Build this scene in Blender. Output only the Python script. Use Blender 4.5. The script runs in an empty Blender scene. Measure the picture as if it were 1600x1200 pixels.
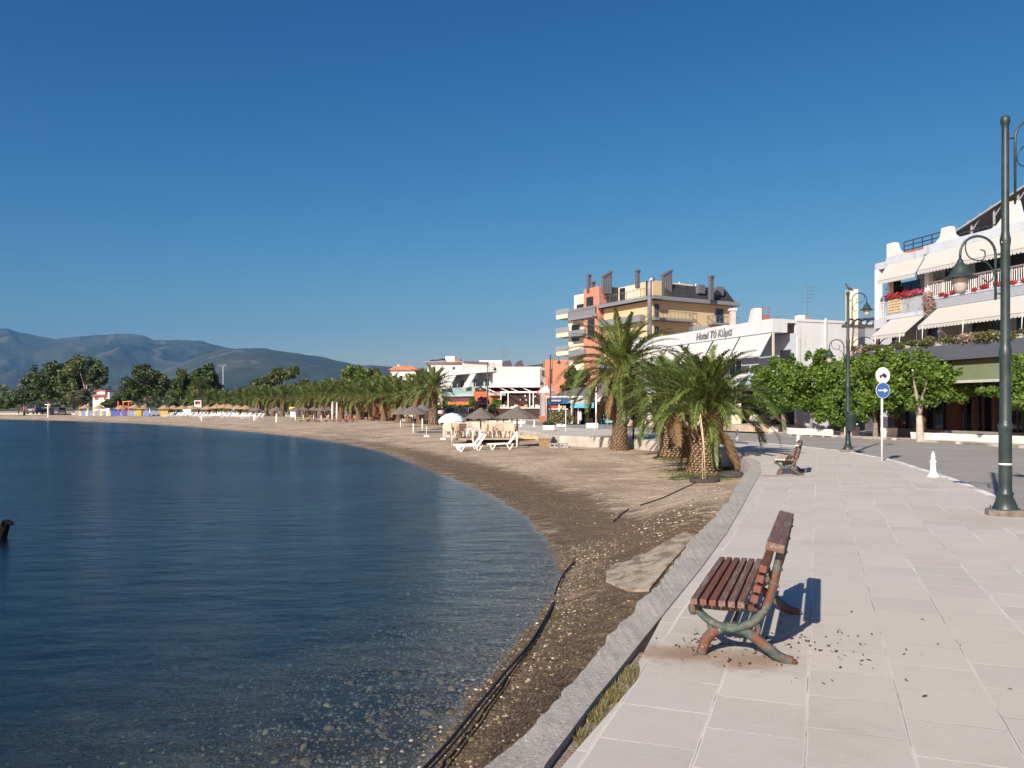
import bpy, math, random
import numpy as np
from mathutils import Vector, Matrix
R = math.radians
C = bpy.context.scene.collection
scene = bpy.context.scene
rng = np.random.default_rng(11)
random.seed(5)
pi = math.pi

# ------------------------------------------------------------ camera
F, EYE, CX, HY = 1280.0, 1.65, 800.0, 636.0
cam = bpy.data.cameras.new('camera')
cam.sensor_width = 36; cam.lens = 36 * F / 1600; cam.shift_y = 36 / 1600
cam.clip_start = 0.05; cam.clip_end = 40000
co = bpy.data.objects.new('camera', cam); co.location = (0, 0, EYE); co.rotation_euler = (pi / 2, 0, 0)
C.objects.link(co); scene.camera = co

# ------------------------------------------------------------ sky, sun, exposure
SUN_EL, SUN_AZ = R(30), R(209.5)
world = bpy.data.worlds.new('World'); scene.world = world; world.use_nodes = True
wn = world.node_tree.nodes; wl = world.node_tree.links
sky = wn.new('ShaderNodeTexSky'); sky.sky_type = 'NISHITA'; sky.sun_disc = False
sky.sun_elevation = SUN_EL; sky.sun_rotation = SUN_AZ
sky.air_density = 1.0; sky.dust_density = 0.6; sky.ozone_density = 3.0; sky.altitude = 0
wn['Background'].inputs[1].default_value = 0.10
ssep = wn.new('ShaderNodeSeparateColor'); scmb = wn.new('ShaderNodeCombineColor'); wl.new(sky.outputs[0], ssep.inputs[0])
for i, (pw, kf) in enumerate([(2.3, 1.28), (1.46, .65), (.97, .51)]):   # clear polarised summer sky: deeper blue overhead
    a_ = wn.new('ShaderNodeMath'); a_.operation = 'MULTIPLY'; a_.inputs[1].default_value = .10
    b_ = wn.new('ShaderNodeMath'); b_.operation = 'POWER'; b_.inputs[1].default_value = pw
    c_ = wn.new('ShaderNodeMath'); c_.operation = 'MULTIPLY'; c_.inputs[1].default_value = kf * 10
    wl.new(ssep.outputs[i], a_.inputs[0]); wl.new(a_.outputs[0], b_.inputs[0]); wl.new(b_.outputs[0], c_.inputs[0]); wl.new(c_.outputs[0], scmb.inputs[i])
wl.new(scmb.outputs[0], wn['Background'].inputs[0])
sl = bpy.data.lights.new('sun', 'SUN'); sl.energy = 4.3; sl.angle = R(0.55); sl.color = (1.0, 0.922, 0.82)
so = bpy.data.objects.new('sun', sl); C.objects.link(so)
ld = Vector((-math.sin(SUN_AZ) * math.cos(SUN_EL), -math.cos(SUN_AZ) * math.cos(SUN_EL), -math.sin(SUN_EL)))
so.rotation_euler = ld.to_track_quat('-Z', 'Y').to_euler()
scene.view_settings.view_transform = 'Standard'; scene.view_settings.look = 'None'
scene.view_settings.exposure = 0.78; scene.view_settings.gamma = 1.0
try:
    scene.cycles.max_bounces = 8; scene.cycles.transparent_max_bounces = 12
    scene.cycles.sample_clamp_indirect = 4; scene.cycles.use_denoising = True
    scene.cycles.volume_bounces = 0
except Exception: pass

# ------------------------------------------------------------ pixel helpers (photograph pixels -> world)
def W(px, D): return (px - CX) / F * D
def Zp(py, D): return EYE - (py - HY) / F * D
def G(px, py, z=0.0):
    D = (EYE - z) * F / (py - HY); return (W(px, D), D)

# ------------------------------------------------------------ materials
MATS = {}
def lin(c): return tuple(c) + (1.0,) if len(c) == 3 else c
def M(name, col, rough=0.8, var=0.12, scale=3.0, bump=0.0, bscale=30.0, metal=0.0, spec=0.4, dirt=None, dscale=1.2, dlo=0.5, dhi=0.62, stretch=None):
    if name in MATS: return MATS[name]
    m = bpy.data.materials.new(name); m.use_nodes = True
    n = m.node_tree.nodes; l = m.node_tree.links; b = n['Principled BSDF']
    b.inputs['Roughness'].default_value = rough; b.inputs['Metallic'].default_value = metal
    b.inputs['Specular IOR Level'].default_value = spec
    tc = n.new('ShaderNodeTexCoord'); src = tc.outputs['Object']
    if stretch:
        mp = n.new('ShaderNodeMapping'); mp.inputs['Scale'].default_value = stretch; l.new(src, mp.inputs[0]); src = mp.outputs[0]
    no = n.new('ShaderNodeTexNoise'); no.inputs['Scale'].default_value = scale; no.inputs['Detail'].default_value = 6
    l.new(src, no.inputs['Vector'])
    cr = n.new('ShaderNodeValToRGB'); cr.color_ramp.elements[0].position = .3; cr.color_ramp.elements[1].position = .7
    cr.color_ramp.elements[0].color = tuple(x * (1 - var) for x in col[:3]) + (1,)
    cr.color_ramp.elements[1].color = tuple(min(1, x * (1 + var)) for x in col[:3]) + (1,)
    l.new(no.outputs['Fac'], cr.inputs['Fac']); out = cr.outputs['Color']
    if dirt:
        n2 = n.new('ShaderNodeTexNoise'); n2.inputs['Scale'].default_value = dscale; n2.inputs['Detail'].default_value = 8
        l.new(src, n2.inputs['Vector'])
        c2 = n.new('ShaderNodeValToRGB'); c2.color_ramp.elements[0].position = dlo; c2.color_ramp.elements[1].position = dhi
        l.new(n2.outputs['Fac'], c2.inputs['Fac'])
        mx = n.new('ShaderNodeMixRGB'); mx.inputs[2].default_value = tuple(dirt) + (1,)
        l.new(c2.outputs['Color'], mx.inputs[0]); l.new(out, mx.inputs[1]); out = mx.outputs[0]
    l.new(out, b.inputs['Base Color'])
    if bump:
        n3 = n.new('ShaderNodeTexNoise'); n3.inputs['Scale'].default_value = bscale; n3.inputs['Detail'].default_value = 4
        l.new(src, n3.inputs['Vector'])
        bp = n.new('ShaderNodeBump'); bp.inputs['Strength'].default_value = bump; bp.inputs['Distance'].default_value = .02
        l.new(n3.outputs['Fac'], bp.inputs['Height']); l.new(bp.outputs[0], b.inputs['Normal'])
    MATS[name] = m; return m

def leafmat(name, c0, c1, trans=0.3, rough=0.55):
    if name in MATS: return MATS[name]
    m = bpy.data.materials.new(name); m.use_nodes = True
    n = m.node_tree.nodes; l = m.node_tree.links; b = n['Principled BSDF']
    ge = n.new('ShaderNodeNewGeometry')
    no = n.new('ShaderNodeTexNoise'); no.inputs['Scale'].default_value = .9
    tc = n.new('ShaderNodeTexCoord'); l.new(tc.outputs['Object'], no.inputs['Vector'])
    ma = n.new('ShaderNodeMath'); ma.operation = 'ADD'; ma.use_clamp = True
    m2 = n.new('ShaderNodeMath'); m2.operation = 'MULTIPLY_ADD'; m2.inputs[1].default_value = 1.4; m2.inputs[2].default_value = -.7
    l.new(no.outputs['Fac'], m2.inputs[0]); l.new(ge.outputs['Random Per Island'], ma.inputs[0]); l.new(m2.outputs[0], ma.inputs[1])
    cr = n.new('ShaderNodeValToRGB'); cr.color_ramp.elements[0].color = lin(c0); cr.color_ramp.elements[1].color = lin(c1)
    l.new(ma.outputs[0], cr.inputs[0]); l.new(cr.outputs[0], b.inputs['Base Color'])
    b.inputs['Roughness'].default_value = rough; b.inputs['Specular IOR Level'].default_value = .35
    tr = n.new('ShaderNodeBsdfTranslucent'); l.new(cr.outputs[0], tr.inputs[0])
    mx = n.new('ShaderNodeMixShader'); mx.inputs[0].default_value = trans
    l.new(b.outputs[0], mx.inputs[1]); l.new(tr.outputs[0], mx.inputs[2]); l.new(mx.outputs[0], n['Material Output'].inputs[0])
    MATS[name] = m; return m

def glassmat(name, col=(.02, .025, .03), rough=.06):
    if name in MATS: return MATS[name]
    m = M(name, col, rough=rough, var=.3, scale=.6, spec=.8); return m

WHITE = M('white_paint', (.72, .71, .68), .6, .06, 2, dirt=(.5, .47, .42), dlo=.6, dhi=.75)
WHITEP = M('white_plastic', (.78, .78, .76), .4, .04, 4)
CREAM = M('cream_render', (.62, .54, .40), .85, .05, 1)
GLASS = glassmat('dark_glass')
DARK = M('painted_interior_shade', (.018, .017, .017), .9, .3, 1)  # near-black colour stands in for the shade inside shopfronts and stalls
GREYM = M('grey_metal', (.12, .13, .15), .5, .1, 3)

# ------------------------------------------------------------ mesh builder
class MB:
    def __init__(s): s.v = []; s.f = []; s.m = []; s.s = []
    def add(s, vs, fs, mi=0, sm=False):
        o = len(s.v); s.v += [tuple(map(float, v)) for v in vs]
        for f in fs: s.f.append(tuple(o + i for i in f)); s.m.append(mi); s.s.append(sm)
        return s
    def box(s, x0, x1, y0, y1, z0, z1, mi=0):
        return s.add([(x0, y0, z0), (x1, y0, z0), (x1, y1, z0), (x0, y1, z0), (x0, y0, z1), (x1, y0, z1), (x1, y1, z1), (x0, y1, z1)],
              [(3, 2, 1, 0), (4, 5, 6, 7), (0, 1, 5, 4), (1, 2, 6, 5), (2, 3, 7, 6), (3, 0, 4, 7)], mi)
    def hexa(s, b, t, mi=0):  # bottom 4, top 4 corners
        return s.add(list(b) + list(t), [(3, 2, 1, 0), (4, 5, 6, 7), (0, 1, 5, 4), (1, 2, 6, 5), (2, 3, 7, 6), (3, 0, 4, 7)], mi)
    def slab(s, pts, th, mi=0):  # planar quad given thickness along its normal
        p = [Vector(q) for q in pts]; n = (p[1] - p[0]).cross(p[-1] - p[0]).normalized() * th
        k = len(p); vs = [tuple(q) for q in p] + [tuple(q - n) for q in p]
        fs = [tuple(range(k)), tuple(range(2 * k - 1, k - 1, -1))] + [(i, i + k, (i + 1) % k + k, (i + 1) % k) for i in range(k)]
        return s.add(vs, fs, mi)
    def prism(s, poly, z0, z1, mi=0):
        k = len(poly)
        a = sum(poly[i][0] * poly[(i + 1) % k][1] - poly[(i + 1) % k][0] * poly[i][1] for i in range(k))
        if a < 0: poly = poly[::-1]
        vs = [(x, y, z0) for x, y in poly] + [(x, y, z1) for x, y in poly]
        fs = [tuple(range(k - 1, -1, -1)), tuple(range(k, 2 * k))] + [(i, (i + 1) % k, (i + 1) % k + k, i + k) for i in range(k)]
        return s.add(vs, fs, mi)
    def extr(s, poly, y0, y1, mi=0):  # polygon in x-z extruded along y
        k = len(poly); vs = [(x, y0, z) for x, z in poly] + [(x, y1, z) for x, z in poly]
        fs = [tuple(range(k)), tuple(range(2 * k - 1, k - 1, -1))] + [(i, i + k, (i + 1) % k + k, (i + 1) % k) for i in range(k)]
        return s.add(vs, fs, mi)
    def tube(s, pts, r, n=8, mi=0, sm=True, ph=0.0, sx=1.0):
        P = [Vector(p) for p in pts]; K = len(P)
        rr = [r] * K if not hasattr(r, '__len__') else list(r)
        T = [(P[min(i + 1, K - 1)] - P[max(i - 1, 0)]).normalized() for i in range(K)]
        up = Vector((0, 0, 1)) if abs(T[0].z) < .9 else Vector((0, 1, 0))
        N = (up - T[0] * up.dot(T[0])).normalized(); vs = []
        for i in range(K):
            N = (N - T[i] * N.dot(T[i])).normalized(); B = T[i].cross(N)
            for j in range(n):
                a = 2 * pi * j / n + ph
                vs.append(tuple(P[i] + (N * math.cos(a) + B * math.sin(a) * sx) * rr[i]))
        fs = [(i * n + j, i * n + (j + 1) % n, (i + 1) * n + (j + 1) % n, (i + 1) * n + j) for i in range(K - 1) for j in range(n)]
        fs += [tuple(range(n - 1, -1, -1)), tuple(range((K - 1) * n, K * n))]
        return s.add(vs, fs, mi, sm)
    def bar(s, a, b, w, mi=0): return s.tube([a, b], w * .7071, 4, mi, False, pi / 4)
    def lathe(s, prof, n=16, o=(0, 0, 0), mi=0, sm=True, sq=1.0):
        vs = []; K = len(prof)
        for r, z in prof:
            for j in range(n):
                a = 2 * pi * (j + .5) / n; vs.append((o[0] + r * math.cos(a), o[1] + r * math.sin(a) * sq, o[2] + z))
        fs = [(i * n + j, i * n + (j + 1) % n, (i + 1) * n + (j + 1) % n, (i + 1) * n + j) for i in range(K - 1) for j in range(n)]
        fs += [tuple(range(n - 1, -1, -1)), tuple(range((K - 1) * n, K * n))]
        return s.add(vs, fs, mi, sm)
    def ball(s, c, r, n=10, mi=0, sc=(1, 1, 1)):
        vs = []; K = n // 2 + 1
        for i in range(1, K):
            t = pi * i / K
            for j in range(n):
                a = 2 * pi * j / n
                vs.append((c[0] + r * sc[0] * math.sin(t) * math.cos(a), c[1] + r * sc[1] * math.sin(t) * math.sin(a), c[2] + r * sc[2] * math.cos(t)))
        vs += [(c[0], c[1], c[2] + r * sc[2]), (c[0], c[1], c[2] - r * sc[2])]
        fs = [(i * n + j, (i + 1) * n + j, (i + 1) * n + (j + 1) % n, i * n + (j + 1) % n) for i in range(K - 2) for j in range(n)]
        t, b = len(vs) - 2, len(vs) - 1
        fs += [(t, j, (j + 1) % n) for j in range(n)] + [(b, (K - 2) * n + (j + 1) % n, (K - 2) * n + j) for j in range(n)]
        return s.add(vs, fs, mi, True)
    def xf(s, mat, start=0):
        for i in range(start, len(s.v)): s.v[i] = tuple(mat @ Vector(s.v[i]))
        return s
    def build(s, name, mats, parent=None, bev=0.0, loc=None):
        me = bpy.data.meshes.new(name); me.from_pydata(s.v, [], s.f)
        if not isinstance(mats, (list, tuple)): mats = [mats]
        for m in mats: me.materials.append(m)
        me.polygons.foreach_set('material_index', s.m); me.polygons.foreach_set('use_smooth', s.s); me.update()
        o = bpy.data.objects.new(name, me); C.objects.link(o)
        if parent: o.parent = parent
        if loc: o.location = loc
        if bev:
            b = o.modifiers.new('bevel', 'BEVEL'); b.width = bev; b.segments = 2; b.limit_method = 'ANGLE'
        return o

def fastmesh(name, V, k, mats, parent=None, mi=None, smooth=False):
    n = len(V); nf = n // k
    me = bpy.data.meshes.new(name); me.vertices.add(n); me.vertices.foreach_set('co', np.asarray(V, np.float32).ravel())
    me.loops.add(n); me.loops.foreach_set('vertex_index', np.arange(n, dtype=np.int32))
    me.polygons.add(nf); me.polygons.foreach_set('loop_start', np.arange(0, n, k, dtype=np.int32))
    me.polygons.foreach_set('loop_total', np.full(nf, k, np.int32))
    if not isinstance(mats, (list, tuple)): mats = [mats]
    for m in mats: me.materials.append(m)
    if mi is not None: me.polygons.foreach_set('material_index', np.asarray(mi, np.int32))
    me.update(calc_edges=True)
    o = bpy.data.objects.new(name, me); C.objects.link(o)
    if parent: o.parent = parent
    return o

def tag(o, label=None, cat=None, group=None, kind=None):
    if label: o['label'] = label
    if cat: o['category'] = cat
    if group: o['group'] = group
    if kind: o['kind'] = kind
    return o
def thing(name, label, cat, loc=(0, 0, 0), rz=0.0, group=None, sc=None):
    o = bpy.data.objects.new(name, None); C.objects.link(o); o.empty_display_size = .2
    o.location = loc; o.rotation_euler = (0, 0, rz)
    if sc: o.scale = (sc, sc, sc)
    return tag(o, label, cat, group)
def dup(root, loc, rz=0.0, label=None, group=None, sc=None):
    def cp(o, par):
        c = o.copy(); C.objects.link(c)
        if par: c.parent = par
        for ch in [x for x in KIDS[o.name]] if o.name in KIDS else []: cp(ch, c)
        return c
    global KIDS
    KIDS = {}
    def walk(o):
        ch = list(o.children); KIDS[o.name] = ch
        for c in ch: walk(c)
    walk(root)
    r = cp(root, None); r.location = loc; r.rotation_euler = (0, 0, rz)
    if sc: r.scale = (sc, sc, sc)
    if label: r['label'] = label
    if group: r['group'] = group
    return r
ORD = ['first', 'second', 'third', 'fourth', 'fifth', 'sixth', 'seventh', 'eighth', 'ninth', 'tenth', 'eleventh', 'twelfth', 'thirteenth', 'fourteenth', 'fifteenth',
       'sixteenth', 'seventeenth', 'eighteenth', 'nineteenth', 'twentieth', 'twenty-first', 'twenty-second', 'twenty-third', 'twenty-fourth', 'twenty-fifth', 'twenty-sixth', 'twenty-seventh', 'twenty-eighth', 'twenty-ninth', 'thirtieth', 'thirty-first', 'thirty-second']

# ------------------------------------------------------------ plan of the place
SHORE = [(-900, 300), (-400, 215), (-250, 196)] + [G(a, b, -1) for a, b in
    [(-60, 653.5), (0, 655.3), (100, 657.6), (200, 661), (300, 667), (400, 676), (470, 683), (540, 693), (600, 707), (625, 716), (680, 738), (760, 770), (820, 805), (862, 850), (880, 890), (878, 930), (850, 968), (812, 1010), (770, 1060), (720, 1115), (670, 1200)]] + [(-.9, 4.2), (-1.9, 2), (-3.6, -2), (-8, -14)]
WALL = [(-4.2, -8), G(600, 1500)] + [G(a, b) for a, b in [(752, 1198), (840, 1120), (888, 1068), (936, 1010), (976, 966), (1048, 890), (1082, 841), (1135, 785), (1156, 755), (1172, 724)]] + \
       [G(1154, 709.5), G(1120, 702), G(1080, 694.5), G(1040, 690), G(980, 685.5), G(925, 683), G(868, 680.5), G(840, 675), G(800, 670), G(740, 662.5), G(690, 658.5), G(640, 655), G(560, 651.5), (-44, 168), (-75, 190), (-120, 215), (-300, 240)]
KERB = [(2.0, -8), (5.0, -1), (7.2, 5.5)] + [G(a, b) for a, b in [(1720, 870), (1640, 815), (1600, 796), (1560, 776), (1500, 751), (1450, 735), (1400, 719.5), (1325, 705), (1250, 697), (1152, 688), (1050, 679), (960, 672), (905, 669.5), (860, 667), (800, 661.5), (740, 657.3), (640, 652), (590, 650)]] + [(-50, 176), (-80, 197), (-125, 222), (-300, 248)]
FARK = [(12, -10), (14.5, 0), (17.5, 12), (20.4, 25)] + [G(a, b, -.1) for a, b in [(1640, 704), (1600, 700.5), (1500, 694), (1400, 688), (1300, 683), (1200, 677.5), (1130, 671.5), (1000, 663.5), (900, 659.5), (800, 655.8), (700, 652)]] + [(-27, 165), (-50, 184), (-80, 204), (-125, 229), (-300, 255)]

def seg_dist(X, Y, pl):
    d = np.full(X.shape, 1e9); sg = np.ones(X.shape)
    for (ax, ay), (bx, by) in zip(pl[:-1], pl[1:]):
        dx, dy = bx - ax, by - ay; L = dx * dx + dy * dy + 1e-9
        t = np.clip(((X - ax) * dx + (Y - ay) * dy) / L, 0, 1)
        e = np.hypot(X - ax - t * dx, Y - ay - t * dy); m = e < d
        c = dx * (Y - ay) - dy * (X - ax)
        d = np.where(m, e, d); sg = np.where(m, np.sign(c), sg)
    return d, sg
def inpoly(X, Y, P):
    ins = np.zeros(X.shape, bool); j = len(P) - 1
    for i in range(len(P)):
        xi, yi = P[i]; xj, yj = P[j]
        c = ((yi > Y) != (yj > Y)) & (X < (xj - xi) * (Y - yi) / ((yj - yi) if yj != yi else 1e-9) + xi)
        ins ^= c; j = i
    return ins
LANDP = SHORE + [(60, -20), (900, -20), (900, 900), (-900, 900)]
TOWNP = WALL + [(-300, 330), (200, 330), (200, -30)]
def vnoise(X, Y, s, seed=0):
    x = X / s + seed * 17.3; y = Y / s + seed * 7.7
    xi = np.floor(x); yi = np.floor(y); fx = x - xi; fy = y - yi
    fx = fx * fx * (3 - 2 * fx); fy = fy * fy * (3 - 2 * fy)
    h = lambda a, b: np.modf(np.abs(np.sin(a * 127.1 + b * 311.7 + seed * 3.1) * 43758.5453))[0]
    return (h(xi, yi) * (1 - fx) + h(xi + 1, yi) * fx) * (1 - fy) + (h(xi, yi + 1) * (1 - fx) + h(xi + 1, yi + 1) * fx) * fy
def terr(X, Y, raw=False):
    X = np.asarray(X, float); Y = np.asarray(Y, float)
    d, _ = seg_dist(X, Y, SHORE); land = inpoly(X, Y, LANDP)
    rag = (vnoise(X, Y, 1.1, 1) - .5) * .5 + (vnoise(X, Y, 3.5, 2) - .5) * .9
    ds = np.where(land, d, -d) + rag * np.clip(d, 0.0, 1.5) * .4
    z = np.where(ds > 0, -1 + .62 * (1 - np.exp(-ds / 9.)) + .24 * (1 - np.exp(-ds / 45.)) , -1 - 2.6 * (1 - np.exp(ds / 30.)) - .02 * np.minimum(-ds, 3))
    dw, _ = seg_dist(X, Y, WALL)
    ramp = np.clip((Y - 7.5) / 6, 0, 1) * np.clip((24 - Y) / 7, 0, 1)
    z = np.where(ds > 0, z + (-.05 - z) * ramp * np.exp(-(dw / 1.6) ** 2), z)
    fr = np.clip((50 - Y) / 25, 0, 1)
    z = z + np.where(ds > .2, (vnoise(X, Y, .8, 3) - .5) * .05 + (vnoise(X, Y, 4, 4) - .5) * .12 * np.clip(ds / 4, 0, 1) + (vnoise(X, Y, .25, 5) - .5) * .02, (vnoise(X, Y, .35, 6) - .5) * .06 * np.clip(-ds * 2, 0.3, 1))
    if not raw: z = np.where(inpoly(X, Y, TOWNP), np.minimum(z, -.5), z)
    return z, ds
def gz(x, y): return float(terr(np.array([x]), np.array([y]))[0][0])
def S(px, py):  # point of the beach seen at a pixel of the photograph
    D = np.geomspace(4, 260, 900); X = W(px, D); z, _ = terr(X, D)
    k = np.argmax(Zp(py, D) <= z); return (float(X[k]), float(D[k]), float(z[k]))
# ============================================================ GROUND (one sheet to the horizon)
def gridmesh(name, X, Y, Z, mat, attrs=None, smooth=True):
    r, c = X.shape; me = bpy.data.meshes.new(name)
    me.vertices.add(r * c); me.vertices.foreach_set('co', np.stack([X, Y, Z], -1).astype(np.float32).ravel())
    i = np.arange(r * c).reshape(r, c)
    q = np.stack([i[:-1, :-1], i[:-1, 1:], i[1:, 1:], i[1:, :-1]], -1).reshape(-1, 4); nf = len(q)
    me.loops.add(nf * 4); me.loops.foreach_set('vertex_index', q.astype(np.int32).ravel())
    me.polygons.add(nf); me.polygons.foreach_set('loop_start', np.arange(0, nf * 4, 4, dtype=np.int32)); me.polygons.foreach_set('loop_total', np.full(nf, 4, np.int32))
    me.polygons.foreach_set('use_smooth', np.ones(nf, bool)); me.materials.append(mat); me.update(calc_edges=True)
    for k, a in (attrs or {}).items():
        at = me.attributes.new(k, 'FLOAT', 'POINT'); at.data.foreach_set('value', a.astype(np.float32).ravel())
    o = bpy.data.objects.new(name, me); C.objects.link(o); return o

class NT:  # tiny node helper
    def __init__(s, name):
        s.m = bpy.data.materials.new(name); s.m.use_nodes = True; s.n = s.m.node_tree.nodes; s.l = s.m.node_tree.links; s.b = s.n['Principled BSDF']
        s.pos = s.n.new('ShaderNodeNewGeometry').outputs['Position']
    def noise(s, sc, det=6, rough=.55, vec=None, dist=0):
        x = s.n.new('ShaderNodeTexNoise'); x.inputs['Scale'].default_value = sc; x.inputs['Detail'].default_value = det; x.inputs['Roughness'].default_value = rough; x.inputs['Distortion'].default_value = dist
        s.l.new(vec or s.pos, x.inputs['Vector']); return x.outputs['Fac']
    def ramp(s, f, p0, c0, p1, c1):
        x = s.n.new('ShaderNodeValToRGB'); e = x.color_ramp.elements; e[0].position = p0; e[1].position = p1; e[0].color = lin(c0); e[1].color = lin(c1); s.l.new(f, x.inputs[0]); return x.outputs[0]
    def step(s, f, a, b): return s.ramp(f, a, (0, 0, 0), b, (1, 1, 1))
    def mix(s, f, a, b):
        x = s.n.new('ShaderNodeMixRGB')
        for k, v in ((0, f), (1, a), (2, b)):
            if isinstance(v, (int, float)): x.inputs[k].default_value = v
            elif isinstance(v, tuple): x.inputs[k].default_value = lin(v)
            else: s.l.new(v, x.inputs[k])
        return x.outputs[0]
    def math(s, op, a, b=None, c=None, clamp=False):
        x = s.n.new('ShaderNodeMath'); x.operation = op; x.use_clamp = clamp
        for k, v in enumerate((a, b, c)):
            if v is None: continue
            if isinstance(v, (int, float)): x.inputs[k].default_value = v
            else: s.l.new(v, x.inputs[k])
        return x.outputs[0]
    def attr(s, nm):
        x = s.n.new('ShaderNodeAttribute'); x.attribute_name = nm; return x.outputs['Fac']
    def bump(s, h, st, dist=.02, nrm=None):
        x = s.n.new('ShaderNodeBump'); x.inputs['Strength'].default_value = st; x.inputs['Distance'].default_value = dist; s.l.new(h, x.inputs['Height'])
        if nrm: s.l.new(nrm, x.inputs['Normal'])
        return x.outputs[0]
    def vor(s, sc, feat='F1', out='Distance', vec=None):
        x = s.n.new('ShaderNodeTexVoronoi'); x.inputs['Scale'].default_value = sc; x.feature = feat; s.l.new(vec or s.pos, x.inputs['Vector']); return x.outputs[out]
    def mapping(s, rot=0, scale=(1, 1, 1), loc=(0, 0, 0)):
        x = s.n.new('ShaderNodeMapping'); x.inputs['Rotation'].default_value = (0, 0, rot); x.inputs['Scale'].default_value = scale; x.inputs['Location'].default_value = loc
        s.l.new(s.pos, x.inputs[0]); return x.outputs[0]
    def fin(s, col, nrm=None, rough=None):
        s.l.new(col, s.b.inputs['Base Color'])
        if nrm: s.l.new(nrm, s.b.inputs['Normal'])
        if rough is not None:
            if isinstance(rough, (int, float)): s.b.inputs['Roughness'].default_value = rough
            else: s.l.new(rough, s.b.inputs['Roughness'])
        return s.m

g = NT('ground_sand')
sand = g.mix(g.step(g.noise(1.3, 8), .35, .65), (.42, .32, .225), (.55, .435, .325))
sand = g.mix(g.step(g.noise(.35, 5), .45, .62), sand, (.34, .26, .185))
peb = g.vor(22, out='Distance'); pc = g.vor(22, out='Color')
sh = g.n.new('ShaderNodeSeparateColor'); g.l.new(pc, sh.inputs[0])
few = g.step(sh.outputs[0], .88, .89); few = g.mix(g.step(peb, .20, .27), few, (0, 0, 0))
few = g.mix(g.step(g.noise(.45, 3), .42, .6), (0, 0, 0), few)
sand = g.mix(few, sand, (.56, .48, .38))
dk = g.step(g.noise(9, 10, .7), .60, .66); sand = g.mix(g.math('MULTIPLY', dk, .6), sand, (.10, .072, .048))
wr = g.math('ADD', g.attr('wrack'), g.math('MULTIPLY_ADD', g.noise(1.6, 10, .68, g.mapping(R(-60), (1, 2.6, 1)), 1.2), 2.0, -1.0))
wrm = g.step(wr, .32, .66)
wcol = g.mix(g.step(g.noise(30, 8, .75), .38, .6), (.075, .05, .032), (.24, .172, .11))
wcol = g.mix(g.step(g.noise(60, 4, .7), .62, .72), wcol, (.30, .24, .17))
col = g.mix(wrm, sand, wcol)
gr = g.step(g.math('ADD', g.attr('grass'), g.math('MULTIPLY_ADD', g.noise(3.2, 9, .7), 1.6, -.8)), .4, .62)
col = g.mix(gr, col, g.mix(g.step(g.noise(22, 6, .7), .4, .6), (.05, .07, .015), (.14, .15, .05)))
bedc = g.mix(g.step(g.noise(26, 8, .75), .36, .66), (.022, .019, .012), (.15, .115, .062))
bedc = g.mix(g.step(g.noise(.5, 6), .4, .6), bedc, (.028, .028, .02))
col = g.mix(g.attr('bed'), col, bedc)
wet = g.attr('wet'); col = g.mix(g.math('MULTIPLY', wet, .55), col, (.05, .036, .024))
far = g.attr('far'); col = g.mix(far, col, g.mix(g.step(g.noise(.02, 6), .4, .6), (.06, .075, .03), (.17, .15, .09)))
h = g.math('ADD', g.noise(14, 8, .7), g.math('MULTIPLY', g.noise(60, 3, .6), .5))
nb = g.bump(h, .8, .05, g.bump(g.noise(2.6, 4, .6), .7, .22))
GROUNDM = g.fin(col, nb, .95); g.b.inputs['Specular IOR Level'].default_value = .15

ang = np.radians(np.linspace(-68, 62, 470)); rad = np.concatenate([np.geomspace(3.0, 60, 330)[:-1], np.geomspace(60, 400, 110)[:-1], np.geomspace(400, 14000, 50)])
A, RR = np.meshgrid(ang, rad); X = RR * np.sin(A) * 1.0; Y = -4 + RR * np.cos(A)
Z, ds = terr(X, Y)
Z = np.where(RR > 380, np.minimum(Z, -.1) * 0 - .12, Z)
land = ds > 0
near = np.clip((75 - Y) / 45, 0, 1)
wrack = np.where(land, np.exp(-((ds - 1.2) / 1.5) ** 2) * (.40 + .45 * near) + .10 * near * np.exp(-((ds - 4.0) / 3.0) ** 2), 0)
wrack += np.where(land & (Y < 10), .42, 0)
wrack += np.where(land, .25 * np.exp(-((ds - 9) / 1.2) ** 2) * near + .5 * np.exp(-((ds - 3.6) / .6) ** 2) * (1 - near), 0)
gd = np.full(X.shape, -1.0)
for px, py, r in [(968, 700, 1.3), (1052, 713, 1.6), (1098, 738, 2.2), (1140, 733, 1.5), (1010, 700, 1.2), (880, 693, 1.0), (905, 700, .8), (1080, 728, 2.0)]:
    gx, gy = G(px, py, -.45); gd = np.maximum(gd, 1 - np.hypot(X - gx, Y - gy) / r)
gd = np.maximum(gd, np.clip((ds - 24) / 25, 0, 1) * .5 * (Y > 75)); gd = np.where(land, np.maximum(gd, 0), 0)
bed = np.clip(-ds / .25 + .5, 0, 1); wet = np.where(land, np.exp(-ds / .45), 1) * (1 - bed)
farA = np.clip((Y - 205) / 30, 0, 1)
ground = tag(gridmesh('ground', X, Y, Z, GROUNDM, dict(wrack=wrack, grass=gd, bed=bed, wet=wet, far=farA)), kind='structure')

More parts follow.
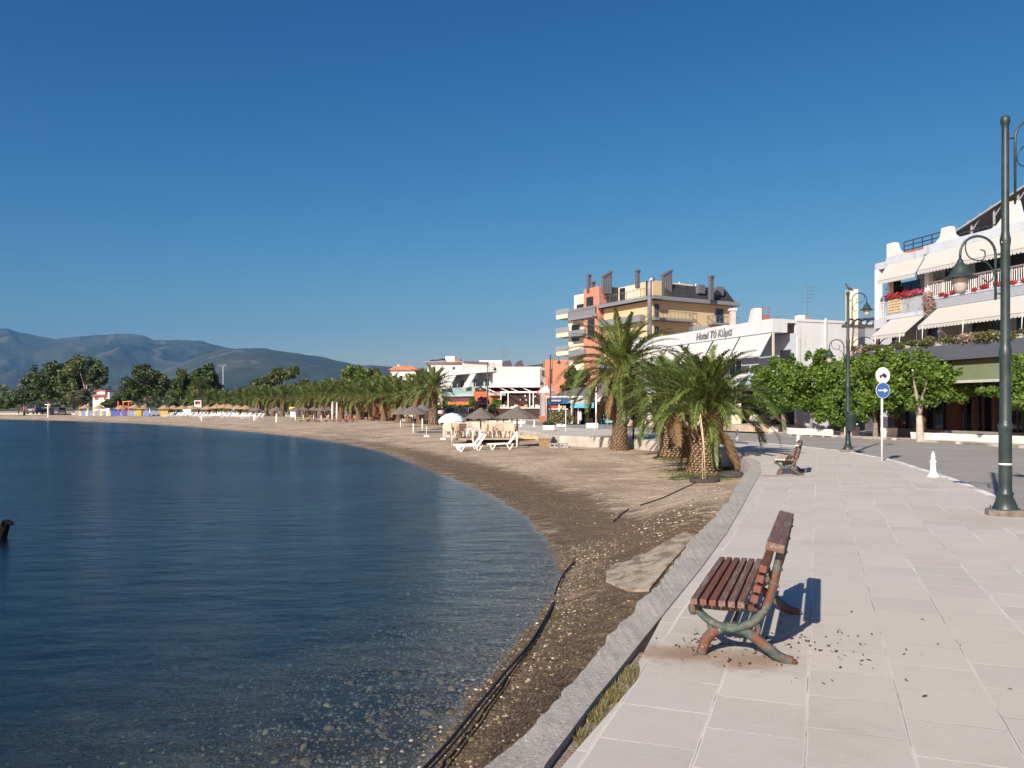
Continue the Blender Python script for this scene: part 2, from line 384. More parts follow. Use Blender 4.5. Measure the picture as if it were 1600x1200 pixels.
# ------------------------------------------------------------ water
w = NT('sea_water'); w.n.remove(w.b)
mp = w.mapping(R(-25), (1, 2.2, 1))
mp2 = w.mapping(R(40), (1, 1.5, 1))
hh = w.math('ADD', w.math('MULTIPLY', w.noise(.9, 3, .5, mp), .9), w.math('ADD', w.math('MULTIPLY', w.noise(5, 4, .6, mp2), .26), w.math('MULTIPLY', w.noise(13, 4, .65, mp), .13)))
sy = w.n.new('ShaderNodeSeparateXYZ'); w.l.new(w.pos, sy.inputs[0])
gain = w.math('MULTIPLY_ADD', w.math('MULTIPLY_ADD', sy.outputs[1], 1 / 45., -.2, clamp=True), 1.4, .58)     # calmer in the shallow corner, more chop on open water
gain = w.math('MULTIPLY', gain, w.math('MULTIPLY_ADD', w.noise(.10, 4, .6), 1.3, .35)); hh = w.math('MULTIPLY', hh, gain)
bn = w.bump(hh, 1.0, .088)
fr = w.n.new('ShaderNodeFresnel'); fr.inputs[0].default_value = 1.33; w.l.new(bn, fr.inputs[1])
gl = w.n.new('ShaderNodeBsdfGlossy'); gl.inputs['Roughness'].default_value = .16; gl.inputs[0].default_value = (.80, .95, 1, 1); w.l.new(bn, gl.inputs['Normal'])
tr = w.n.new('ShaderNodeBsdfTransparent'); tr.inputs[0].default_value = (.93, .96, .96, 1)
mx = w.n.new('ShaderNodeMixShader'); bf = w.n.new('ShaderNodeNewGeometry'); w.l.new(w.math('MULTIPLY', fr.outputs[0], w.math('SUBTRACT', 1, bf.outputs['Backfacing'])), mx.inputs[0]); w.l.new(tr.outputs[0], mx.inputs[1]); w.l.new(gl.outputs[0], mx.inputs[2])
w.l.new(mx.outputs[0], w.n['Material Output'].inputs[0])
va = w.n.new('ShaderNodeVolumeAbsorption'); va.inputs[0].default_value = (.42, .62, .72, 1); va.inputs[1].default_value = .85
vs_ = w.n.new('ShaderNodeVolumeScatter'); vs_.inputs[0].default_value = (.04, .25, .50, 1); vs_.inputs['Density'].default_value = .05; vs_.inputs['Anisotropy'].default_value = .2
w.l.new(va.outputs[0], w.n['Material Output'].inputs['Volume'])

sea = MB().box(-900, 45, -60, 300, -7, -1.0).build('sea', w.m); tag(sea, kind='structure')

# ------------------------------------------------------------ promenade, road, pavements
def resample(pl, n):
    P = np.array(pl, float); s = np.concatenate([[0], np.cumsum(np.hypot(*np.diff(P, axis=0).T))]); t = np.linspace(0, s[-1], n)
    return np.stack([np.interp(t, s, P[:, 0]), np.interp(t, s, P[:, 1])], 1)
def offset(pl, d):  # to the right of the walking direction
    P = np.array(pl, float); T = np.gradient(P, axis=0); T /= np.linalg.norm(T, axis=1)[:, None] + 1e-9
    return P + np.stack([T[:, 1], -T[:, 0]], 1) * d
inner_near = [(-3.4, -8), G(735, 1500)] + [G(a, b) for a, b in [(852, 1198), (892, 1146), (932, 1092), (960, 1058), (996, 1012), (1036, 962), (1096, 888), (1135, 834), (1158, 795), (1177, 759), (1189, 738)]]
pave_near = [(-3.4, -8), G(790, 1500)] + [G(a, b) for a, b in [(878, 1198), (914, 1156), (962, 1102), (996, 1062), (1001, 1046), (998, 1034), (1036, 962), (1096, 888), (1135, 834), (1158, 795), (1177, 759), (1189, 738)]]
far_in = offset(WALL[11:], .38); far_in = [tuple(p) for p in far_in[1:]]
corner_in = [G(1187, 722), G(1166, 713)]
p = NT('promenade_slabs')
bmap = p.mapping(R(-69.5), (1, 1, 1), (0, -.07, 0))
wob = p.n.new('ShaderNodeVectorMath'); wob.operation = 'MULTIPLY_ADD'
nz = p.n.new('ShaderNodeTexNoise'); nz.inputs['Scale'].default_value = 2.5; nz.inputs['Detail'].default_value = 5; p.l.new(p.pos, nz.inputs[0])
p.l.new(nz.outputs['Color'], wob.inputs[0]); wob.inputs[1].default_value = (.022, .022, 0); p.l.new(bmap, wob.inputs[2])
def brick(vec, mort, c1, c2, cm, smooth=.1):
    x = p.n.new('ShaderNodeTexBrick'); x.offset = .38; x.squash = 1; p.l.new(vec, x.inputs[0])
    for k, v in (('Color1', c1), ('Color2', c2), ('Mortar', cm)): x.inputs[k].default_value = lin(v)
    for k, v in (('Scale', 1), ('Mortar Size', mort), ('Mortar Smooth', smooth), ('Brick Width', .5), ('Row Height', .485), ('Bias', 0)): x.inputs[k].default_value = v
    return x
b1 = brick(wob.outputs[0], .010, (.525, .48, .415), (.415, .38, .335), (.66, .62, .55))
pcx = p.mix(p.step(p.noise(.5, 5), .4, .65), b1.outputs[0], (.50, .45, .39))
lay = p.noise(5, 4, .6, p.mapping(R(0), (1, 14, 1)))
pcx = p.mix(p.math('MULTIPLY', p.step(lay, .4, .6), .22), pcx, (.56, .52, .465))
pcx = p.mix(p.math('MULTIPLY', p.step(p.noise(90, 3, .8), .5, .68), .35), pcx, (.27, .25, .225))
pcx = p.mix(p.math('MULTIPLY', p.step(p.noise(160, 2, .8), .55, .68), .4), pcx, (.68, .65, .6))
# dark grout where mortar has fallen out: a second, thinner line broken by noise
b2 = brick(wob.outputs[0], .005, (0, 0, 0), (0, 0, 0), (1, 1, 1), .3)
brk = p.step(p.noise(1.1, 4, .6), .49, .57)
pcx = p.mix(p.math('MULTIPLY', p.math('MULTIPLY', b2.outputs[0], brk), .55), pcx, (.10, .09, .075))
pcx = p.mix(p.math('MULTIPLY', p.step(p.noise(.8, 9, .7, None, .6), .56, .68), .35), pcx, (.34, .30, .255))
# rust stains under the benches
sep = p.n.new('ShaderNodeSeparateXYZ')
def stain(cx, cy, r, stren, colr, cin):
    v = p.n.new('ShaderNodeVectorMath'); v.operation = 'DISTANCE'; p.l.new(p.pos, v.inputs[0]); v.inputs[1].default_value = (cx, cy, 0)
    d = p.math('SUBTRACT', 1, p.math('DIVIDE', v.outputs['Value'], r)); d = p.math('ADD', d, p.math('MULTIPLY_ADD', p.noise(7, 8, .7), 1.2, -.66))
    return p.mix(p.math('MULTIPLY', p.step(d, .15, .7), stren), cin, colr)
FA, BA = G(1085, 1022), G(1215, 1034)
for cx, cy, r, sstr in [(FA[0] - .02, FA[1], .30, .85), (FA[0] - .22, FA[1] + .02, .34, .6), (BA[0] - .22, BA[1] + .04, .34, .75), (BA[0] - .02, BA[1] + .04, .2, .5), (1.85, 6.9, .3, .6), (6.2, 19.7, .5, .5), (6.7, 19.7, .4, .4)]:
    pcx = stain(cx, cy, r, sstr, (.26, .12, .055), pcx)
pcx = stain(FA[0] + .2, FA[1] + .1, .8, .45, (.30, .25, .19), pcx)
pcx = stain(7.0, 12.0, 1.2, .3, (.33, .27, .2), pcx)
bh = p.math('SUBTRACT', p.math('MULTIPLY', p.noise(60, 5, .7), .35), b2.outputs[0])
PAVEM = p.fin(pcx, p.bump(bh, .45, .012), .85)
c = NT('rough_concrete')
cc = c.mix(c.step(c.noise(2.2, 8, .65), .35, .65), (.30, .275, .24), (.43, .395, .35))
cc = c.mix(c.step(c.noise(38, 5, .7), .5, .64), cc, (.46, .44, .40)); cc = c.mix(c.math('MULTIPLY', c.step(c.noise(55, 4, .7), .58, .68), .7), cc, (.10, .09, .075))
cc = c.mix(c.math('MULTIPLY', c.step(c.noise(3.2, 9, .75, None, 1.0), .55, .64), .6), cc, (.30, .25, .18)); cc = c.mix(c.math('MULTIPLY', c.step(c.vor(2.2, 'DISTANCE_TO_EDGE'), .018, .006), .0), cc, (.05, .045, .04))
CONCR = c.fin(cc, c.bump(c.noise(34, 8, .75), .7, .022), .95)
c = NT('pale_concrete')
cc = c.mix(c.step(c.noise(1.2, 8, .65), .35, .65), (.36, .32, .27), (.50, .46, .40)); cc = c.mix(c.math('MULTIPLY', c.step(c.noise(.9, 8, .7, c.mapping(0, (1, 1, .25))), .52, .66), .5), cc, (.26, .225, .18))
PALEC = c.fin(cc, c.bump(c.noise(30, 6, .7), .4, .02), .9)
c = NT('asphalt')
cc = c.mix(c.step(c.noise(.35, 7, .6), .35, .65), (.235, .215, .195), (.29, .27, .25)); cc = c.mix(c.math('MULTIPLY', c.step(c.noise(70, 3, .8), .5, .65), .4), cc, (.42, .40, .36))
cc = c.mix(c.math('MULTIPLY', c.step(c.noise(1.1, 9, .7, None, 1.5), .60, .66), .5), cc, (.14, .125, .11))
ASPH = c.fin(cc, c.bump(c.noise(80, 3, .7), .3, .01), .9)

def slabtop(name, poly, z0, z1, mt, ms, kind='structure'):
    k = len(poly); a = sum(poly[i][0] * poly[(i + 1) % k][1] - poly[(i + 1) % k][0] * poly[i][1] for i in range(k))
    if a < 0: poly = poly[::-1]
    m = MB(); vs = [(x, y, z0) for x, y in poly] + [(x, y, z1) for x, y in poly]
    m.add(vs, [(i, (i + 1) % k, (i + 1) % k + k, i + k) for i in range(k)], 1); m.f.append(tuple(range(k, 2 * k))); m.m.append(0); m.s.append(False)
    return tag(m.build(name, [mt, ms]), kind=kind)
slabtop('promenade', pave_near + corner_in + far_in + [tuple(q) for q in KERB[::-1]], -1.4, 0.0, PAVEM, PALEC)
slabtop('road', KERB + FARK[::-1], -.6, -.10, ASPH, ASPH)
slabtop('pavement', FARK + [(-300, 330), (160, 330), (160, -30), (12, -30)], -.6, .015, M('far_paving', (.34, .30, .255), .9, .12, .8, .2, 20), PALEC)
# kerb stones painted white in places
k = NT('kerb_paint'); kc = k.mix(k.step(k.noise(1.3, 6, .65), .50, .56), (.74, .72, .69), (.40, .375, .34))
KP = k.fin(kc, None, .8)
kp = resample(KERB[1:18], 260); ko = offset(kp, -.16); m = MB()
for i in range(len(kp) - 1):
    a, b, c2, d = kp[i], kp[i + 1], ko[i + 1], ko[i]
    m.hexa([(d[0], d[1], -.2), (a[0], a[1], -.2), (b[0], b[1], -.2), (c2[0], c2[1], -.2)], [(d[0], d[1], .006), (a[0], a[1], .006), (b[0], b[1], .006), (c2[0], c2[1], .006)])
tag(m.build('kerb', KP), kind='structure')
fk = resample(FARK[3:11], 120); fo = offset(fk, .14); m = MB()
for i in range(len(fk) - 1):
    a, b, c2, d = fk[i], fk[i + 1], fo[i + 1], fo[i]; zz = .03
    m.hexa([(a[0], a[1], -.2), (d[0], d[1], -.2), (c2[0], c2[1], -.2), (b[0], b[1], -.2)], [(a[0], a[1], zz), (d[0], d[1], zz), (c2[0], c2[1], zz), (b[0], b[1], zz)])
tag(m.build('kerb', M('pale_kerb', (.50, .46, .40), .9, .2, 2)), kind='structure')

# sea wall: rough cap with a broken outer face
ou = resample(WALL[1:12] , 420); inn = resample(inner_near[1:], 420)
ou2 = resample(WALL[11:], 400)[1:]; in2 = resample([inner_near[-1]] + corner_in + far_in, 400)[1:]
OU = np.vstack([ou, ou2]); IN = np.vstack([inn, in2]); n = len(OU); rows = []
sd = np.concatenate([[0], np.cumsum(np.hypot(*np.diff(OU, axis=0).T))])
nrag = (vnoise(sd, sd * 0, .11, 3) - .5) * .05 + (vnoise(sd, sd * 0, 1.7, 4) - .5) * .05; nrag[420:] *= .25
T = np.gradient(OU, axis=0); T /= np.linalg.norm(T, axis=1)[:, None]; Nn = np.stack([-T[:, 1], T[:, 0]], 1)
dep = np.clip((OU[:, 1] - 3) / 9, 0, 1)
for t, z in [(0, -.10), (0, .012), (.35, .016), (.7, .014), (.94, .01), (1, -.006), ('o', -.12), ('o2', -.5), ('o3', -1.5)]:
    if t == 'o': P = OU + Nn * (nrag[:, None] + .02)
    elif t == 'o2': P = OU + Nn * (nrag[:, None] * .5 + .05)
    elif t == 'o3': P = OU + Nn * .06
    else: P = IN * (1 - t) + OU * t + (Nn * nrag[:, None] * (t ** 4))
    zz = np.full(n, z) + ((vnoise(P[:, 0], P[:, 1], .09, 5) - .5) * .009 + (vnoise(P[:, 0], P[:, 1], .5, 6) - .5) * .02) * (0 if t == 0 else 1) * (OU[:, 1] < 30)
    rows.append(np.column_stack([P, zz]))
Gd = np.stack(rows, 0)
sw = gridmesh('sea_wall', Gd[:, :, 0], Gd[:, :, 1], Gd[:, :, 2], CONCR)
sw.data.materials.append(PALEC); sw.data.polygons.foreach_set('use_smooth', np.zeros(len(sw.data.polygons), bool))
mi = np.zeros((len(rows) - 1, n - 1), np.int32); mi[:, 430:] = 1; sw.data.polygons.foreach_set('material_index', mi.ravel())
tag(sw, 'rough grey concrete sea wall edging the slab promenade above the shore', 'sea wall')
# soil in the gap beside the wall, dry grass growing in it
gapo = [G(a, b) for a, b in [(852, 1198), (892, 1146), (932, 1092), (960, 1058), (996, 1010)]]
soil = slabtop('soil_strip', [(gapo[0][0] - .2, gapo[0][1] - 1.5)] + gapo + [G(1015, 1015), G(1010, 1060), G(970, 1110), G(900, 1198), (gapo[0][0] + .3, gapo[0][1] - 1.5)], -.5, -.035, M('dry_soil', (.25, .20, .15), .95, .35, 30, .8, 60), CONCR)
def tufts(name, areas, n, hmin, hmax, wdt, mat, label=None, zf=lambda x, y: -.035):
    V = []
    for _ in range(n):
        cx, cy, r, ry = areas[rng.integers(len(areas))]
        x = cx + rng.normal() * r; y = cy + rng.normal() * ry; z = zf(x, y)
        for b in range(5):
            a = rng.uniform(0, 2 * pi); hgt = rng.uniform(hmin, hmax); le = rng.uniform(.2, .9) * hgt; bx, by = x + rng.normal() * .012, y + rng.normal() * .012
            tx, ty = math.cos(a), math.sin(a); sx, sy = -ty * wdt, tx * wdt
            V += [(bx - sx, by - sy, z), (bx + sx, by + sy, z), (bx + tx * le + sx * .2, by + ty * le + sy * .2, z + hgt)]
    o = fastmesh(name, V, 3, mat); return tag(o, label, 'grass', kind='stuff')
GRASS = leafmat('dry_grass', (.13, .13, .035), (.40, .33, .16), .3)
seg = [G(a, b, -.03) for a, b in [(962, 1078), (950, 1092), (938, 1108), (925, 1122), (980, 1062), (990, 1052), (902, 1150), (985, 1050), (955, 1086)]]
tufts('grass', [(x, y, .025, .05) for x, y in seg], 700, .012, .040, .0025, GRASS, 'yellow green grass growing between sea wall and slabs')
gs = [S(a, b) for a, b in [(1060, 722), (1080, 735), (1125, 733), (1150, 735), (880, 694), (900, 694), (1145, 720), (1070, 742), (1110, 745)]]
tufts('grass', [(x, y, .35, .7) for x, y, z in gs], 1600, .03, .10, .006, leafmat('green_grass', (.05, .08, .015), (.2, .2, .06)), 'short green grass on the sand beneath the palms', gz)

# ------------------------------------------------------------ pebbles, stones and debris
def icos():
    t = (1 + 5 ** .5) / 2; v = [(-1, t, 0), (1, t, 0), (-1, -t, 0), (1, -t, 0), (0, -1, t), (0, 1, t), (0, -1, -t), (0, 1, -t), (t, 0, -1), (t, 0, 1), (-t, 0, -1), (-t, 0, 1)]
    f = [(0, 11, 5), (0, 5, 1), (0, 1, 7), (0, 7, 10), (0, 10, 11), (1, 5, 9), (5, 11, 4), (11, 10, 2), (10, 7, 6), (7, 1, 8), (3, 9, 4), (3, 4, 2), (3, 2, 6), (3, 6, 8), (3, 8, 9), (4, 9, 5), (2, 4, 11), (6, 2, 10), (8, 6, 7), (9, 8, 1)]
    v = [np.array(a) / np.linalg.norm(a) for a in v]; f2 = []
    for a, b, c_ in f:
        m_ = [(v[a] + v[b]), (v[b] + v[c_]), (v[c_] + v[a])]; m_ = [q / np.linalg.norm(q) for q in m_]
        f2 += [(v[a], m_[0], m_[2]), (v[b], m_[1], m_[0]), (v[c_], m_[2], m_[1]), (m_[0], m_[1], m_[2])]
    return np.array(f), np.array(v), np.array(f2)
ICF, ICV, ICF2 = icos()
def stones(name, pts, mats, mi, label, squash=.6):
    V = []; MI = []
    for k, (x, y, z, r) in enumerate(pts):
        T_ = ICF2 if r > .016 else ICV[ICF]; a = rng.uniform(0, 6.28); s = np.array([r, r * rng.uniform(.6, .95), r * squash]); ph = rng.uniform(0, 6, 3)
        b = T_ * (1 + .13 * np.sin(T_[..., [1, 2, 0]] * 2.3 + ph)) * s
        q = np.stack([b[..., 0] * math.cos(a) - b[..., 1] * math.sin(a) + x, b[..., 0] * math.sin(a) + b[..., 1] * math.cos(a) + y, b[..., 2] + z], -1).reshape(-1, 3)
        V.append(q); MI += [mi[k]] * (len(q) // 3)
    o = fastmesh(name, np.concatenate(V), 3, mats, mi=MI); return tag(o, label, 'pebbles', kind='stuff')
PEBM = [M('pebble_tan', (.24, .18, .11), .8, .3, 9), M('pebble_pale', (.46, .39, .30), .8, .2, 9), M('pebble_dark', (.09, .075, .055), .7, .3, 9), M('pebble_algae', (.105, .083, .036), .7, .45, 6), M('pebble_brown', (.085, .062, .036), .8, .4, 9)]
pts = []; mi = []
sp = resample([G(a, b, -.97) for a, b in [(905, 860), (890, 930), (858, 990), (815, 1040), (775, 1085), (735, 1140), (690, 1200), (640, 1260)]], 200)
for i in range(4600):
    x, y = sp[rng.integers(200)]; q = rng.normal() * .36; x += q + .12; y += rng.normal() * .25
    r = abs(rng.normal()) * .008 + .004
    if rng.random() < .012 and q < .2: r = rng.uniform(.022, .045)
    pts.append((x, y, 0, r)); mi.append(3 if (r > .035 or rng.random() < .18) else rng.choice([0, 0, 0, 1, 2, 2, 2]))
for i in range(9000):
    q = abs(rng.normal()) * 1.5 + .05; x, y = sp[rng.integers(200)]; x -= q; y += rng.normal() * .5; r = abs(rng.normal()) * .009 + .006
    if rng.random() < .012: r = rng.uniform(.03, .06)
    pts.append((x, y, 0, r)); mi.append(rng.choice([3, 4]) if r > .03 else rng.choice([2, 2, 4, 4, 3]))
P = np.array(pts); P[:, 2] = terr(P[:, 0], P[:, 1], True)[0]
ok = ~inpoly(P[:, 0], P[:, 1], TOWNP); pts = P[ok]; mi = list(np.array(mi)[ok])
stones('pebbles', pts, PEBM, mi, 'tan and olive pebbles along the waterline beside the sea wall')
pts = []
for i in range(1000):
    px = rng.uniform(1000, 1165); py = rng.uniform(715, 870); pts.append(G(px, py, -.3) + (0, abs(rng.normal()) * .011 + .008))
for i in range(700):
    px = rng.uniform(700, 1060); py = rng.uniform(690, 860); pts.append(G(px, py, -.55) + (0, abs(rng.normal()) * .011 + .006))
P = np.array(pts); P[:, 2], dss = terr(P[:, 0], P[:, 1]); ok = (dss > .3) & ~inpoly(P[:, 0], P[:, 1], TOWNP); P = P[ok]
stones('pebbles', P, PEBM, list(rng.choice([0, 0, 0, 1, 2], len(P))), 'scattered pale pebbles and shell bits lying on the upper beach')
# dark scraps round the near bench
V = []
for i in range(190):
    x = rng.normal(1.9, .33); y = rng.normal(5.65, .28)
    if rng.random() < .25: x = rng.normal(1.35, .12); y = rng.normal(5.6, .25)
    if rng.random() < .06: x, y = rng.uniform(1.2, 4.0), rng.uniform(4.6, 6.6)
    a = rng.uniform(0, 3.14); L = rng.uniform(.006, .022); wd = L * rng.uniform(.25, .6); z = .004
    c_, s_ = math.cos(a), math.sin(a)
    V += [(x - c_ * L, y - s_ * L, z), (x + s_ * wd, y - c_ * wd, z + .003), (x + c_ * L, y + s_ * L, z + .008), (x - s_ * wd, y + c_ * wd, z + .004)]
tag(fastmesh('leaf_litter', V, 4, M('litter', (.06, .038, .024), .9, .4, 20)), 'small dark leaf scraps scattered on slabs round the near bench', 'leaf litter', kind='stuff')
# seaweed strands: small dark curls on the near beach
V = []
for i in range(15000):
    px = rng.uniform(840, 1060) if i % 3 else rng.uniform(760, 960); py = rng.uniform(790, 1160) if i % 3 else rng.uniform(1040, 1200); x, y = G(px, py, -.85)
    V.append((x, y))
P = np.array(V); zz, dss = terr(P[:, 0], P[:, 1]); dwall, _ = seg_dist(P[:, 0], P[:, 1], WALL)
ok = (dss > .45) & ~inpoly(P[:, 0], P[:, 1], TOWNP) & ((dwall < 1.1 + .6 * vnoise(P[:, 0], P[:, 1], .8, 9)) | (rng.random(len(P)) < .2)) & (P[:, 1] < 14)
P = P[ok]; zz = zz[ok]; V = []
for (x, y), z in zip(P, zz):
    a = rng.uniform(0, 6.28); L = rng.uniform(.015, .05); b = a + rng.uniform(-.7, .7); wd = .0022
    x1, y1 = x + math.cos(a) * L, y + math.sin(a) * L; x2, y2 = x1 + math.cos(b) * L, y1 + math.sin(b) * L; sx, sy = -math.sin(a) * wd, math.cos(a) * wd
    h1 = rng.uniform(.004, .03)
    V += [(x - sx, y - sy, z + .003), (x + sx, y + sy, z + .003), (x1 + sx, y1 + sy, z + h1), (x1 - sx, y1 - sy, z + h1), (x1 - sx, y1 - sy, z + h1), (x1 + sx, y1 + sy, z + h1), (x2 + sx, y2 + sy, z + .008), (x2 - sx, y2 - sy, z + .008)]
tag(fastmesh('seaweed', V, 4, M('seaweed_brown', (.085, .06, .042), .9, .5, 8)), 'matted brown dry seaweed washed up against the sea wall', 'seaweed', kind='stuff')

# ------------------------------------------------------------ hills
def interp_pts(pts, x): P = np.array(pts, float); return np.interp(x, P[:, 0], P[:, 1])
hm = NT('hill_scrub')
hc = hm.mix(hm.step(hm.noise(.0012, 10, .6), .38, .62), (.028, .042, .022), (.062, .070, .042))
hc = hm.mix(hm.math('MULTIPLY', hm.step(hm.noise(.004, 8, .65), .55, .68), .7), hc, (.12, .105, .085))
hc = hm.mix(hm.attr('rock'), hc, (.36, .28, .24))
HILLM = hm.fin(hc, None, .95); hm.b.inputs['Specular IOR Level'].default_value = .1
def ridge(name, a0, a1, r0, rc, sky, seed, n=520, rows=90):
    px = np.linspace(a0, a1, n); t = np.linspace(0, 1.25, rows); PX, TT = np.meshgrid(px, t)
    rr = r0 + (rc - r0) * TT; X = (PX - CX) / F * rr; Y = rr
    crest = (HY - interp_pts(sky, px)) / F * rc + EYE
    big = vnoise(X, Y, 1500, seed) ; mid = vnoise(X, Y, 520, seed + 1); sm = vnoise(X, Y, 190, seed + 2); ti = vnoise(X, Y, 70, seed + 5)
    rid = lambda v: 1 - np.abs(2 * v - 1)
    prof = np.where(TT <= 1, np.clip(TT, 0, 1) ** 1.25, 1 - (TT - 1) * 1.6)
    er = (rid(big) - .5) * .45 + (rid(mid) - .5) * .30 + (rid(sm) - .5) * .11 + (ti - .5) * .04
    env = np.sin(np.clip(TT, 0, 1) * pi) ** .7 * np.where(TT > 1, 0, 1)
    Z = crest[None, :] * (prof + er * env * .55) - .3 + (TT > .95) * (ti - .5) * 9 * (TT <= 1.01)
    Z = np.where(TT == 0, -3, Z)
    rock = np.clip((TT - .9) * 6, 0, 1) * (rid(sm) > .62) * .35 + (rid(mid) * (TT > .5) > .94) * .2
    return tag(gridmesh(name, X, Y, Z, HILLM, dict(rock=rock)), kind='structure')
ridge('hills', -260, 900, 5600, 9500, [(-260, 540), (-100, 528), (-30, 517), (0, 513), (12, 513), (30, 519), (85, 529.5), (110, 527), (150, 523.5), (200, 521), (222, 523), (240, 531), (285, 531), (311, 532), (345, 541), (400, 552), (480, 572), (600, 600), (900, 625)], 3)
ridge('hills', 120, 1700, 3600, 6500, [(120, 622), (200, 600), (260, 578), (300, 561), (350, 546), (380, 544), (415, 544.5), (440, 549), (480, 555), (510, 560), (540, 566), (556, 570), (600, 572), (650, 576), (700, 578), (780, 577), (820, 573), (850, 567), (900, 560), (1000, 556), (1100, 560), (1300, 545), (1390, 535), (1700, 520)], 8)
# ============================================================ BENCHES
def benchmetal():
    m = NT('bench_iron'); c = m.mix(m.step(m.noise(9, 6, .65, m.n.new('ShaderNodeTexCoord').outputs['Object']), .40, .56), (.035, .062, .053), (.085, .115, .098))
    oc = m.n.new('ShaderNodeTexCoord').outputs['Object']
    c = m.mix(m.step(m.noise(5.5, 8, .7, oc), .47, .55), c, (.13, .05, .028)); c = m.mix(m.step(m.noise(38, 5, .7, oc), .62, .70), c, (.33, .33, .28))
    return m.fin(c, m.bump(m.noise(70, 5, .7, oc), .6, .006), .75)
IRON = benchmetal()
def woodmat(name, ca, cb, worn):
    m = NT(name); oc = m.n.new('ShaderNodeTexCoord').outputs['Object']; mp = m.n.new('ShaderNodeMapping'); mp.inputs['Scale'].default_value = (14, .9, 14); m.l.new(oc, mp.inputs[0])
    c = m.mix(m.step(m.noise(6, 8, .65, mp.outputs[0]), .35, .65), ca, cb); c = m.mix(m.step(m.noise(3, 8, .7, mp.outputs[0]), .54 - worn * .16, .66 - worn * .12), c, (.22, .18, .155))
    return m.fin(c, m.bump(m.noise(12, 6, .7, mp.outputs[0]), .7, .004), .7)
WOODR = woodmat('bench_wood_red', (.12, .036, .022), (.19, .072, .042), -.2); WOODG = woodmat('bench_wood_weathered', (.12, .052, .036), (.18, .10, .075), .3); WOODP = woodmat('bench_wood_pale', (.55, .48, .34), (.68, .60, .46), -.3)
def smooth(pts, k=5):
    P = [Vector(p) for p in pts]; out = []
    for i in range(len(P) - 1):
        p0, p1, p2, p3 = P[max(i - 1, 0)], P[i], P[i + 1], P[min(i + 2, len(P) - 1)]
        for j in range(k):
            t = j / k; out.append(.5 * ((2 * p1) + (p2 - p0) * t + (2 * p0 - 5 * p1 + 4 * p2 - p3) * t * t + (3 * p1 - p0 - 3 * p2 + p3) * t ** 3))
    return out + [P[-1]]
def bench(label, loc, rz, slatmats, L=1.62):
    t = thing('park_bench', label, 'bench', loc, rz)   # local: x front->back, y along bench
    for y in (.14, L - .14):
        m = MB(); q = lambda pts: [(a, y, b) for a, b in pts]
        m.tube(smooth(q([(-.005, .0), (.03, .10), (.09, .165), (.17, .195), (.26, .185), (.33, .15), (.42, .085), (.50, .03), (.575, .012)])), .028, 8, sx=1.25)
        m.tube([(-.02, y, .012), (.03, y, .012)], .03, 8); m.tube([(.53, y, .014), (.60, y, .008)], [.034, .02], 8)
        m.tube(smooth(q([(-.045, .315), (.02, .25), (.10, .205), (.19, .19), (.28, .215), (.355, .27), (.41, .35), (.445, .45), (.47, .56), (.495, .68), (.515, .765)])), [.026 + .004 * math.sin(i / 50 * pi) for i in range(51)], 8, sx=1.25)
        m.tube(q([(-.05, .332), (.12, .328), (.36, .335)]), .026, 8, sx=1.2)
        m.ball((-.055, y, .30), .04, 8, sc=(.9, 1, 1.1))
        m.tube(smooth(q([(.06, .235), (.048, .20), (.07, .165)])), .017, 6); m.tube(smooth(q([(.345, .255), (.365, .20), (.345, .15)])), .017, 6)
        m.ball((-.05, y - .03, .352), .013, 6); m.ball((.275, y - .03, .352), .013, 6)
        m.build('side_frame', IRON, t)
    m = MB().tube([(.19, .14, .19), (.19, L - .14, .19)], .012, 6); m.build('tie_rod', IRON, t)
    for i in range(6):
        x = -.055 + i * .0595; m = MB().box(x, x + .045, 0, L + rng.uniform(-.01, .01), .358, .398 + rng.uniform(-.002, .002)); o = m.build('seat_slat', slatmats[i], t, .005)
    for i, (x, z) in enumerate([(.348, .425), (.365, .49), (.382, .555), (.40, .62)]):
        m = MB().box(-.024, .024, 0, L, -.024, .024); m.xf(Matrix.Translation((x, 0, z)) @ Matrix.Rotation(R(14), 4, 'Y')); m.build('back_slat', slatmats[6 + i], t, .005)
    m = MB().box(-.058, .058, -.02, L + .02, -.028, .028); m.xf(Matrix.Translation((.475, 0, .765)) @ Matrix.Rotation(R(12), 4, 'Y')); m.build('top_rail', slatmats[10], t, .007)
    for y in (.14, L - .14):
        for z in (.49, .6, .7): MB().ball((.485 + (z - .5) * .2, y, z), .012, 6).build('bolt', IRON, t)
    return t
bx, by = G(1085, 1022)
brz = R(-20.8)
bench('weathered wood and rusty green iron bench in the foreground on stained slabs', (bx + .0, by - .13, 0), brz, [WOODG, WOODR, WOODR, WOODG, WOODG, WOODG, WOODR, WOODR, WOODR, WOODR, WOODG])
bx, by = G(1213, 742)
bench('distant slatted bench with pale seat ends, beyond the foreground bench', (bx, by - .1, 0), brz, [WOODP, WOODP, WOODP, WOODP, WOODR, WOODG, WOODR, WOODR, WOODR, WOODR, WOODG])

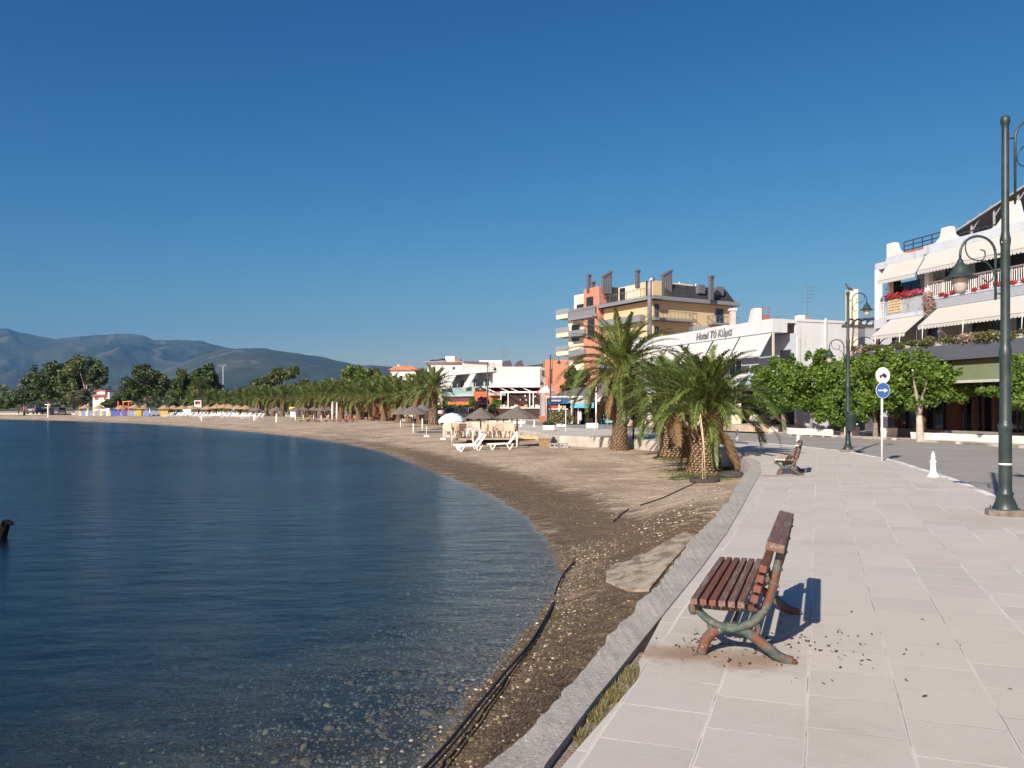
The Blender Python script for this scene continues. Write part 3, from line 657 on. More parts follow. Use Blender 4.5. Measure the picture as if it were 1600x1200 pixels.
# ============================================================ STREET LAMPS
def lampmat():
    m = NT('lamp_paint'); oc = m.n.new('ShaderNodeTexCoord').outputs['Object']
    c = m.mix(m.step(m.noise(3, 7, .65, oc), .38, .62), (.016, .030, .030), (.034, .055, .052)); c = m.mix(m.step(m.noise(4.5, 5, .6, oc), .70, .715), c, (.40, .42, .40))
    return m.fin(c, m.bump(m.noise(40, 4, .6, oc), .25, .006), .42)
LAMP = lampmat(); GLOBE = M('frosted_globe', (.40, .37, .31), .25, .06, 3)
def lamp(label, loc, rz, arms=((1, 4.62, 5.58), (-1, 3.20, 3.86)), det=True, plinth=True, band=False):
    t = thing('street_lamp', label, 'street lamp', loc, rz, 'green lamp posts along the promenade')
    n = 20 if det else 10
    m = MB()
    m.lathe([(.185, .08), (.18, .10), (.10, .29), (.115, .30), (.118, .32), (.098, .345), (.092, .40), (.090, 1.27), (.102, 1.285), (.104, 1.335), (.088, 1.36), (.079, 1.40), (.078, 2.30), (.088, 2.36), (.090, 2.43), (.078, 2.47),
             (.066, 2.56), (.064, 3.98), (.074, 4.02), (.076, 4.09), (.066, 4.13), (.055, 4.2), (.050, 5.70), (.052, 5.78), (.066, 5.80), (.070, 5.85), (.058, 5.90), (.02, 5.92)], n)
    m.build('pole', LAMP, t)
    if plinth:
        m = MB(); r = [.30 + .02 * math.sin(i * 2.3) for i in range(11)]; vs = []
        for z, s in ((-.02, 1), (.06, .98), (.085, .93)):
            for i in range(11): a = 2 * pi * i / 11; vs.append((r[i] * s * math.cos(a), r[i] * s * math.sin(a) * .9, z + .008 * math.sin(i * 1.7) * (z > 0)))
        m.add(vs, [(k * 11 + i, k * 11 + (i + 1) % 11, (k + 1) * 11 + (i + 1) % 11, (k + 1) * 11 + i) for k in range(2) for i in range(11)] + [tuple(range(22, 33))])
        m.build('plinth', M('plinth_dark', (.17, .15, .13), .95, .35, 8, 1, 40), t)
        for a in (.6, 2.2, 3.9, 5.3): MB().tube([(.225 * math.cos(a), .2 * math.sin(a), .07), (.225 * math.cos(a), .2 * math.sin(a), .13)], .012, 6).build('bolt', M('rusty_bolt', (.09, .06, .045), .8), t)
    if band: MB().lathe([(.0925, .742), (.0935, .744), (.0935, .766), (.0925, .768)], n).build('band', WHITE, t)
    for sgn, zb, zc in arms:
        m = MB(); x0 = sgn * .15; rad = .27; xc = x0 + sgn * rad; nseg = 14 if det else 8
        arc = [(x0, 0, zb), (x0, 0, zc)] + [(xc - sgn * rad * math.cos(pi * i / nseg), 0, zc + rad * math.sin(pi * i / nseg)) for i in range(1, nseg + 1)] + [(xc + sgn * rad, 0, zc - .06)]
        m.tube(arc, .019, 8 if det else 5)
        m.tube([(0, 0, zb + .08), (x0, 0, zb + .08)], .014, 6); m.tube([(0, 0, zc), (x0, 0, zc)], .014, 6); m.ball((x0, 0, zb), .02, 6)
        # scroll: starts on the arch, curls back under it, then down the strut
        s1 = [(xc + sgn * rad * math.cos(R(a)), 0, zc + rad * math.sin(R(a))) for a in (50, 42)]
        ce = (xc - sgn * .03, zc - .02)
        s1 = [(xc + sgn * .17, 0, zc + .21), (xc + sgn * .19, 0, zc + .10), (xc + sgn * .15, 0, zc - .02), (xc + sgn * .05, 0, zc - .08), (xc - sgn * .06, 0, zc - .085)]
        up = s1 + [(xc - sgn * .11, 0, zc - .03), (xc - sgn * .10, 0, zc + .05), (xc - sgn * .04, 0, zc + .07)]
        m.tube(smooth(up, 4), .010, 5)
        dn = [(xc - sgn * .06, 0, zc - .085), (xc - sgn * .16, 0, zc - .14), (xc - sgn * .235, 0, zc - .25), (xc - sgn * .22, 0, zc - .37), (xc - sgn * .14, 0, zc - .41), (xc - sgn * .08, 0, zc - .35)]
        m.tube(smooth(dn, 4), .010, 5)
        a = m.build('arm', LAMP, t)
        hx, hz = xc + sgn * rad, zc - .06
        m = MB().lathe([(.022, 0), (.030, -.02), (.045, -.03), (.042, -.06), (.060, -.075), (.085, -.11), (.115, -.165), (.135, -.215), (.165, -.25), (.245, -.285), (.25, -.292), (.235, -.295), (.13, -.262), (.10, -.26)][::-1], n, (hx, 0, hz))
        m.build('lamp_shade', LAMP, t)
        m = MB().lathe([(.02, -.52), (.06, -.508), (.085, -.47), (.105, -.40), (.118, -.32), (.112, -.265)], n, (hx, 0, hz)); m.build('globe', GLOBE, t)
    return t
x, y = G(1577, 806); L1 = lamp('nearest tall green lamp post with chipped paint and white band, at the kerb', (x, y + .10, 0), 0, band=True); L1.scale = (1, 1, 1.032)
x, y = G(1325, 706); L2 = lamp('lamp post with a bird on top and a litter bin, behind the second bench', (x, y, 0), 0)
for j, (px, D, lab) in enumerate([(860, 66.5, 'lamp post beside the tall palm, in front of the grey roofed cafe'), (762, 78.3, 'lamp post between thatched parasols and the orange restaurant'), (1004, 62, 'lamp post whose top shows above the palm crowns by the hotel')]):
    lamp(lab, (W(px, D), D, -.02), 0, det=False, plinth=False)
# litter bin strapped to the second lamp
t = thing('litter_bin', 'dark green litter bin strapped to the lamp post with the bird', 'litter bin', (L2.location.x, L2.location.y - .26, .78))
MB().lathe([(.14, 0), (.155, .02), (.19, .58), (.2, .6), (.2, .63), (.17, .63), (.16, .56)], 14).build('body', LAMP, t); MB().lathe([(.195, .66), (.19, .70), (.05, .74)], 14).build('lid', LAMP, t); MB().bar((0, .1, .3), (0, .26, .3), .04).build('bracket', GREYM, t)
# bird
def bird(loc):
    m = MB(); m.tube(smooth([(.21, 0, .02), (.10, 0, .055), (.02, 0, .10), (-.05, 0, .17), (-.08, 0, .225), (-.10, 0, .25)]), [.008, .012, .02, .025, .034, .045, .05, .055, .058, .06, .058, .055, .05, .046, .042, .036, .03, .028, .026, .028, .03, .030, .026, .02, .015, .008][:26], 8, sx=.8)
    m.ball((-.10, 0, .265), .032, 8, sc=(1.15, .85, .9)); m.tube([(-.13, 0, .262), (-.165, 0, .252)], [.009, .002], 5)
    m.tube([(-.0, .02, .07), (-.01, .02, .0)], .005, 5); m.tube([(-.0, -.02, .07), (-.01, -.02, 0)], .005, 5)
    o = m.build('bird', M('bird_grey', (.05, .05, .065), .7, .3, 20)); o.location = loc
    return tag(o, 'dark grey bird perched on top of the second lamp post', 'bird')
bird((L2.location.x + .02, L2.location.y, 5.92))

# ============================================================ BOLLARDS
def bollard(label, loc):
    m = MB().lathe([(.145, 0), (.145, .02), (.11, .035), (.095, .07), (.072, .14), (.066, .20), (.064, .33), (.075, .345), (.082, .36), (.075, .375), (.056, .39), (.05, .42), (.046, .46), (.056, .47), (.056, .485), (.036, .50), (.044, .53), (.034, .555), (.016, .575), (.008, .61)], 16)
    o = m.build('bollard', WHITE); o.location = loc; return tag(o, label, 'bollard', 'white bollards along the kerb')
for lab, px, py in [('white turned bollard nearest the camera, on the slabs beside the road', 1458, 745), ('white bollard right behind the second bench, at the kerb', 1247, 697), ('small white bollard beyond the palm shadows, by the road', 1152, 688),
                    ('distant white bollard just left of the low planter box', 835, 667), ('distant white bollard between the two others near the thatched parasols', 814, 666.5), ('distant white bollard farthest left, seen past the beach chairs', 797, 665)]:
    x, y = G(px, py); bollard(lab, (x, y, 0))

# ============================================================ ROAD SIGN
x, y = G(1378, 720); t = thing('road_sign', 'white post with blue arrow disc under a white tractor disc', 'road sign', (x, y, 0), R(13))
MB().tube([(0, 0, -.02), (0, 0, 2.84)], .032, 10).build('post', WHITE, t)
BLUE = M('sign_blue', (.04, .12, .36), .45, .1, 3); SW = M('sign_white', (.70, .70, .66), .5, .05, 3); BLK = M('sign_black', (.02, .02, .025), .6)
def disc(name, z, r, mat): m = MB().tube([(0, -.035, z), (0, -.047, z)], r, 28, sm=False); return m.build(name, mat, t)
d = disc('sign_disc', 2.16, .245, SW); d2 = disc('sign_disc', 2.62, .25, SW)
tag(d, 'blue disc with a white arrow pointing right'); tag(d2, 'white disc with a black tractor')
m = MB().tube([(0, -.0475, 2.16), (0, -.050, 2.16)], .232, 28, sm=False); m.build('blue_face', BLUE, d)
m = MB().extr([(-.17, 2.14), (.06, 2.14), (.03, 2.09), (.18, 2.16), (.03, 2.23), (.06, 2.18), (-.17, 2.18)], -.054, -.051); m.build('arrow', SW, d)
m = MB(); m.tube([(.07, -.052, 2.60), (.07, -.049, 2.60)], .062, 16, sm=False); m.tube([(-.085, -.052, 2.565), (-.085, -.049, 2.565)], .035, 12, sm=False)
m.extr([(-.12, 2.59), (.02, 2.585), (.04, 2.66), (-.02, 2.66), (-.04, 2.63), (-.12, 2.625)], -.0525, -.049); m.extr([(.0, 2.66), (.0, 2.73), (.015, 2.73), (.015, 2.66)], -.0525, -.049); m.extr([(.02, 2.66), (.06, 2.66), (.06, 2.68), (.02, 2.68)], -.0525, -.049)
m.build('tractor_symbol', BLK, d2)

# ============================================================ PALMS
PALML = leafmat('palm_leaflet', (.055, .092, .02), (.20, .265, .068), .32, .42)
PALMD = leafmat('palm_dead_frond', (.14, .085, .035), (.30, .19, .09), .2, .7)
RACH = M('palm_rachis', (.26, .26, .08), .6, .2, 4)
def frond(V, MI, az, el, L, droop, nl, ll, wid, base, seg=2, twist=0.0, dead=False):
    n = 22; p = Vector(base); pts = [p.copy()]; dirs = []; a = el
    h = Vector((math.cos(az), math.sin(az), 0)); side0 = Vector((-math.sin(az), math.cos(az), 0)); side = side0
    for i in range(n):
        t = (i + .5) / n; an = el - droop * t ** 1.3
        d = (h * math.cos(an) + Vector((0, 0, 1)) * math.sin(an) + side0 * twist * t).normalized(); dirs.append(d); p = p + d * (L / n); pts.append(p.copy())
    # rachis: thin strip of 3 sides
    for i in range(n):
        r0 = .028 * (1 - i / n) ** .8 + .004; r1 = .028 * (1 - (i + 1) / n) ** .8 + .004; r0 *= L / 3; r1 *= L / 3
        up = side0.cross(dirs[i]).normalized() * -1
        A, B = pts[i], pts[i + 1]
        for u, v in ((side0, up), (up, -side0), (-side0, side0)):
            V += [tuple(A + u * r0), tuple(B + u * r1), tuple(B + v * r1), tuple(A + v * r0)]; MI.append(1)
    for k in range(nl):
        t = .13 + .87 * (k + rng.uniform(-.3, .3)) / nl; t = min(max(t, .1), .995); i = min(int(t * n), n - 1); f = t * n - i
        o = pts[i] + (pts[i + 1] - pts[i]) * f; d = dirs[i]; up = side0.cross(d).normalized() * -1
        if up.z < 0: up = -up
        prof = min(1, .35 + 2.6 * (t - .1)) * (1 - .62 * max(0, (t - .45) / .55) ** 1.6)
        for sg in (-1, 1):
            l = ll * prof * rng.uniform(.85, 1.1); v = rng.uniform(.15, .5)
            ld_ = (d * (.55 + .35 * t) + side0 * sg * (.80 - .25 * t) + up * v + Vector(rng.normal(0, .07, 3))).normalized()
            w = wid * (.7 + .5 * prof); wv = ld_.cross(up).normalized() * w
            if seg == 1:
                e = o + ld_ * l + Vector((0, 0, -.10 * l)); V += [tuple(o - wv), tuple(o + wv), tuple(e + wv * .25), tuple(e - wv * .25)]; MI.append(2 if dead else 0)
            else:
                mdd = o + ld_ * l * .55; e = o + ld_ * l + Vector((0, 0, -.22 * l))
                V += [tuple(o - wv * .7), tuple(o + wv * .7), tuple(mdd + wv), tuple(mdd - wv)]; V += [tuple(mdd - wv), tuple(mdd + wv), tuple(e + wv * .12), tuple(e - wv * .12)]; MI += [2 if dead else 0] * 2
def palm(label, loc, th, tr, nf, L, nl, ll, wid, seg=2, scales=True, dead=6, lean=(0, 0), el_lo=-.35, bulge=1.0, group=None, droop=1.7, skirt=.5, cs=1.0):
    t = thing('palm_tree', label, 'palm tree', loc, 0, group); top = Vector((lean[0], lean[1], th))
    V = []; MI = []
    for k in range(nf + dead):
        u = (k + .5) / nf; isd = k >= nf
        el = (pi / 2 * .97) * (1 - u) ** .8 + el_lo * u if not isd else rng.uniform(-1.1, -.6); el += rng.normal() * .09
        az = k * 2.39996 + rng.normal() * .15; Lf = L * (rng.uniform(.86, 1.08)) * (.72 if isd else 1) * (.8 + .2 * min(1, u * 4))
        dr = droop * (.55 + .5 * min(1, u * 1.9)) * rng.uniform(.85, 1.2) if not isd else .5
        b = top + Vector((math.cos(az), math.sin(az), 0)) * tr * .35 * min(1, u * 1.5) + Vector((0, 0, .25 * (1 - u)))
        frond(V, MI, az, el, Lf, dr, nl, ll, wid, b, seg, rng.normal() * .15, isd)
    fastmesh('crown', V, 4, [PALML, RACH, PALMD], t, MI)
    # trunk with cut leaf bases in a spiral
    m = MB(); K = 12
    prof = [(tr * 1.22, -.25), (tr * 1.15, .05), (tr * .98, th * .12), (tr * .88, th * .3), (tr * .86, th * .55), (tr * .92 * bulge, th * .75), (tr * 1.02 * bulge, th * .9), (tr * .9, th * 1.0), (tr * .5, th * 1.08)]
    fr_ = lambda z: (lean[0] * (z / th) ** 2, lean[1] * (z / th) ** 2)
    vs = []; ns = 16
    for r, z in prof:
        ox, oy = fr_(max(z, 0))
        for j in range(ns): a = 2 * pi * j / ns; vs.append((ox + r * .93 * math.cos(a), oy + r * .93 * math.sin(a), z))
    m.add(vs, [(i * ns + j, i * ns + (j + 1) % ns, (i + 1) * ns + (j + 1) % ns, (i + 1) * ns + j) for i in range(len(prof) - 1) for j in range(ns)] + [tuple(range((len(prof) - 1) * ns, len(prof) * ns))], 0, True)
    PR = np.array(prof)
    if scales:
        rowh = .085 * cs if seg == 2 else .22; rows = int(th * 1.02 / rowh)
        for i in range(rows):
            z = .02 + i * rowh; r = float(np.interp(z, PR[:, 1], PR[:, 0])); per = max(8, int(2 * pi * r / (.17 * cs if seg == 2 else .34))); ox, oy = fr_(z)
            for j in range(per):
                if rng.random() < .07: continue
                a = 2 * pi * (j + .5 * (i % 2) + .25 * math.sin(i * 1.3) + rng.uniform(-.16, .16)) / per; w = pi / per * rng.uniform(.78, 1.05); hh = rowh * rng.uniform(.6, 1.3); k0 = z / th
                out = r * (1.06 + (.10 if k0 > .55 else .035) * rng.uniform(.5, 1.2)); low = r * .93
                pt = lambda rr, aa, zz: (ox + rr * math.cos(aa), oy + rr * math.sin(aa), zz)
                q = [pt(low, a - w, z), pt(low, a, z - hh * .95), pt(low, a + w, z), pt(out, a + w * .55, z + hh * .45), pt(out * .995, a, z + hh * .85), pt(out, a - w * .55, z + hh * .45), pt(out * 1.01, a, z + hh * .0)]
                m.add(q, [(0, 1, 6, 5), (1, 2, 3, 6), (6, 3, 4, 5)], 0); m.m[-1] = 1
                m.m[-2] = 0; m.m[-3] = 0
    m.build('trunk', [M('palm_bark', (.13, .088, .055), .95, .4, 9, 1, 30), M('palm_bark_cut', (.31, .20, .11) if bulge >= 1 else (.24, .18, .12), .9, .3, 9)], t)
    if skirt:
        V = []
        for k in range(int(900 * skirt)):
            a = rng.uniform(0, 6.28); z = th * rng.uniform(.82, 1.08); r = tr * rng.uniform(.8, 1.12); ox, oy = fr_(z)
            p = Vector((ox + r * math.cos(a), oy + r * math.sin(a), z)); d = Vector((math.cos(a) * rng.uniform(.1, .5), math.sin(a) * rng.uniform(.1, .5), rng.uniform(-.6, .9))).normalized() * rng.uniform(.15, .5) * tr * 1.4
            s_ = Vector((-math.sin(a), math.cos(a), 0)) * .018 * (tr / .5); V += [tuple(p - s_), tuple(p + s_), tuple(p + d + s_ * .3), tuple(p + d - s_ * .3)]
        fastmesh('fibre', V, 4, PALMD, t)
    return t
x, y, z = S(1101, 738)
palm('squat palm with a thick pineapple-like trunk, nearest the sea wall corner', (x, y, z), 1.78, .53, 84, 3.05, 84, .42, .013, el_lo=.3, droop=1.62, dead=4, lean=(.05, 0))
x, y, z = S(1050, 713)
palm('palm with a stout scaly trunk standing between two other palms', (x, y, z), 2.05, .52, 70, 3.0, 62, .44, .016, el_lo=.2, dead=4, droop=1.6)
x, y = W(968, 41.2), 41.2; z = gz(x, y) - .1
palm('taller palm with a slimmer curved trunk, left of the three near palms', (x, y, z), 3.9, .40, 84, 3.75, 66, .46, .018, lean=(.15, .2), el_lo=-.3, dead=12, bulge=.98, droop=1.45, skirt=1.0, cs=.9)
# sapling with support stake standing in a tyre, and the second tyre
def tyre(label, loc, r=.36, rz=0):
    m = MB(); n, k = 28, 10; vs = []
    for i in range(n):
        a = 2 * pi * i / n
        for j in range(k):
            b = 2 * pi * j / k; rr = r + .095 * math.cos(b); vs.append((rr * math.cos(a), rr * math.sin(a), .08 + .085 * math.sin(b) * (1 if abs(math.sin(b)) < .8 else .9)))
    m.add(vs, [(i * k + j, ((i + 1) % n) * k + j, ((i + 1) % n) * k + (j + 1) % k, i * k + (j + 1) % k) for i in range(n) for j in range(k)], 0, True)
    o = m.build('tyre', M('old_rubber', (.05, .042, .036), .8, .3, 5)); o.location = loc; o.rotation_euler = (R(2), R(-2), rz); return tag(o, label, 'tyre')
x, y, z = S(1101, 753); tyre('old tyre lying on sand around the staked sapling', (x, y, z - .03)); SX, SY, SZ = x, y, z
t = thing('sapling', 'thin bare sapling tied to a pale stake inside a tyre', 'sapling', (x, y, z))
MB().tube(smooth([(-.05, 0, 0), (-.07, 0, .5), (-.04, .02, 1.1), (-.13, .02, 1.75), (-.16, .0, 2.0)]), .014, 6).build('stem', M('sapling_bark', (.40, .32, .22), .8, .3, 12), t)
MB().tube([(.03, .02, 0), (-.02, .02, 1.15), (-.12, .03, 2.05)], .017, 6).build('stake', M('stake_wood', (.55, .44, .30), .8, .2, 10), t)
MB().tube([(-.13, 0, 1.86), (-.20, 0, 1.80), (-.20, 0, 1.72)], .012, 5).build('tie', WHITE, t)
x, y, z = S(1143, 744); tyre('empty old tyre half sunk beside the sea wall corner', (x, y, z - .03), .36, 1)
# black hoses
def hose(label, px, r, dz=.02, zf=None):
    P = []
    for a, b in px:
        if zf is None: x, y, z = S(a, b); P.append((x, y, z + dz))
        else: x, y = G(a, b, zf); P.append((x, y, max(zf, gz(x, y) + .02)))
    o = MB().tube(smooth(P, 6), r, 6).build('hose', M('black_rubber', (.012, .012, .013), .5)); return tag(o, label, 'hose')
hose('thick black double hose running along the water edge', [(640, 1225), (700, 1160), (745, 1105), (790, 1050), (830, 1005), (860, 960), (868, 925), (880, 905), (898, 885)], .014, zf=-.90)
hose('second strand of the black hose in the shallow pebbles', [(650, 1225), (712, 1158), (755, 1103), (797, 1052), (838, 1003), (864, 955), (871, 927), (882, 908)], .009, zf=-.90)
hose('thin dark hose lying on sand from tyre to shore', [(1086, 756), (1060, 768), (1040, 777), (1020, 785), (1000, 791)], .014)
hose('short end of dark hose on the seaweed covered sand', [(982, 797), (970, 806), (958, 817)], .014)
# broken concrete apron on the beach beside the wall
cp = [(947, 912), (947, 895), (962, 884), (984, 880), (992, 872), (1012, 868), (1040, 851), (1072, 836), (1088, 842), (1062, 868), (1040, 893), (1014, 926), (985, 926)]
pl = [S(a, b) for a, b in cp]; m = MB(); k = len(pl); cx_, cy_ = np.mean([q[0] for q in pl]), np.mean([q[1] for q in pl])
vs = [(q[0], q[1], q[2] - .25) for q in pl] + [(q[0], q[1], q[2] + .03) for q in pl] + [(cx_ + (q[0] - cx_) * .93, cy_ + (q[1] - cy_) * .93, q[2] + .04) for q in pl]
m.add(vs, [(i, (i + 1) % k, (i + 1) % k + k, i + k) for i in range(k)] + [(i + k, (i + 1) % k + k, (i + 1) % k + 2 * k, i + 2 * k) for i in range(k)] + [tuple(range(2 * k, 3 * k))]); o = m.build('concrete_slab', M('sandy_concrete', (.30, .25, .19), .95, .2, 6, .8, 30, dirt=(.16, .12, .09), dscale=5))
tag(o, 'broken flat concrete slab lying on the beach against the sea wall', 'concrete slab')
# black bins / signboard by the tall palm
x, y = G(989, 686); t = thing('notice_board', 'small black board on a dark post beside the tall palm', 'notice board', (x, y - .15, -.5)); MB().bar((0, 0, 0), (0, 0, 1.75), .09).build('post', BLK, t); MB().box(.06, .40, -.05, .03, 1.15, 1.65).build('board', BLK, t)
x, y = G(983, 692.5, -.3); t = thing('black_crate', 'black plastic crate standing at the foot of the tall palm', 'crate', (x, y, -.45), .2); MB().box(-.22, .22, -.2, .2, 0, .40).build('body', M('black_plastic', (.02, .02, .022), .6), t, .02); MB().box(-.24, .24, -.22, .22, .40, .44).build('rim', M('black_plastic', (.02, .02, .022)), t)
# ============================================================ BUILDINGS
class Fac:  # a facade plane: origin at pixel px0 / depth D0, local x along the facade (to the right in the picture), y into the building
    def __init__(s, px0, D0, dx, dy, z0=0.0):
        s.O = (W(px0, D0), D0); L = math.hypot(dx, dy); s.e = (dx / L, dy / L); s.n = (-s.e[1], s.e[0]); s.rz = math.atan2(dy, dx); s.z0 = z0
    def D(s, px, t=0.0):
        k = (px - CX) / F; ox, oy = s.O[0] + s.n[0] * t, s.O[1] + s.n[1] * t
        a = (k * oy - ox) / (s.e[0] - k * s.e[1]); return oy + a * s.e[1], a
    def x(s, px, t=0.0): return s.D(px, t)[1]
    def z(s, px, py, t=0.0): return Zp(py, s.D(px, t)[0]) - s.z0
    def root(s, name, label, cat, group=None): return thing(name, label, cat, (s.O[0], s.O[1], s.z0), s.rz, group)
def window(par, x0, x1, y, z0, z1, mat=None, frame=None, mull=1, name='window', depth=.06, sill=False):
    f = MB(); w = .05; fr = frame or WHITE
    f.box(x0, x1, y - depth, y, z0, z0 + w); f.box(x0, x1, y - depth, y, z1 - w, z1); f.box(x0, x0 + w, y - depth, y, z0 + w, z1 - w); f.box(x1 - w, x1, y - depth, y, z0 + w, z1 - w)
    for i in range(1, mull + 1):
        xc = x0 + (x1 - x0) * i / (mull + 1); f.box(xc - .02, xc + .02, y - depth * .9, y, z0 + w, z1 - w)
    o = f.build(name, fr, par); MB().box(x0 + w, x1 - w, y - .02, y - .005, z0 + w, z1 - w).build('pane', mat or GLASS, o)
    if sill: MB().box(x0 - .06, x1 + .06, y - .12, y, z0 - .06, z0 - .003).build('sill', WHITE, o)
    return o
def railing(par, pts, h, mat, step=.13, name='railing', bar=.018, z=0):
    m = MB()
    for a, b in zip(pts[:-1], pts[1:]):
        A, B = Vector(a), Vector(b); L = (B - A).length; n = max(1, int(L / step))
        m.bar(A + Vector((0, 0, h)), B + Vector((0, 0, h)), bar * 2); m.bar(A + Vector((0, 0, .08)), B + Vector((0, 0, .08)), bar * 1.4)
        if h > .7: m.bar(A + Vector((0, 0, h * .82)), B + Vector((0, 0, h * .82)), bar)
        for i in range(n + 1): p = A + (B - A) * i / n; m.bar(p, p + Vector((0, 0, h)), bar * (1.8 if i % 8 == 0 else 1))
    return m.build(name, mat, par)
def awning(par, x0, x1, y0, z0, y1, z1, mat, val=.16, scal=True, name='awning', arms=None, valmat=None):
    m = MB(); n = max(1, int((x1 - x0) / .22)); sag = .03
    m.slab([(x0, y1, z1), (x1, y1, z1), (x1, y0, z0), (x0, y0, z0)], .02, 0)
    for i in range(n):
        a = x0 + (x1 - x0) * i / n; b = x0 + (x1 - x0) * (i + 1) / n; c = (a + b) / 2; v = val
        pts = [(a, y1 - .012, z1 - .03), (b, y1 - .012, z1 - .03), (b, y1 - .012, z1 - .03 - v * .6), (b - (b - a) * .25, y1 - .012, z1 - .03 - v), (a + (b - a) * .25, y1 - .012, z1 - .03 - v), (a, y1 - .012, z1 - .03 - v * .6)] if scal else [(a, y1 - .012, z1 - .03), (b, y1 - .012, z1 - .03), (b, y1 - .012, z1 - .03 - v), (a, y1 - .012, z1 - .03 - v)]
        m.add(pts, [tuple(range(len(pts)))], 1); m.add([(p[0], p[1] + .008, p[2]) for p in pts], [tuple(range(len(pts) - 1, -1, -1))], 1)
    o = m.build(name, [mat, valmat or mat], par)
    MB().bar((x0, y1, z1 - .012), (x1, y1, z1 - .012), .035).build('front_bar', M('awning_bar', (.30, .29, .27), .5), o)
    k_ = int((x1 - x0) / 1.15)
    if k_ > 0:
        q = MB(); [q.bar((x0 + (x1 - x0) * i / (k_ + 1), y0, z0 + .004), (x0 + (x1 - x0) * i / (k_ + 1), y1, z1 + .004), .012) for i in range(1, k_ + 1)]; q.build('seam', M('awning_seam', (.44, .42, .37), .8), o)
    if arms:
        for ax in arms:
            a = MB().tube([(ax, y0 + .12, z1 - 1.15), (ax, y1 - .05, z1 - .75), (ax, y1, z1)], .022, 6); a.build('awning_arm', WHITE, o)
    return o
AWN = leafmat('awning_cream', (.60, .59, .54), (.60, .59, .54), .22, .8)
AWNW = leafmat('awning_white', (.62, .615, .60), (.62, .615, .60), .2, .8)
def leafblob(name, par, lobes, n, size, mat, seed=0, flat=1.0, loc=None):
    V = []
    for (cx, cy, cz, rx, ry, rz), w in zip(lobes, [l[3] * l[4] * l[5] for l in lobes]):
        tot = sum(l[3] * l[4] * l[5] for l in lobes); k = int(n * w / tot) + 1
        d = rng.normal(size=(k, 3)); d /= np.linalg.norm(d, axis=1)[:, None]; r = rng.uniform(.35, 1, k) ** .5
        P = d * r[:, None] * np.array([rx, ry, rz]) * (1 + .18 * rng.normal(size=(k, 1))) + np.array([cx, cy, cz])
        V.append(leafcards(P, size, d))
    V = np.concatenate(V); o = fastmesh(name, V, 4, mat, par)
    return o
def leafcards(P, size, D=None):
    k = len(P); a = rng.normal(size=(k, 3)); a[:, 2] *= .6
    if D is not None: a = a - D * (a * D).sum(1)[:, None] * .55
    a /= np.linalg.norm(a, axis=1)[:, None]; b = rng.normal(size=(k, 3)); b = np.cross(a, b); b /= np.linalg.norm(b, axis=1)[:, None]
    s = size * rng.uniform(.6, 1.3, (k, 1)); a = a * s; b = b * s * .62
    return np.stack([P - a, P + b, P + a, P - b], 1).reshape(-1, 3)

# ---------------------------------------------------------------- white balcony building over the cafe (right)
f = Fac(1385, 48, .2573, -.966, 0); B = f.root('cafe_building', 'white balcony building with cream awnings and red flowers above a dark glass cafe', 'building')
XR = f.x(1790); GREYB = M('grey_board', (.30, .33, .37), .7, .08, 2, stretch=(6, 1, 1)); PALEB = M('pale_blue_render', (.46, .50, .55), .8, .08, 1, stretch=(1.5, 1.5, .3), dirt=(.34, .35, .36), dscale=1.6, dlo=.54, dhi=.7); WALLB = M('pier_render', (.50, .48, .46), .9, .06, 1)  # WALLB: even warm grey for the piers
xs = f.x(1452)
zt = 10.32; zr0, zr1 = 6.98, 7.95
m = MB(); m.box(-.1, XR, 2.2, 14, 4.3, 10.0); m.box(-.1, XR, 3.7, 14, 0, 4.297); m.build('wall', M('building_white', (.50, .50, .50), .85, .07, 1), B)
m = MB(); m.box(-.05, xs - .14, 0, 2.35, 9.97, 10.36); m.build('roof_slab', PALEB, B)
m = MB(); m.box(xs - .12, XR, -.28, 2.35, 9.98, 10.45); m.build('roof_slab', PALEB, B)
m = MB(); m.box(-1.25, -.07, .2, 3.5, 9.85, 10.25); m.build('roof_slab', PALEB, B)
for xa, xb, ya, z0, z1 in [(-1.25, -.95, .2, 6.9, 9.85), (0, .16, .05, 7.9, 9.96), (xs - .12, xs + .18, -.2, 7.9, 9.97), (f.x(1660), f.x(1660) + .3, -.2, 7.9, 9.97)]:
    MB().box(xa, xb, ya, ya + .3, z0, z1).build('column', M('column_white', (.72, .70, .67), .8, .05, 1), B)
# balcony slabs and parapets
MB().box(0.02, xs - .02, -.04, 2.2, 6.75, 7.0).build('balcony_slab', PALEB, B); MB().box(0.02, xs - .02, -.04, .12, 7.003, 7.93).build('parapet', M('parapet_grey', (.34, .38, .41), .85, .15, 1.5, dirt=(.22, .24, .25), dscale=1.5), B)
MB().box(xs, XR, -.3, 2.2, 6.95, 7.5).build('balcony_slab', GREYB, B); MB().box(xs, XR, -.33, -.303, 7.43, 7.52).build('slab_trim', PALEB, B)
MB().box(-1.3, 0, .2, 3.5, 6.35, 6.9).build('side_slab', PALEB, B)
railing(B, [(xs + .2, -.26, 7.52), (XR, -.26, 7.52)], .86, WHITE, .13, bar=.03); railing(B, [(-.94, .25, 6.9), (0, .25, 6.9)], .95, WHITE, .13, bar=.03)
# awnings
awning(B, .15, xs - .25, -.06, 9.95, -.72, 8.98, AWN, .2); awning(B, xs + .2, f.x(1655), -.3, 9.97, -.95, 9.02, AWN, .2); awning(B, f.x(1665), XR, -.3, 9.97, -.95, 9.02, AWN, .2)
awning(B, f.x(1392), f.x(1446), -.02, 6.73, -1.35, 5.72, AWN, .18, arms=[f.x(1399), f.x(1438)]); awning(B, f.x(1472), XR, -.3, 6.93, -1.55, 5.95, AWN, .18, arms=[f.x(1480), f.x(1545), f.x(1640)])
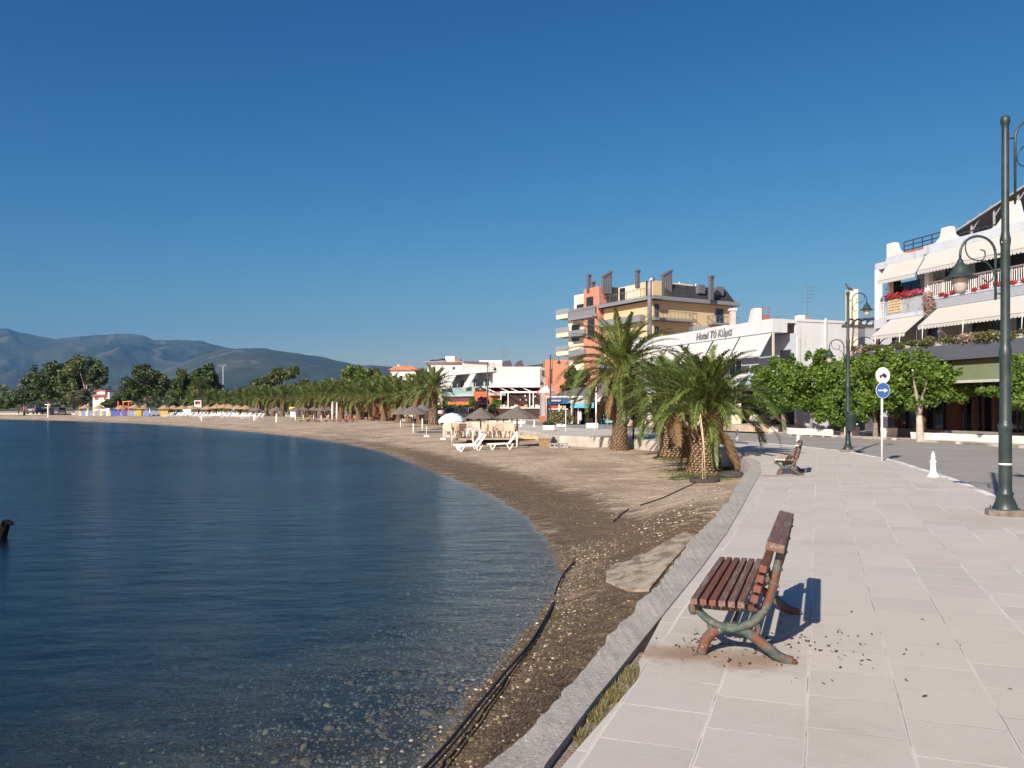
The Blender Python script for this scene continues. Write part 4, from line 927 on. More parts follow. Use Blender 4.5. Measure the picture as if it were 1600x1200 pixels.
# openings behind
for px0, px1, z0, z1 in [(1392, 1404, 7.0, 9.2), (1410, 1438, 7.0, 9.2), (1478, 1496, 7.5, 9.6), (1525, 1565, 7.5, 9.6), (1580, 1650, 7.5, 9.6), (1395, 1412, 4.3, 6.3), (1450, 1468, 4.3, 6.4), (1520, 1562, 4.6, 6.3), (1590, 1660, 4.6, 6.3)]:
    window(B, f.x(px0, 2.2), f.x(px1, 2.2), 2.19, z0, z1, GLASS, GREYM, 1)
# arched niche edges
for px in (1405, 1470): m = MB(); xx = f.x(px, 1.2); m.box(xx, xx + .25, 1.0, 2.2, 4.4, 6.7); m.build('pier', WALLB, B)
# planted ledge and dark canopy of the cafe
m = MB(); x0 = f.x(1371); m.box(x0, XR, -1.6, 2.2, 4.80, 5.0); m.build('ledge', M('ledge_pale', (.50, .48, .44), .9, .1, 1), B)
DGREY = M('dark_grey_fascia', (.085, .095, .115), .6, .12, .5, stretch=(.2, 1, 1))
MB().box(x0, XR, -1.7, -1.3, 4.22, 4.797).build('fascia', DGREY, B); MB().box(x0, XR, -1.85, -1.705, 4.0, 4.30).build('fascia', DGREY, B); MB().box(x0, XR, -1.3, 3.69, 4.1, 4.29).build('canopy', DGREY, B)
vine = leafmat('ledge_vine', (.05, .075, .02), (.16, .17, .06), .25); vinep = leafmat('ledge_flowers', (.28, .20, .16), (.46, .34, .28), .25)
lob = [(x0 + i * .55, -1.55 + rng.normal() * .1, 5.02 + rng.normal() * .04, .38, .28, .14 + rng.uniform(0, .12)) for i in range(int((XR - x0) / .55))]
leafblob('ledge_plants', B, lob, 9000, .06, vine); leafblob('flowering_creeper', B, [(f.x(p), -1.6, 5.0, .8, .25, .28) for p in (1385, 1545, 1552, 1560, 1592)], 2200, .05, vinep)
# olive roller blind, posts, glass front
OLIVE = M('olive_blind', (.13, .155, .085), .85, .1, 1)
x1, x2 = f.x(1508), f.x(1700); MB().slab([(x1, -1.9, 2.95), (x2, -1.9, 2.95), (x2, -1.35, 4.05), (x1, -1.35, 4.05)], .03).build('blind', OLIVE, B); MB().box(x1, x2, -2.0, -1.9, 2.83, 2.96).build('blind_box', M('blind_box', (.42, .43, .38), .7), B)
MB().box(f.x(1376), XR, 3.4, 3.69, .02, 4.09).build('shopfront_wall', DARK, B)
BROWN = M('brown_wood', (.12, .055, .03), .7, .2, 3)
for px, w in [(1400, .3), (1440, .2), (1480, .9), (1520, .22), (1553, .18), (1605, .25), (1660, .3)]:
    xx = f.x(px, 1.7); MB().box(xx, xx + w, 1.6, 1.85, .02, 4.09).build('post', BROWN, B)
for i, px in enumerate([1410, 1448, 1496, 1508, 1535, 1565, 1590, 1625, 1660]):
    xx = f.x(px, 2.9); window(B, xx, xx + 1.35, 2.9, .3, 2.9, GLASS, M('shop_frame', (.13, .14, .15), .5), 1)
MB().box(f.x(1376, -.6), XR, -.2, .05, .02, .42).build('plinth_wall', M('plinth_grey', (.22, .21, .20), .9, .1), B)
# balcony flowers and plants
red = leafmat('red_flowers', (.30, .02, .03), (.58, .09, .09), .2); pink = leafmat('pink_flowers', (.40, .05, .17), (.62, .22, .34), .2); yuc = leafmat('balcony_leaf', (.05, .08, .02), (.22, .26, .08), .3)
leafblob('flower_box', B, [(f.x(p), -.05, 8.0 + rng.normal() * .05, .22, .16, .16) for p in range(1389, 1434, 4)], 2400, .05, red); leafblob('flower_box', B, [(f.x(p), -.05, 8.02, .25, .16, .16) for p in range(1418, 1450, 5)], 1300, .05, pink)
leafblob('foliage_box', B, [(f.x(p), -.02, 7.94, .3, .12, .10) for p in range(1389, 1450, 6)], 1600, .05, yuc)
leafblob('pot_flowers', B, [(f.x(p), -.34, 7.62 + rng.normal() * .04, .16, .10, .10) for p in (1480, 1487, 1497, 1514, 1531, 1545, 1549, 1566, 1571, 1585, 1593, 1610)], 1500, .05, red)
leafblob('hanging_plant', B, [(xs + .35, -.4, 7.6, .32, .22, .30), (xs + .45, -.38, 7.2, .38, .2, .35), (xs + .35, -.36, 6.8, .3, .15, .3)], 2600, .055, vinep)
V = []; MI = []
for k in range(30): frond(V, MI, k * 2.4, 1.3 - k * .045, .75, .9, 1, .01, .001, (xs + .8, .1, 8.3), 1)
V = []; 
for k in range(60):
    a = rng.uniform(0, 6.28); e = rng.uniform(-.1, 1.4); d = Vector((math.cos(a) * math.cos(e), math.sin(a) * math.cos(e), math.sin(e))) * rng.uniform(.4, .7); s_ = Vector((-math.sin(a), math.cos(a), 0)) * .035; p = Vector((xs + .65, .0, 8.35)); V += [tuple(p - s_), tuple(p + s_), tuple(p + d + s_ * .1), tuple(p + d - s_ * .1)]
fastmesh('potted_yucca', V, 4, yuc, B)
# conifer-like climbing plant in the side veranda
leafblob('veranda_plant', B, [(-.35, .9, 8.6, .35, .35, .9), (-.45, .8, 7.6, .45, .3, .5)], 2600, .07, leafmat('veranda_green', (.02, .035, .012), (.07, .09, .03), .2))
# small notice hung on the parapet
m = MB(); xa, xb = f.x(1389.5), f.x(1410); m.box(xa, xb, -.075, -.05, 7.1, 7.88); sg = m.build('notice', M('notice_yellow', (.52, .42, .26), .7, .08, 6), B)
m = MB(); rq = random.Random(8)
for r_i in range(4):
    q = xa + .07
    while q < xb - .12:
        l_ = rq.uniform(.05, .16); m.box(q, q + l_, -.082, -.0755, 7.70 - r_i * .16, 7.76 - r_i * .16); q += l_ + rq.uniform(.03, .07)
m.build('notice_lettering', M('notice_brown', (.20, .12, .07), .8), sg)
# rooftop: swept white parapet horns with tile edge, black railings, dark pergola roof
TILE = M('roof_tile', (.36, .13, .07), .85, .25, 4)
def horn(pxc, w, h, left=True, right=True, zb=10.37):
    xc = f.x(pxc); m = MB(); pts = []
    if left: pts += [(xc - w, zb), (xc - w * .55, zb + h * .12), (xc - w * .3, zb + h * .45), (xc - .28, zb + h)]
    else: pts += [(xc - .3, zb), (xc - .3, zb + h)]
    if right: pts += [(xc + .28, zb + h), (xc + w * .3, zb + h * .45), (xc + w * .55, zb + h * .12), (xc + w, zb)]
    else: pts += [(xc + .3, zb + h), (xc + .3, zb)]
    m.extr(pts, -.0, .35); m.build('parapet_horn', M('horn_cream', (.60, .58, .54), .85, .05, 2), B)
horn(1391, 1.5, .82, left=False); horn(1477, 1.25, .78, zb=10.46); horn(1578, 1.5, 1.15, zb=10.46)
m = MB(); m.box(f.x(1404), f.x(1450), .1, 1.6, 10.38, 10.5); m.build('tile_edge', TILE, B)
def rails(pa, pb, z, n, y=.6):
    m = MB()
    for i in range(n): m.bar((f.x(pa), y, z + .25 * i), (f.x(pb), y, z + .25 * i), .05)
    for i in range(6): xx = f.x(pa) + (f.x(pb) - f.x(pa)) * i / 5; m.bar((xx, y, 10.3), (xx, y, z + .25 * (n - 1)), .04)
    m.build('roof_railing', M('rail_black', (.03, .035, .06), .5), B)
rails(1399, 1473, 10.7, 3); rails(1485, 1560, 10.6, 2)
m = MB(); xa, xb = f.x(1497, 1.5), f.x(1760, 1.5)
sl_ = .31 * (xb - xa); m.slab([(xa, .8, 10.95), (xb, .8, 10.95 + sl_), (xb, 5, 10.95 + sl_), (xa, 5, 10.95)], .12)
m.build('pergola_roof', M('pergola_dark', (.075, .07, .07), .7, .2, 3), B)
m = MB()
for i in range(14): xx = xa + (xb - xa) * i / 13; zz = 10.95 + sl_ * i / 13; m.bar((xx, .75, zz + .03), (xx, 5, zz + .03), .07)
m.bar((xa, .8, 10.9), (xb, .8, 10.9 + sl_), .09)
for i in range(2, 14, 2): xx = xa + (xb - xa) * i / 13; zz = 10.95 + sl_ * i / 13; m.bar((xx, 1, 10.0), (xx, 1, zz), .08); m.bar((xx, 1, zz - .5), (xx + .5, 1, zz + .05), .05)
m.build('pergola_frame', M('pergola_metal', (.33, .33, .34), .5), B)

# ---------------------------------------------------------------- hotel
h = Fac(1207, 55, .333, -.943); Hh = h.root('hotel', 'white two storey hotel with lettered band, white awnings and blank side wall', 'hotel')
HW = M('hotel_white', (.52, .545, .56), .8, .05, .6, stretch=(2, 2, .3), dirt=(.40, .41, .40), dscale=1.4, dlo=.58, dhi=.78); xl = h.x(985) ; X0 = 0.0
HB = M('hotel_painted_shade', (.40, .45, .52), .85, .05, 1)  # hotel white with the blue shade of the recesses put into the colour
zt = 7.60
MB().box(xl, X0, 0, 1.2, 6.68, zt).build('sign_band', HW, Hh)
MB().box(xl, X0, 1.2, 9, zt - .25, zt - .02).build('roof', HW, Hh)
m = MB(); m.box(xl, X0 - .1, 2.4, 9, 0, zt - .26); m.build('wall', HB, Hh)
# side wall (faces the camera): recessed stair bay then blank wall
ys0 = 1.95
m = MB(); m.box(X0 - .25, X0 - .003, ys0, 12.5, 0, zt); m.box(X0 - .003, X0 + .05, ys0, 12.5, zt - .14, zt + .04); m.build('side_wall', HW, Hh)
MB().box(X0 - .003, X0 + .10, ys0, ys0 + .22, 3.1, 6.4).build('pilaster', HW, Hh)
MB().tube([(X0 + .09, 4.3, 2.5), (X0 + .09, 4.3, 7.75)], .07, 8).build('drain_pipe', HW, Hh)
for y in (2.9, 6.3, 8.2): MB().box(X0 - .002, X0 + .012, y, y + .03, 3, 6.3).build('panel_joint', M('joint', (.52, .55, .58), .9), Hh)
m = MB(); m.box(X0 - .12, X0 - .01, .05, .17, 3.0, 6.68); m.build('corner_post', M('post_tan', (.55, .5, .42), .7), Hh)
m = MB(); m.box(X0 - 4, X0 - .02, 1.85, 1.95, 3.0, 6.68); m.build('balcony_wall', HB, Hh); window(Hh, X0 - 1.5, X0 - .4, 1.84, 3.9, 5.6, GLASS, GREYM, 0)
m = MB(); m.hexa([(X0 - .10, .2, 3.1), (X0, .2, 3.1), (X0, 1.95, 3.1), (X0 - .10, 1.95, 3.1)], [(X0 - .10, .2, 3.55), (X0, .2, 3.55), (X0, 1.95, 4.4), (X0 - .10, 1.95, 4.4)]); m.build('stair_parapet', HW, Hh)
MB().box(xl, X0, -.15, 2.4, 2.85, 3.1).build('floor_slab', HW, Hh)
# awning panels
for pa, pb in [(1157.5, 1206), (1116, 1155), (1078, 1113), (1045, 1075), (1018, 1042)]: awning(Hh, h.x(pa), h.x(pb), -.02, 6.62, -.95, 5.10, AWNW, .05, False)
for pa, pb in [(1130, 1172), (1090, 1127), (1052, 1087)]: awning(Hh, h.x(pa), h.x(pb), -.1, 3.25 + .7, -1.3, 3.05, AWNW, .05, False)
m = MB(); m.box(xl, X0 - .2, -.08, -.05, 3.12, 4.0); m.build('balcony_glass', M('balcony_glass', (.30, .42, .46), .1, .05, 1, spec=.8), Hh)
for px in (1160, 1125, 1085, 1048): window(Hh, h.x(px, 2.4) - 1.6, h.x(px, 2.4), 2.39, 3.2, 5.6, GLASS, WHITE, 1)
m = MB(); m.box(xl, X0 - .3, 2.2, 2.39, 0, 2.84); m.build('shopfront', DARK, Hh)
CP = M('pillar_cream', (.66, .64, .46), .8, .05, 1)
for px in (1150, 1090, 1040): xx = h.x(px, -.1); m = MB(); m.box(xx - .27, xx + .27, -.35, .15, .45, 3.6); m.tube([(xx, -.35, 3.6), (xx, .15, 3.6)], .27, 16, sm=False); m.build('pillar', CP, Hh)
m = MB(); m.box(xl, X0 + .2, -1.7, 2.3, 0, .44); m.build('terrace', M('terrace_stone', (.46, .36, .26), .9, .15, 2, .4, 20), Hh)
m = MB()
for i in range(16): xx = h.x(1120, 1.0) + i * .14; m.bar((xx, 1.0, .45), (xx, 1.0, 1.45), .03)
m.bar((h.x(1120, 1), 1, 1.45), (h.x(1120, 1) + 2.2, 1, 1.45), .05); m.build('terrace_railing', GREYM, Hh)
# lower side: white wall with a black arch
m = MB(); m.box(X0 + .003, X0 + .05, 5.0, 5.04, .0, 2.6); arc = [(5.3 + 1.2 + 1.2 * math.cos(a), .9 + 1.1 * math.sin(a)) for a in np.linspace(0, pi, 14)]
V = MB().add([(X0 + .03, y, z) for y, z in arc] + [(X0 + .03, y, z - .12) for y, z in arc], [(i, i + 1, i + 15, i + 14) for i in range(13)]).build('arch_trim', BLK, Hh)
MB().box(X0 + .004, X0 + .02, 4.6, 11.3, 0, .95).build('dado', M('dado_grey', (.10, .10, .11), .8), Hh)
# lettering
def text(body, size, mat, par, loc, ext=.02, shear=0.0, name='lettering', off=0.0, rot=(pi / 2, 0, 0), sx=1):
    cu = bpy.data.curves.new(name, 'FONT'); cu.body = body; cu.size = size; cu.extrude = ext; cu.shear = shear; cu.offset = off
    o = bpy.data.objects.new('tmp', cu); C.objects.link(o); dg = bpy.context.evaluated_depsgraph_get(); me = bpy.data.meshes.new_from_object(o.evaluated_get(dg)); bpy.data.objects.remove(o)
    me.materials.clear(); me.materials.append(mat); t = bpy.data.objects.new(name, me); C.objects.link(t); t.parent = par; t.location = loc; t.rotation_euler = rot; t.scale = (sx, 1, 1); return t
LET = M('letter_grey', (.17, .18, .20), .6)
xa = h.x(1088.5); xb = h.x(1144.5); tx = text('Hotel Tό Kύμα', .78, LET, Hh, (xa, -.05, 6.86), .03, .25, off=.004)
tx.scale[0] = (xb - xa) / max(tx.dimensions[0], .1)
# rooftop pieces
t = thing('roof_chimney', 'cream sloped chimney stack with brown frame on the hotel roof', 'chimney', (W(1180, 60), 60, 7.5)); m = MB(); m.hexa([(-.5, -.4, 0), (.35, -.4, 0), (.35, .4, 0), (-.5, .4, 0)], [(-.2, -.4, 1.35), (.35, -.4, 1.35), (.35, .4, 1.35), (-.2, .4, 1.35)]); m.build('stack', M('chimney_cream', (.66, .56, .46), .85), t)
m = MB(); [m.bar((x_, -.3, 0), (x_, -.3, 1.4), .06) for x_ in (.4, .95)]; m.bar((.37, -.3, 1.4), (.98, -.3, 1.4), .06); m.box(.43, .92, -.3, .2, .2, .9); m.build('frame', M('frame_brown', (.22, .09, .07), .7), t)
t = thing('air_conditioner', 'boxy white and grey rooftop unit below the antenna on the hotel roof', 'air conditioner', (W(1255, 58.5), 58.5, 7.55)); MB().box(-.5, .0, -.35, .35, 0, .62).build('body', WHITE, t); MB().box(.003, .5, -.33, .33, 0, .6).build('grille', M('grille_grey', (.16, .17, .19), .6), t)
o = MB().tube([(0, 0, 0), (0, 0, .75)], .13, 10).build('roof_pipe', GREYM); o.location = (W(1213, 60), 60, 7.5); tag(o, 'short grey vent pipe on the hotel roof', 'vent pipe')
def antenna(label, px, D, zb, h_, w=.6, n=5):
    m = MB(); m.tube([(0, 0, 0), (0, 0, h_)], .018, 5)
    for i in range(n): z = h_ * (.93 - i * .09); m.tube([(-w * (1 - i * .1), 0, z), (w * (1 - i * .1), 0, z + .02)], .011, 4)
    m.tube([(-w * 1.2, .1, h_ * .55), (w * .4, -.1, h_ * .58)], .014, 4)
    o = m.build('tv_antenna', GREYM); o.location = (W(px, D), D, zb); return tag(o, label, 'antenna')
antenna('tall thin television antenna above the hotel roof', 1262, 59, 7.5, 3.0, .55, 4)
# cream post behind the second lamp, blue pergola, pink sign, tiled cottage
o = MB().box(-.30, .30, -.3, .3, 0, 9.45).build('cream_pylon', M('pylon_cream', (.66, .61, .47), .8, .05, 1)); o.location = (W(1326, 55), 54.5, .0); tag(o, 'tall plain cream pillar rising behind the lamp with the bird', 'pillar')
t = thing('roof_pergola', 'open dark timber pergola with slanting beams left of the balcony building', 'pergola', (W(1350, 52.5), 52.5, 0)); TIM = M('pergola_timber', (.05, .05, .065), .6)
m = MB()
for i in range(9):
    a = -1.75 + i * .44; m.tube([(a + 1.9 * u, -1.2 + 3.0 * u, 6.78 + .62 * math.sin(u * 1.9)) for u in np.linspace(0, 1, 6)], .06, 5)
m.build('rafters', TIM, t); m = MB(); m.box(-1.9, 1.7, -1.33, -1.15, 6.62, 6.78); m.tube([(.1 + 3.3 * u, 1.8, 7.4 + .12 * math.sin(u * pi)) for u in np.linspace(0, 1, 6)], .08, 5); m.build('beams', TIM, t)
[MB().box(x_ - .09, x_ + .09, -1.32, -1.14, 0, 6.62).build('post', BROWN, t) for x_ in (.35, 1.5)]
m = MB()
for i in range(26): x_ = -1.5 + i * .115; m.bar((x_, -1.22, 6.05), (x_ + .45, -1.22, 6.6), .022); m.bar((x_ + .45, -1.22, 6.05), (x_, -1.22, 6.6), .022)
m.build('lattice', M('lattice', (.25, .27, .30), .7), t)
m = MB(); [m.tube([(c_ + .8 * math.cos(a), -1.26, 5.35 + .68 * math.sin(a)) for a in np.linspace(0, pi, 12)], .035, 5) for c_ in (-.5, 1.2)]; m.build('arch_brace', TIM, t)
t = thing('pink_signboard', 'plain pink signboard half hidden by the pruned trees', 'signboard', (W(1348, 49), 49, 0)); MB().box(-.75, .95, -.05, .05, 4.1, 5.0).build('board', M('sign_pink', (.72, .36, .45), .7, .05), t); MB().box(-.75, .95, -.03, .03, 3.95, 4.08).build('board_frame', BROWN, t); [MB().bar((x_, 0, 0), (x_, 0, 4.1), .1).build('leg', GREYM, t) for x_ in (-.5, .7)]
t = thing('tiled_cottage', 'small cream house with red tiled roof glimpsed left of the balcony building', 'house', (W(1365, 62), 62, 0)); MB().box(-3.2, 2.2, 0, 4, 0, 5.3).build('wall', M('cottage_cream', (.58, .50, .40), .85), t)
MB().slab([(-3.4, -.4, 6.9), (2.4, -.4, 5.1), (2.4, 4.4, 5.1), (-3.4, 4.4, 6.9)], .2).build('roof', TILE, t)
# gable houses behind the hotel
t = thing('gable_house', 'pale pink gabled house roofs showing above the hotel sign', 'house', (W(1128, 78), 78, 0)); PK = M('gable_pink', (.66, .55, .48), .85, .04, 1); m = MB(); m.box(-2.1, 3.6, 0, 6, 0, 8.7); m.extr([(-2.1, 8.7), (3.6, 8.7), (2.6, 9.3), (.3, 9.45), (-1.6, 9.1)], 0, 5.9); m.build('wall', PK, t)
MB().slab([(-2.5, -.3, 8.65), (3.9, -.3, 8.9), (3.9, -.05, 9.1), (-2.5, -.05, 8.85)], .12).build('eave', TILE, t); m = MB().box(.95, 1.45, .5, 1.0, 8.5, 10.9); m.build('chimney', M('chimney_grey', (.45, .40, .36), .85), t); MB().box(.85, 1.55, .4, 1.1, 10.9, 11.1).build('chimney_cap', PK, t)
t = thing('annex_house', 'low house with rust red roof and grey box above the left end of the hotel', 'house', (W(1066, 84), 84, 0)); MB().box(-3.5, 3, 0, 6, 0, 8.2).build('wall', CREAM, t); MB().slab([(-3.8, -.5, 7.9), (2.2, -.5, 8.9), (2.2, 5, 9.2), (-3.8, 5, 8.2)], .15).build('roof', TILE, t); MB().box(.9, 2.6, -.6, 1, 8.2, 9.9).build('roof_box', M('roof_box', (.16, .18, .20), .6), t)
# ---------------------------------------------------------------- yellow apartment block
Yd = 118; y_ = Fac(1020, Yd, .87, .49); Yb = y_.root('apartment_block', 'tall yellow and orange apartment block with dark mansard roof and grey chimneys', 'apartment block')
YEL = M('yellow_render', (.55, .43, .24), .85, .04, .3); CRM = M('cream_render2', (.66, .57, .42), .85, .04, .3); ORG = M('orange_render', (.44, .20, .13), .85, .05, .3); SL = M('slate', (.035, .035, .038), .6, .3, 2); SG = M('slab_grey', (.19, .20, .22), .7, .05, 1)
x2 = y_.x(1145); z5 = Zp(463, Yd)
# left face as its own frame
l_ = Fac(1020, Yd, .49, -.87)
def LB(pa, pb, t0, t1, za, zb, name, mat):
    # box on the left face: along the face between pixels, t into the building (world), heights
    a, b = l_.x(pa, t0), l_.x(pb, t0); e, n_ = l_.e, l_.n; m = MB(); c = []
    for s_, tt in ((a, t0), (b, t0), (b, t1), (a, t1)): c.append((e[0] * s_ + n_[0] * tt, e[1] * s_ + n_[1] * tt))
    cr, sr = math.cos(-y_.rz), math.sin(-y_.rz); c = [(p[0] * cr - p[1] * sr, p[0] * sr + p[1] * cr) for p in c]
    m.hexa([(p[0], p[1], za) for p in c], [(p[0], p[1], zb) for p in c]); return m.build(name, mat, Yb)
MB().box(0, x2, 0, 12, 0, z5 - .1).build('wall', YEL, Yb)
MB().box(-.9, x2 + .5, -1.1, 12.5, z5 - .55, z5 + .0).build('eave_slab', SG, Yb)
zf = [z5 - 3.25 * i for i in range(6)]
a = y_.x(1077); MB().box(-.9, a, -1.7, 0, zf[1] - .3, zf[1]).build('balcony_slab', SG, Yb); railing(Yb, [(-.9, -1.65, zf[1]), (a, -1.65, zf[1]), (a, 0, zf[1])], 1.05, GREYM, .7, bar=.035)
MB().box(-.9, a - 2, -1.7, 0, zf[2] - .3, zf[2]).build('balcony_slab', SG, Yb); railing(Yb, [(-.9, -1.65, zf[2]), (a - 2, -1.65, zf[2])], 1.0, GREYM, .7, bar=.035)
b = y_.x(1105); MB().box(b, x2, -1.3, 0, zf[1] - .35, zf[1] - .1).build('balcony_slab', SG, Yb); railing(Yb, [(b, 0, zf[1] - .1), (b, -1.25, zf[1] - .1), (x2, -1.25, zf[1] - .1)], 1.05, GREYM, .7, bar=.035)
for pa, pb, za, zb in [(1118, 1130, zf[1] + .0, zf[1] + 2.2), (1022, 1029, zf[1], zf[1] + 2.2), (1022, 1029, zf[2], zf[2] + 2.2)]: window(Yb, y_.x(pa), y_.x(pb), -.01, za, zb, GLASS, GREYM, 1, depth=.08)
# mansard roof
xm0 = y_.x(1041); m = MB(); zt2 = Zp(440, Yd) ; m.hexa([(xm0, -.5, z5), (x2 + .1, -.5, z5), (x2 + .1, 11, z5), (xm0, 11, z5)], [(xm0 + .3, 1.0, zt2 + .1), (x2 - .6, 1.0, zt2 + .1), (x2 - .9, 10, zt2 + .1), (xm0 + .3, 10, zt2 + .1)]); m.build('mansard_roof', SL, Yb)
for px in (1095, 1124): xx = y_.x(px); m = MB(); m.box(xx - .65, xx + .65, -.25, .4, z5 + 1.0, z5 + 2.3); m.build('skylight', GREYM, Yb)
# stepped upper floor volumes and left face
LB(953, 1020, 2.2, 10, z5 - .02, Zp(438, 121), 'upper_wall', CRM)
LB(1000, 1020.5, .6, 2.2, z5 - .02, Zp(438, 119), 'upper_wall', YEL)
LB(953, 1020, .2, 9, 0, z5 - .56, 'wall', CRM)
LB(935, 953, 1.0, 9, 0, z5 - .2, 'wall', CRM)
LB(934, 1021, -1.2, .2, z5 - .55, z5 - .05, 'eave_slab', SG)
LB(912, 936, -.6, 8, 0, Zp(446, 128), 'orange_bay', ORG)
LB(932, 955, .8, 8, z5 + .0, Zp(446, 126), 'mansard_roof', SL)
LB(888, 913, .6, 8, 0, z5 - .3, 'wall', CRM)
LB(897, 913, 1.5, 8, z5 - .3, Zp(452, 131), 'upper_wall', CRM)
LB(888, 931, -1.0, .0, zf[0] - 1.9 + .2, zf[0] - 1.4 + .2, 'balcony_slab', SG)
LB(887, 930, -.95, -.9, zf[0] - 1.35, zf[0] + .1, 'balcony_rail', M('rail_glass', (.20, .20, .20), .4))
for i, (pa, pb, z0, z1) in enumerate([(935, 1000, 0, 0), (888, 913, 0, 0)]):
    for k in range(1, 5):
        LB(pa, pb, -1.0, .25, zf[k] - (0 if i == 0 else .9) - .25, zf[k] - (0 if i == 0 else .9) + .75, 'balcony_front', SG if k > 0 else CRM)
for k in range(5): LB(869, 889, -.6, 1.5, Zp(495, 135) - 3.1 * k, Zp(483, 135) - .55 - 3.1 * k, 'balcony', CRM); LB(868, 889, -.62, -.58, Zp(483, 135) - .5 - 3.1 * k, Zp(483, 135) + .35 - 3.1 * k, 'balcony_rail', M('rail_thin', (.23, .25, .27), .5))
for pa, pb, t0, za, zb in [(968, 976, 2.1, z5, z5 + 2.6), (1009, 1017, .5, z5, z5 + 2.5), (916, 926, -.7, z5 - .9, z5 + 1.6), (918, 928, -.7, z5 - 5, z5 - 2), (901, 911, 1.4, z5 - 1.2, z5 + 1.2), (893, 905, .5, z5 - 5, z5 - 2.3), (962, 972, .1, zf[1], zf[1] + 2.4), (985, 996, .1, zf[1], zf[1] + 2.4), (940, 950, .9, zf[1], zf[1] + 2.4), (962, 990, .1, zf[2], zf[2] + 2.4)]:
    LB(pa, pb, t0 - .06, t0, za, zb, 'window', GLASS)
xA = l_.x(936, -1.15); cr, sr = math.cos(-y_.rz), math.sin(-y_.rz)
def LP(px, t): s_ = l_.x(px, t); q = (l_.e[0] * s_ + l_.n[0] * t, l_.e[1] * s_ + l_.n[1] * t); return (q[0] * cr - q[1] * sr, q[0] * sr + q[1] * cr)
railing(Yb, [LP(938, -1.1) + (z5,), LP(1018, -1.1) + (z5,)], 1.15, GREYM, .8, bar=.035)
railing(Yb, [LP(889, -.95) + (z5 - 1.35,), LP(930, -.95) + (z5 - 1.35,)], 1.1, GREYM, .8, bar=.035)
for px, pt, pb_, w, D, nst in [(1036, 422, 455, .34, 120, 4), (1111, 431, 456, .62, 121, 1), (996, 422, 438, .55, 122, 1), (943, 424, 447, .34, 128, 4), (920, 429, 445, .55, 131, 1), (926, 440, 446, .6, 131, 1)]:
    for i in range(nst):
        zt3 = Zp(pt + (nst - 1 - i) * 2.2, D); zb3 = Zp(pb_, D) - 1.2; wx = W(px, D) + i * w * 1.02; m = MB(); m.box(-w / 2, w / 2, -.25, .25, 0, zt3 - zb3 - .25); m.box(-w / 2 - .04, w / 2 + .04, -.44, .44, zt3 - zb3 - .25, zt3 - zb3)
        q = Vector((wx - y_.O[0], D - y_.O[1], 0)); q = (q.x * cr - q.y * sr, q.x * sr + q.y * cr); m.build('chimney', M('chimney_dark', (.10, .105, .12), .7), Yb, loc=(q[0], q[1], zb3))
for px in (1060, 1072, 1098, 1120): o = MB().tube([(0, 0, 0), (0, 0, .55)], .12, 8).build('roof_vent', WHITE, Yb, loc=(y_.x(px), 1.5, zt2))
o = MB().tube([(0, 0, 0), (0, 0, 8.4), (.1, -.1, 8.8), (.5, -.4, 8.95)], .32, 10).build('steel_flue', M('steel', (.42, .43, .45), .3, .2, 2, metal=.6)); o.location = (W(1015, 112), 112, 10.2); tag(o, 'tall shiny steel chimney flue in front of the yellow block', 'flue')

# ---------------------------------------------------------------- orange restaurant with blank white wall above
r_ = Fac(768, 115, .45, -.9); q_ = thing('restaurant_building', 'long low building with blank pale wall above an orange and brown restaurant', 'building', (W(768, 115), 115, 0)); Dm = 115 / F
def RX(px): return (px - 768) * Dm
def RZ(py): return Zp(py, 115)
OR2 = M('restaurant_orange', (.50, .12, .055), .8, .08, .8); BR2 = M('dark_brown', (.055, .025, .022), .8, .2, 1); WW = M('blank_wall', (.60, .56, .51), .85, .04, .3, stretch=(1, 1, .25), dirt=(.46, .42, .37), dscale=.8, dlo=.56, dhi=.75); AWO = leafmat('awning_orange', (.62, .17, .04), (.68, .22, .06), .2, .8)
MB().box(RX(770), RX(846), 0, 12, RZ(603.5), RZ(573)).build('upper_wall', WW, q_); MB().box(RX(846) + .01, RX(853), .3, 10, RZ(603), RZ(574)).build('recess', M('recess_grey', (.33, .31, .30), .8), q_)
MB().box(RX(760), RX(856), -1.2, 12, RZ(605.5), RZ(603.6)).build('slab', WHITE, q_); MB().box(RX(742), RX(858), .4, 11.5, 0, RZ(605.6)).build('ground_wall', BR2, q_)
MB().box(RX(740), RX(782), -.5, .39, 0, RZ(612)).build('orange_front', OR2, q_); MB().box(RX(764), RX(858), -2.5, .38, 0, RZ(638)).build('terrace', BR2, q_)
m = MB(); [m.box(RX(p) - .07, RX(p) + .07, -2.6, -2.4, RZ(638), RZ(613)) for p in (783, 794, 827, 832.5, 845)]; m.box(RX(782), RX(852), -2.62, -2.4, RZ(614.5), RZ(612)); m.box(RX(782), RX(852), -2.62, -2.5, RZ(638.2), RZ(637)); m.build('terrace_frame', WHITE, q_)
m = MB(); [m.bar((RX(a), -2.0, RZ(613)), (RX(a) - 1.9, -.2, RZ(604)), .09) for a in (774, 797, 812, 832)]; m.build('awning_arms', WHITE, q_)
CUSH = [M('cushion_white', (.7, .68, .62)), M('cushion_yellow', (.6, .45, .15)), M('cushion_red', (.5, .07, .04)), M('cushion_tan', (.4, .3, .18))]
for i, (p, c_) in enumerate([(787, 0), (794, 1), (801, 0), (806, 0), (811, 2), (816, 3), (821, 3), (829, 0), (834, 3), (838, 0), (844, 0)]): MB().box(RX(p) - .25, RX(p) + .28, -2.3, -2.0, RZ(638), RZ(638) + .5 - .1 * (i % 3)).build('seat_back', CUSH[c_], q_, .08)
for p, py in [(820.5, 619), (813, 624), (822, 625), (836, 620)]: MB().ball((RX(p), -1.2, RZ(py)), .13, 8, sc=(1, 1, 1.3)).build('lantern', WHITE, q_)
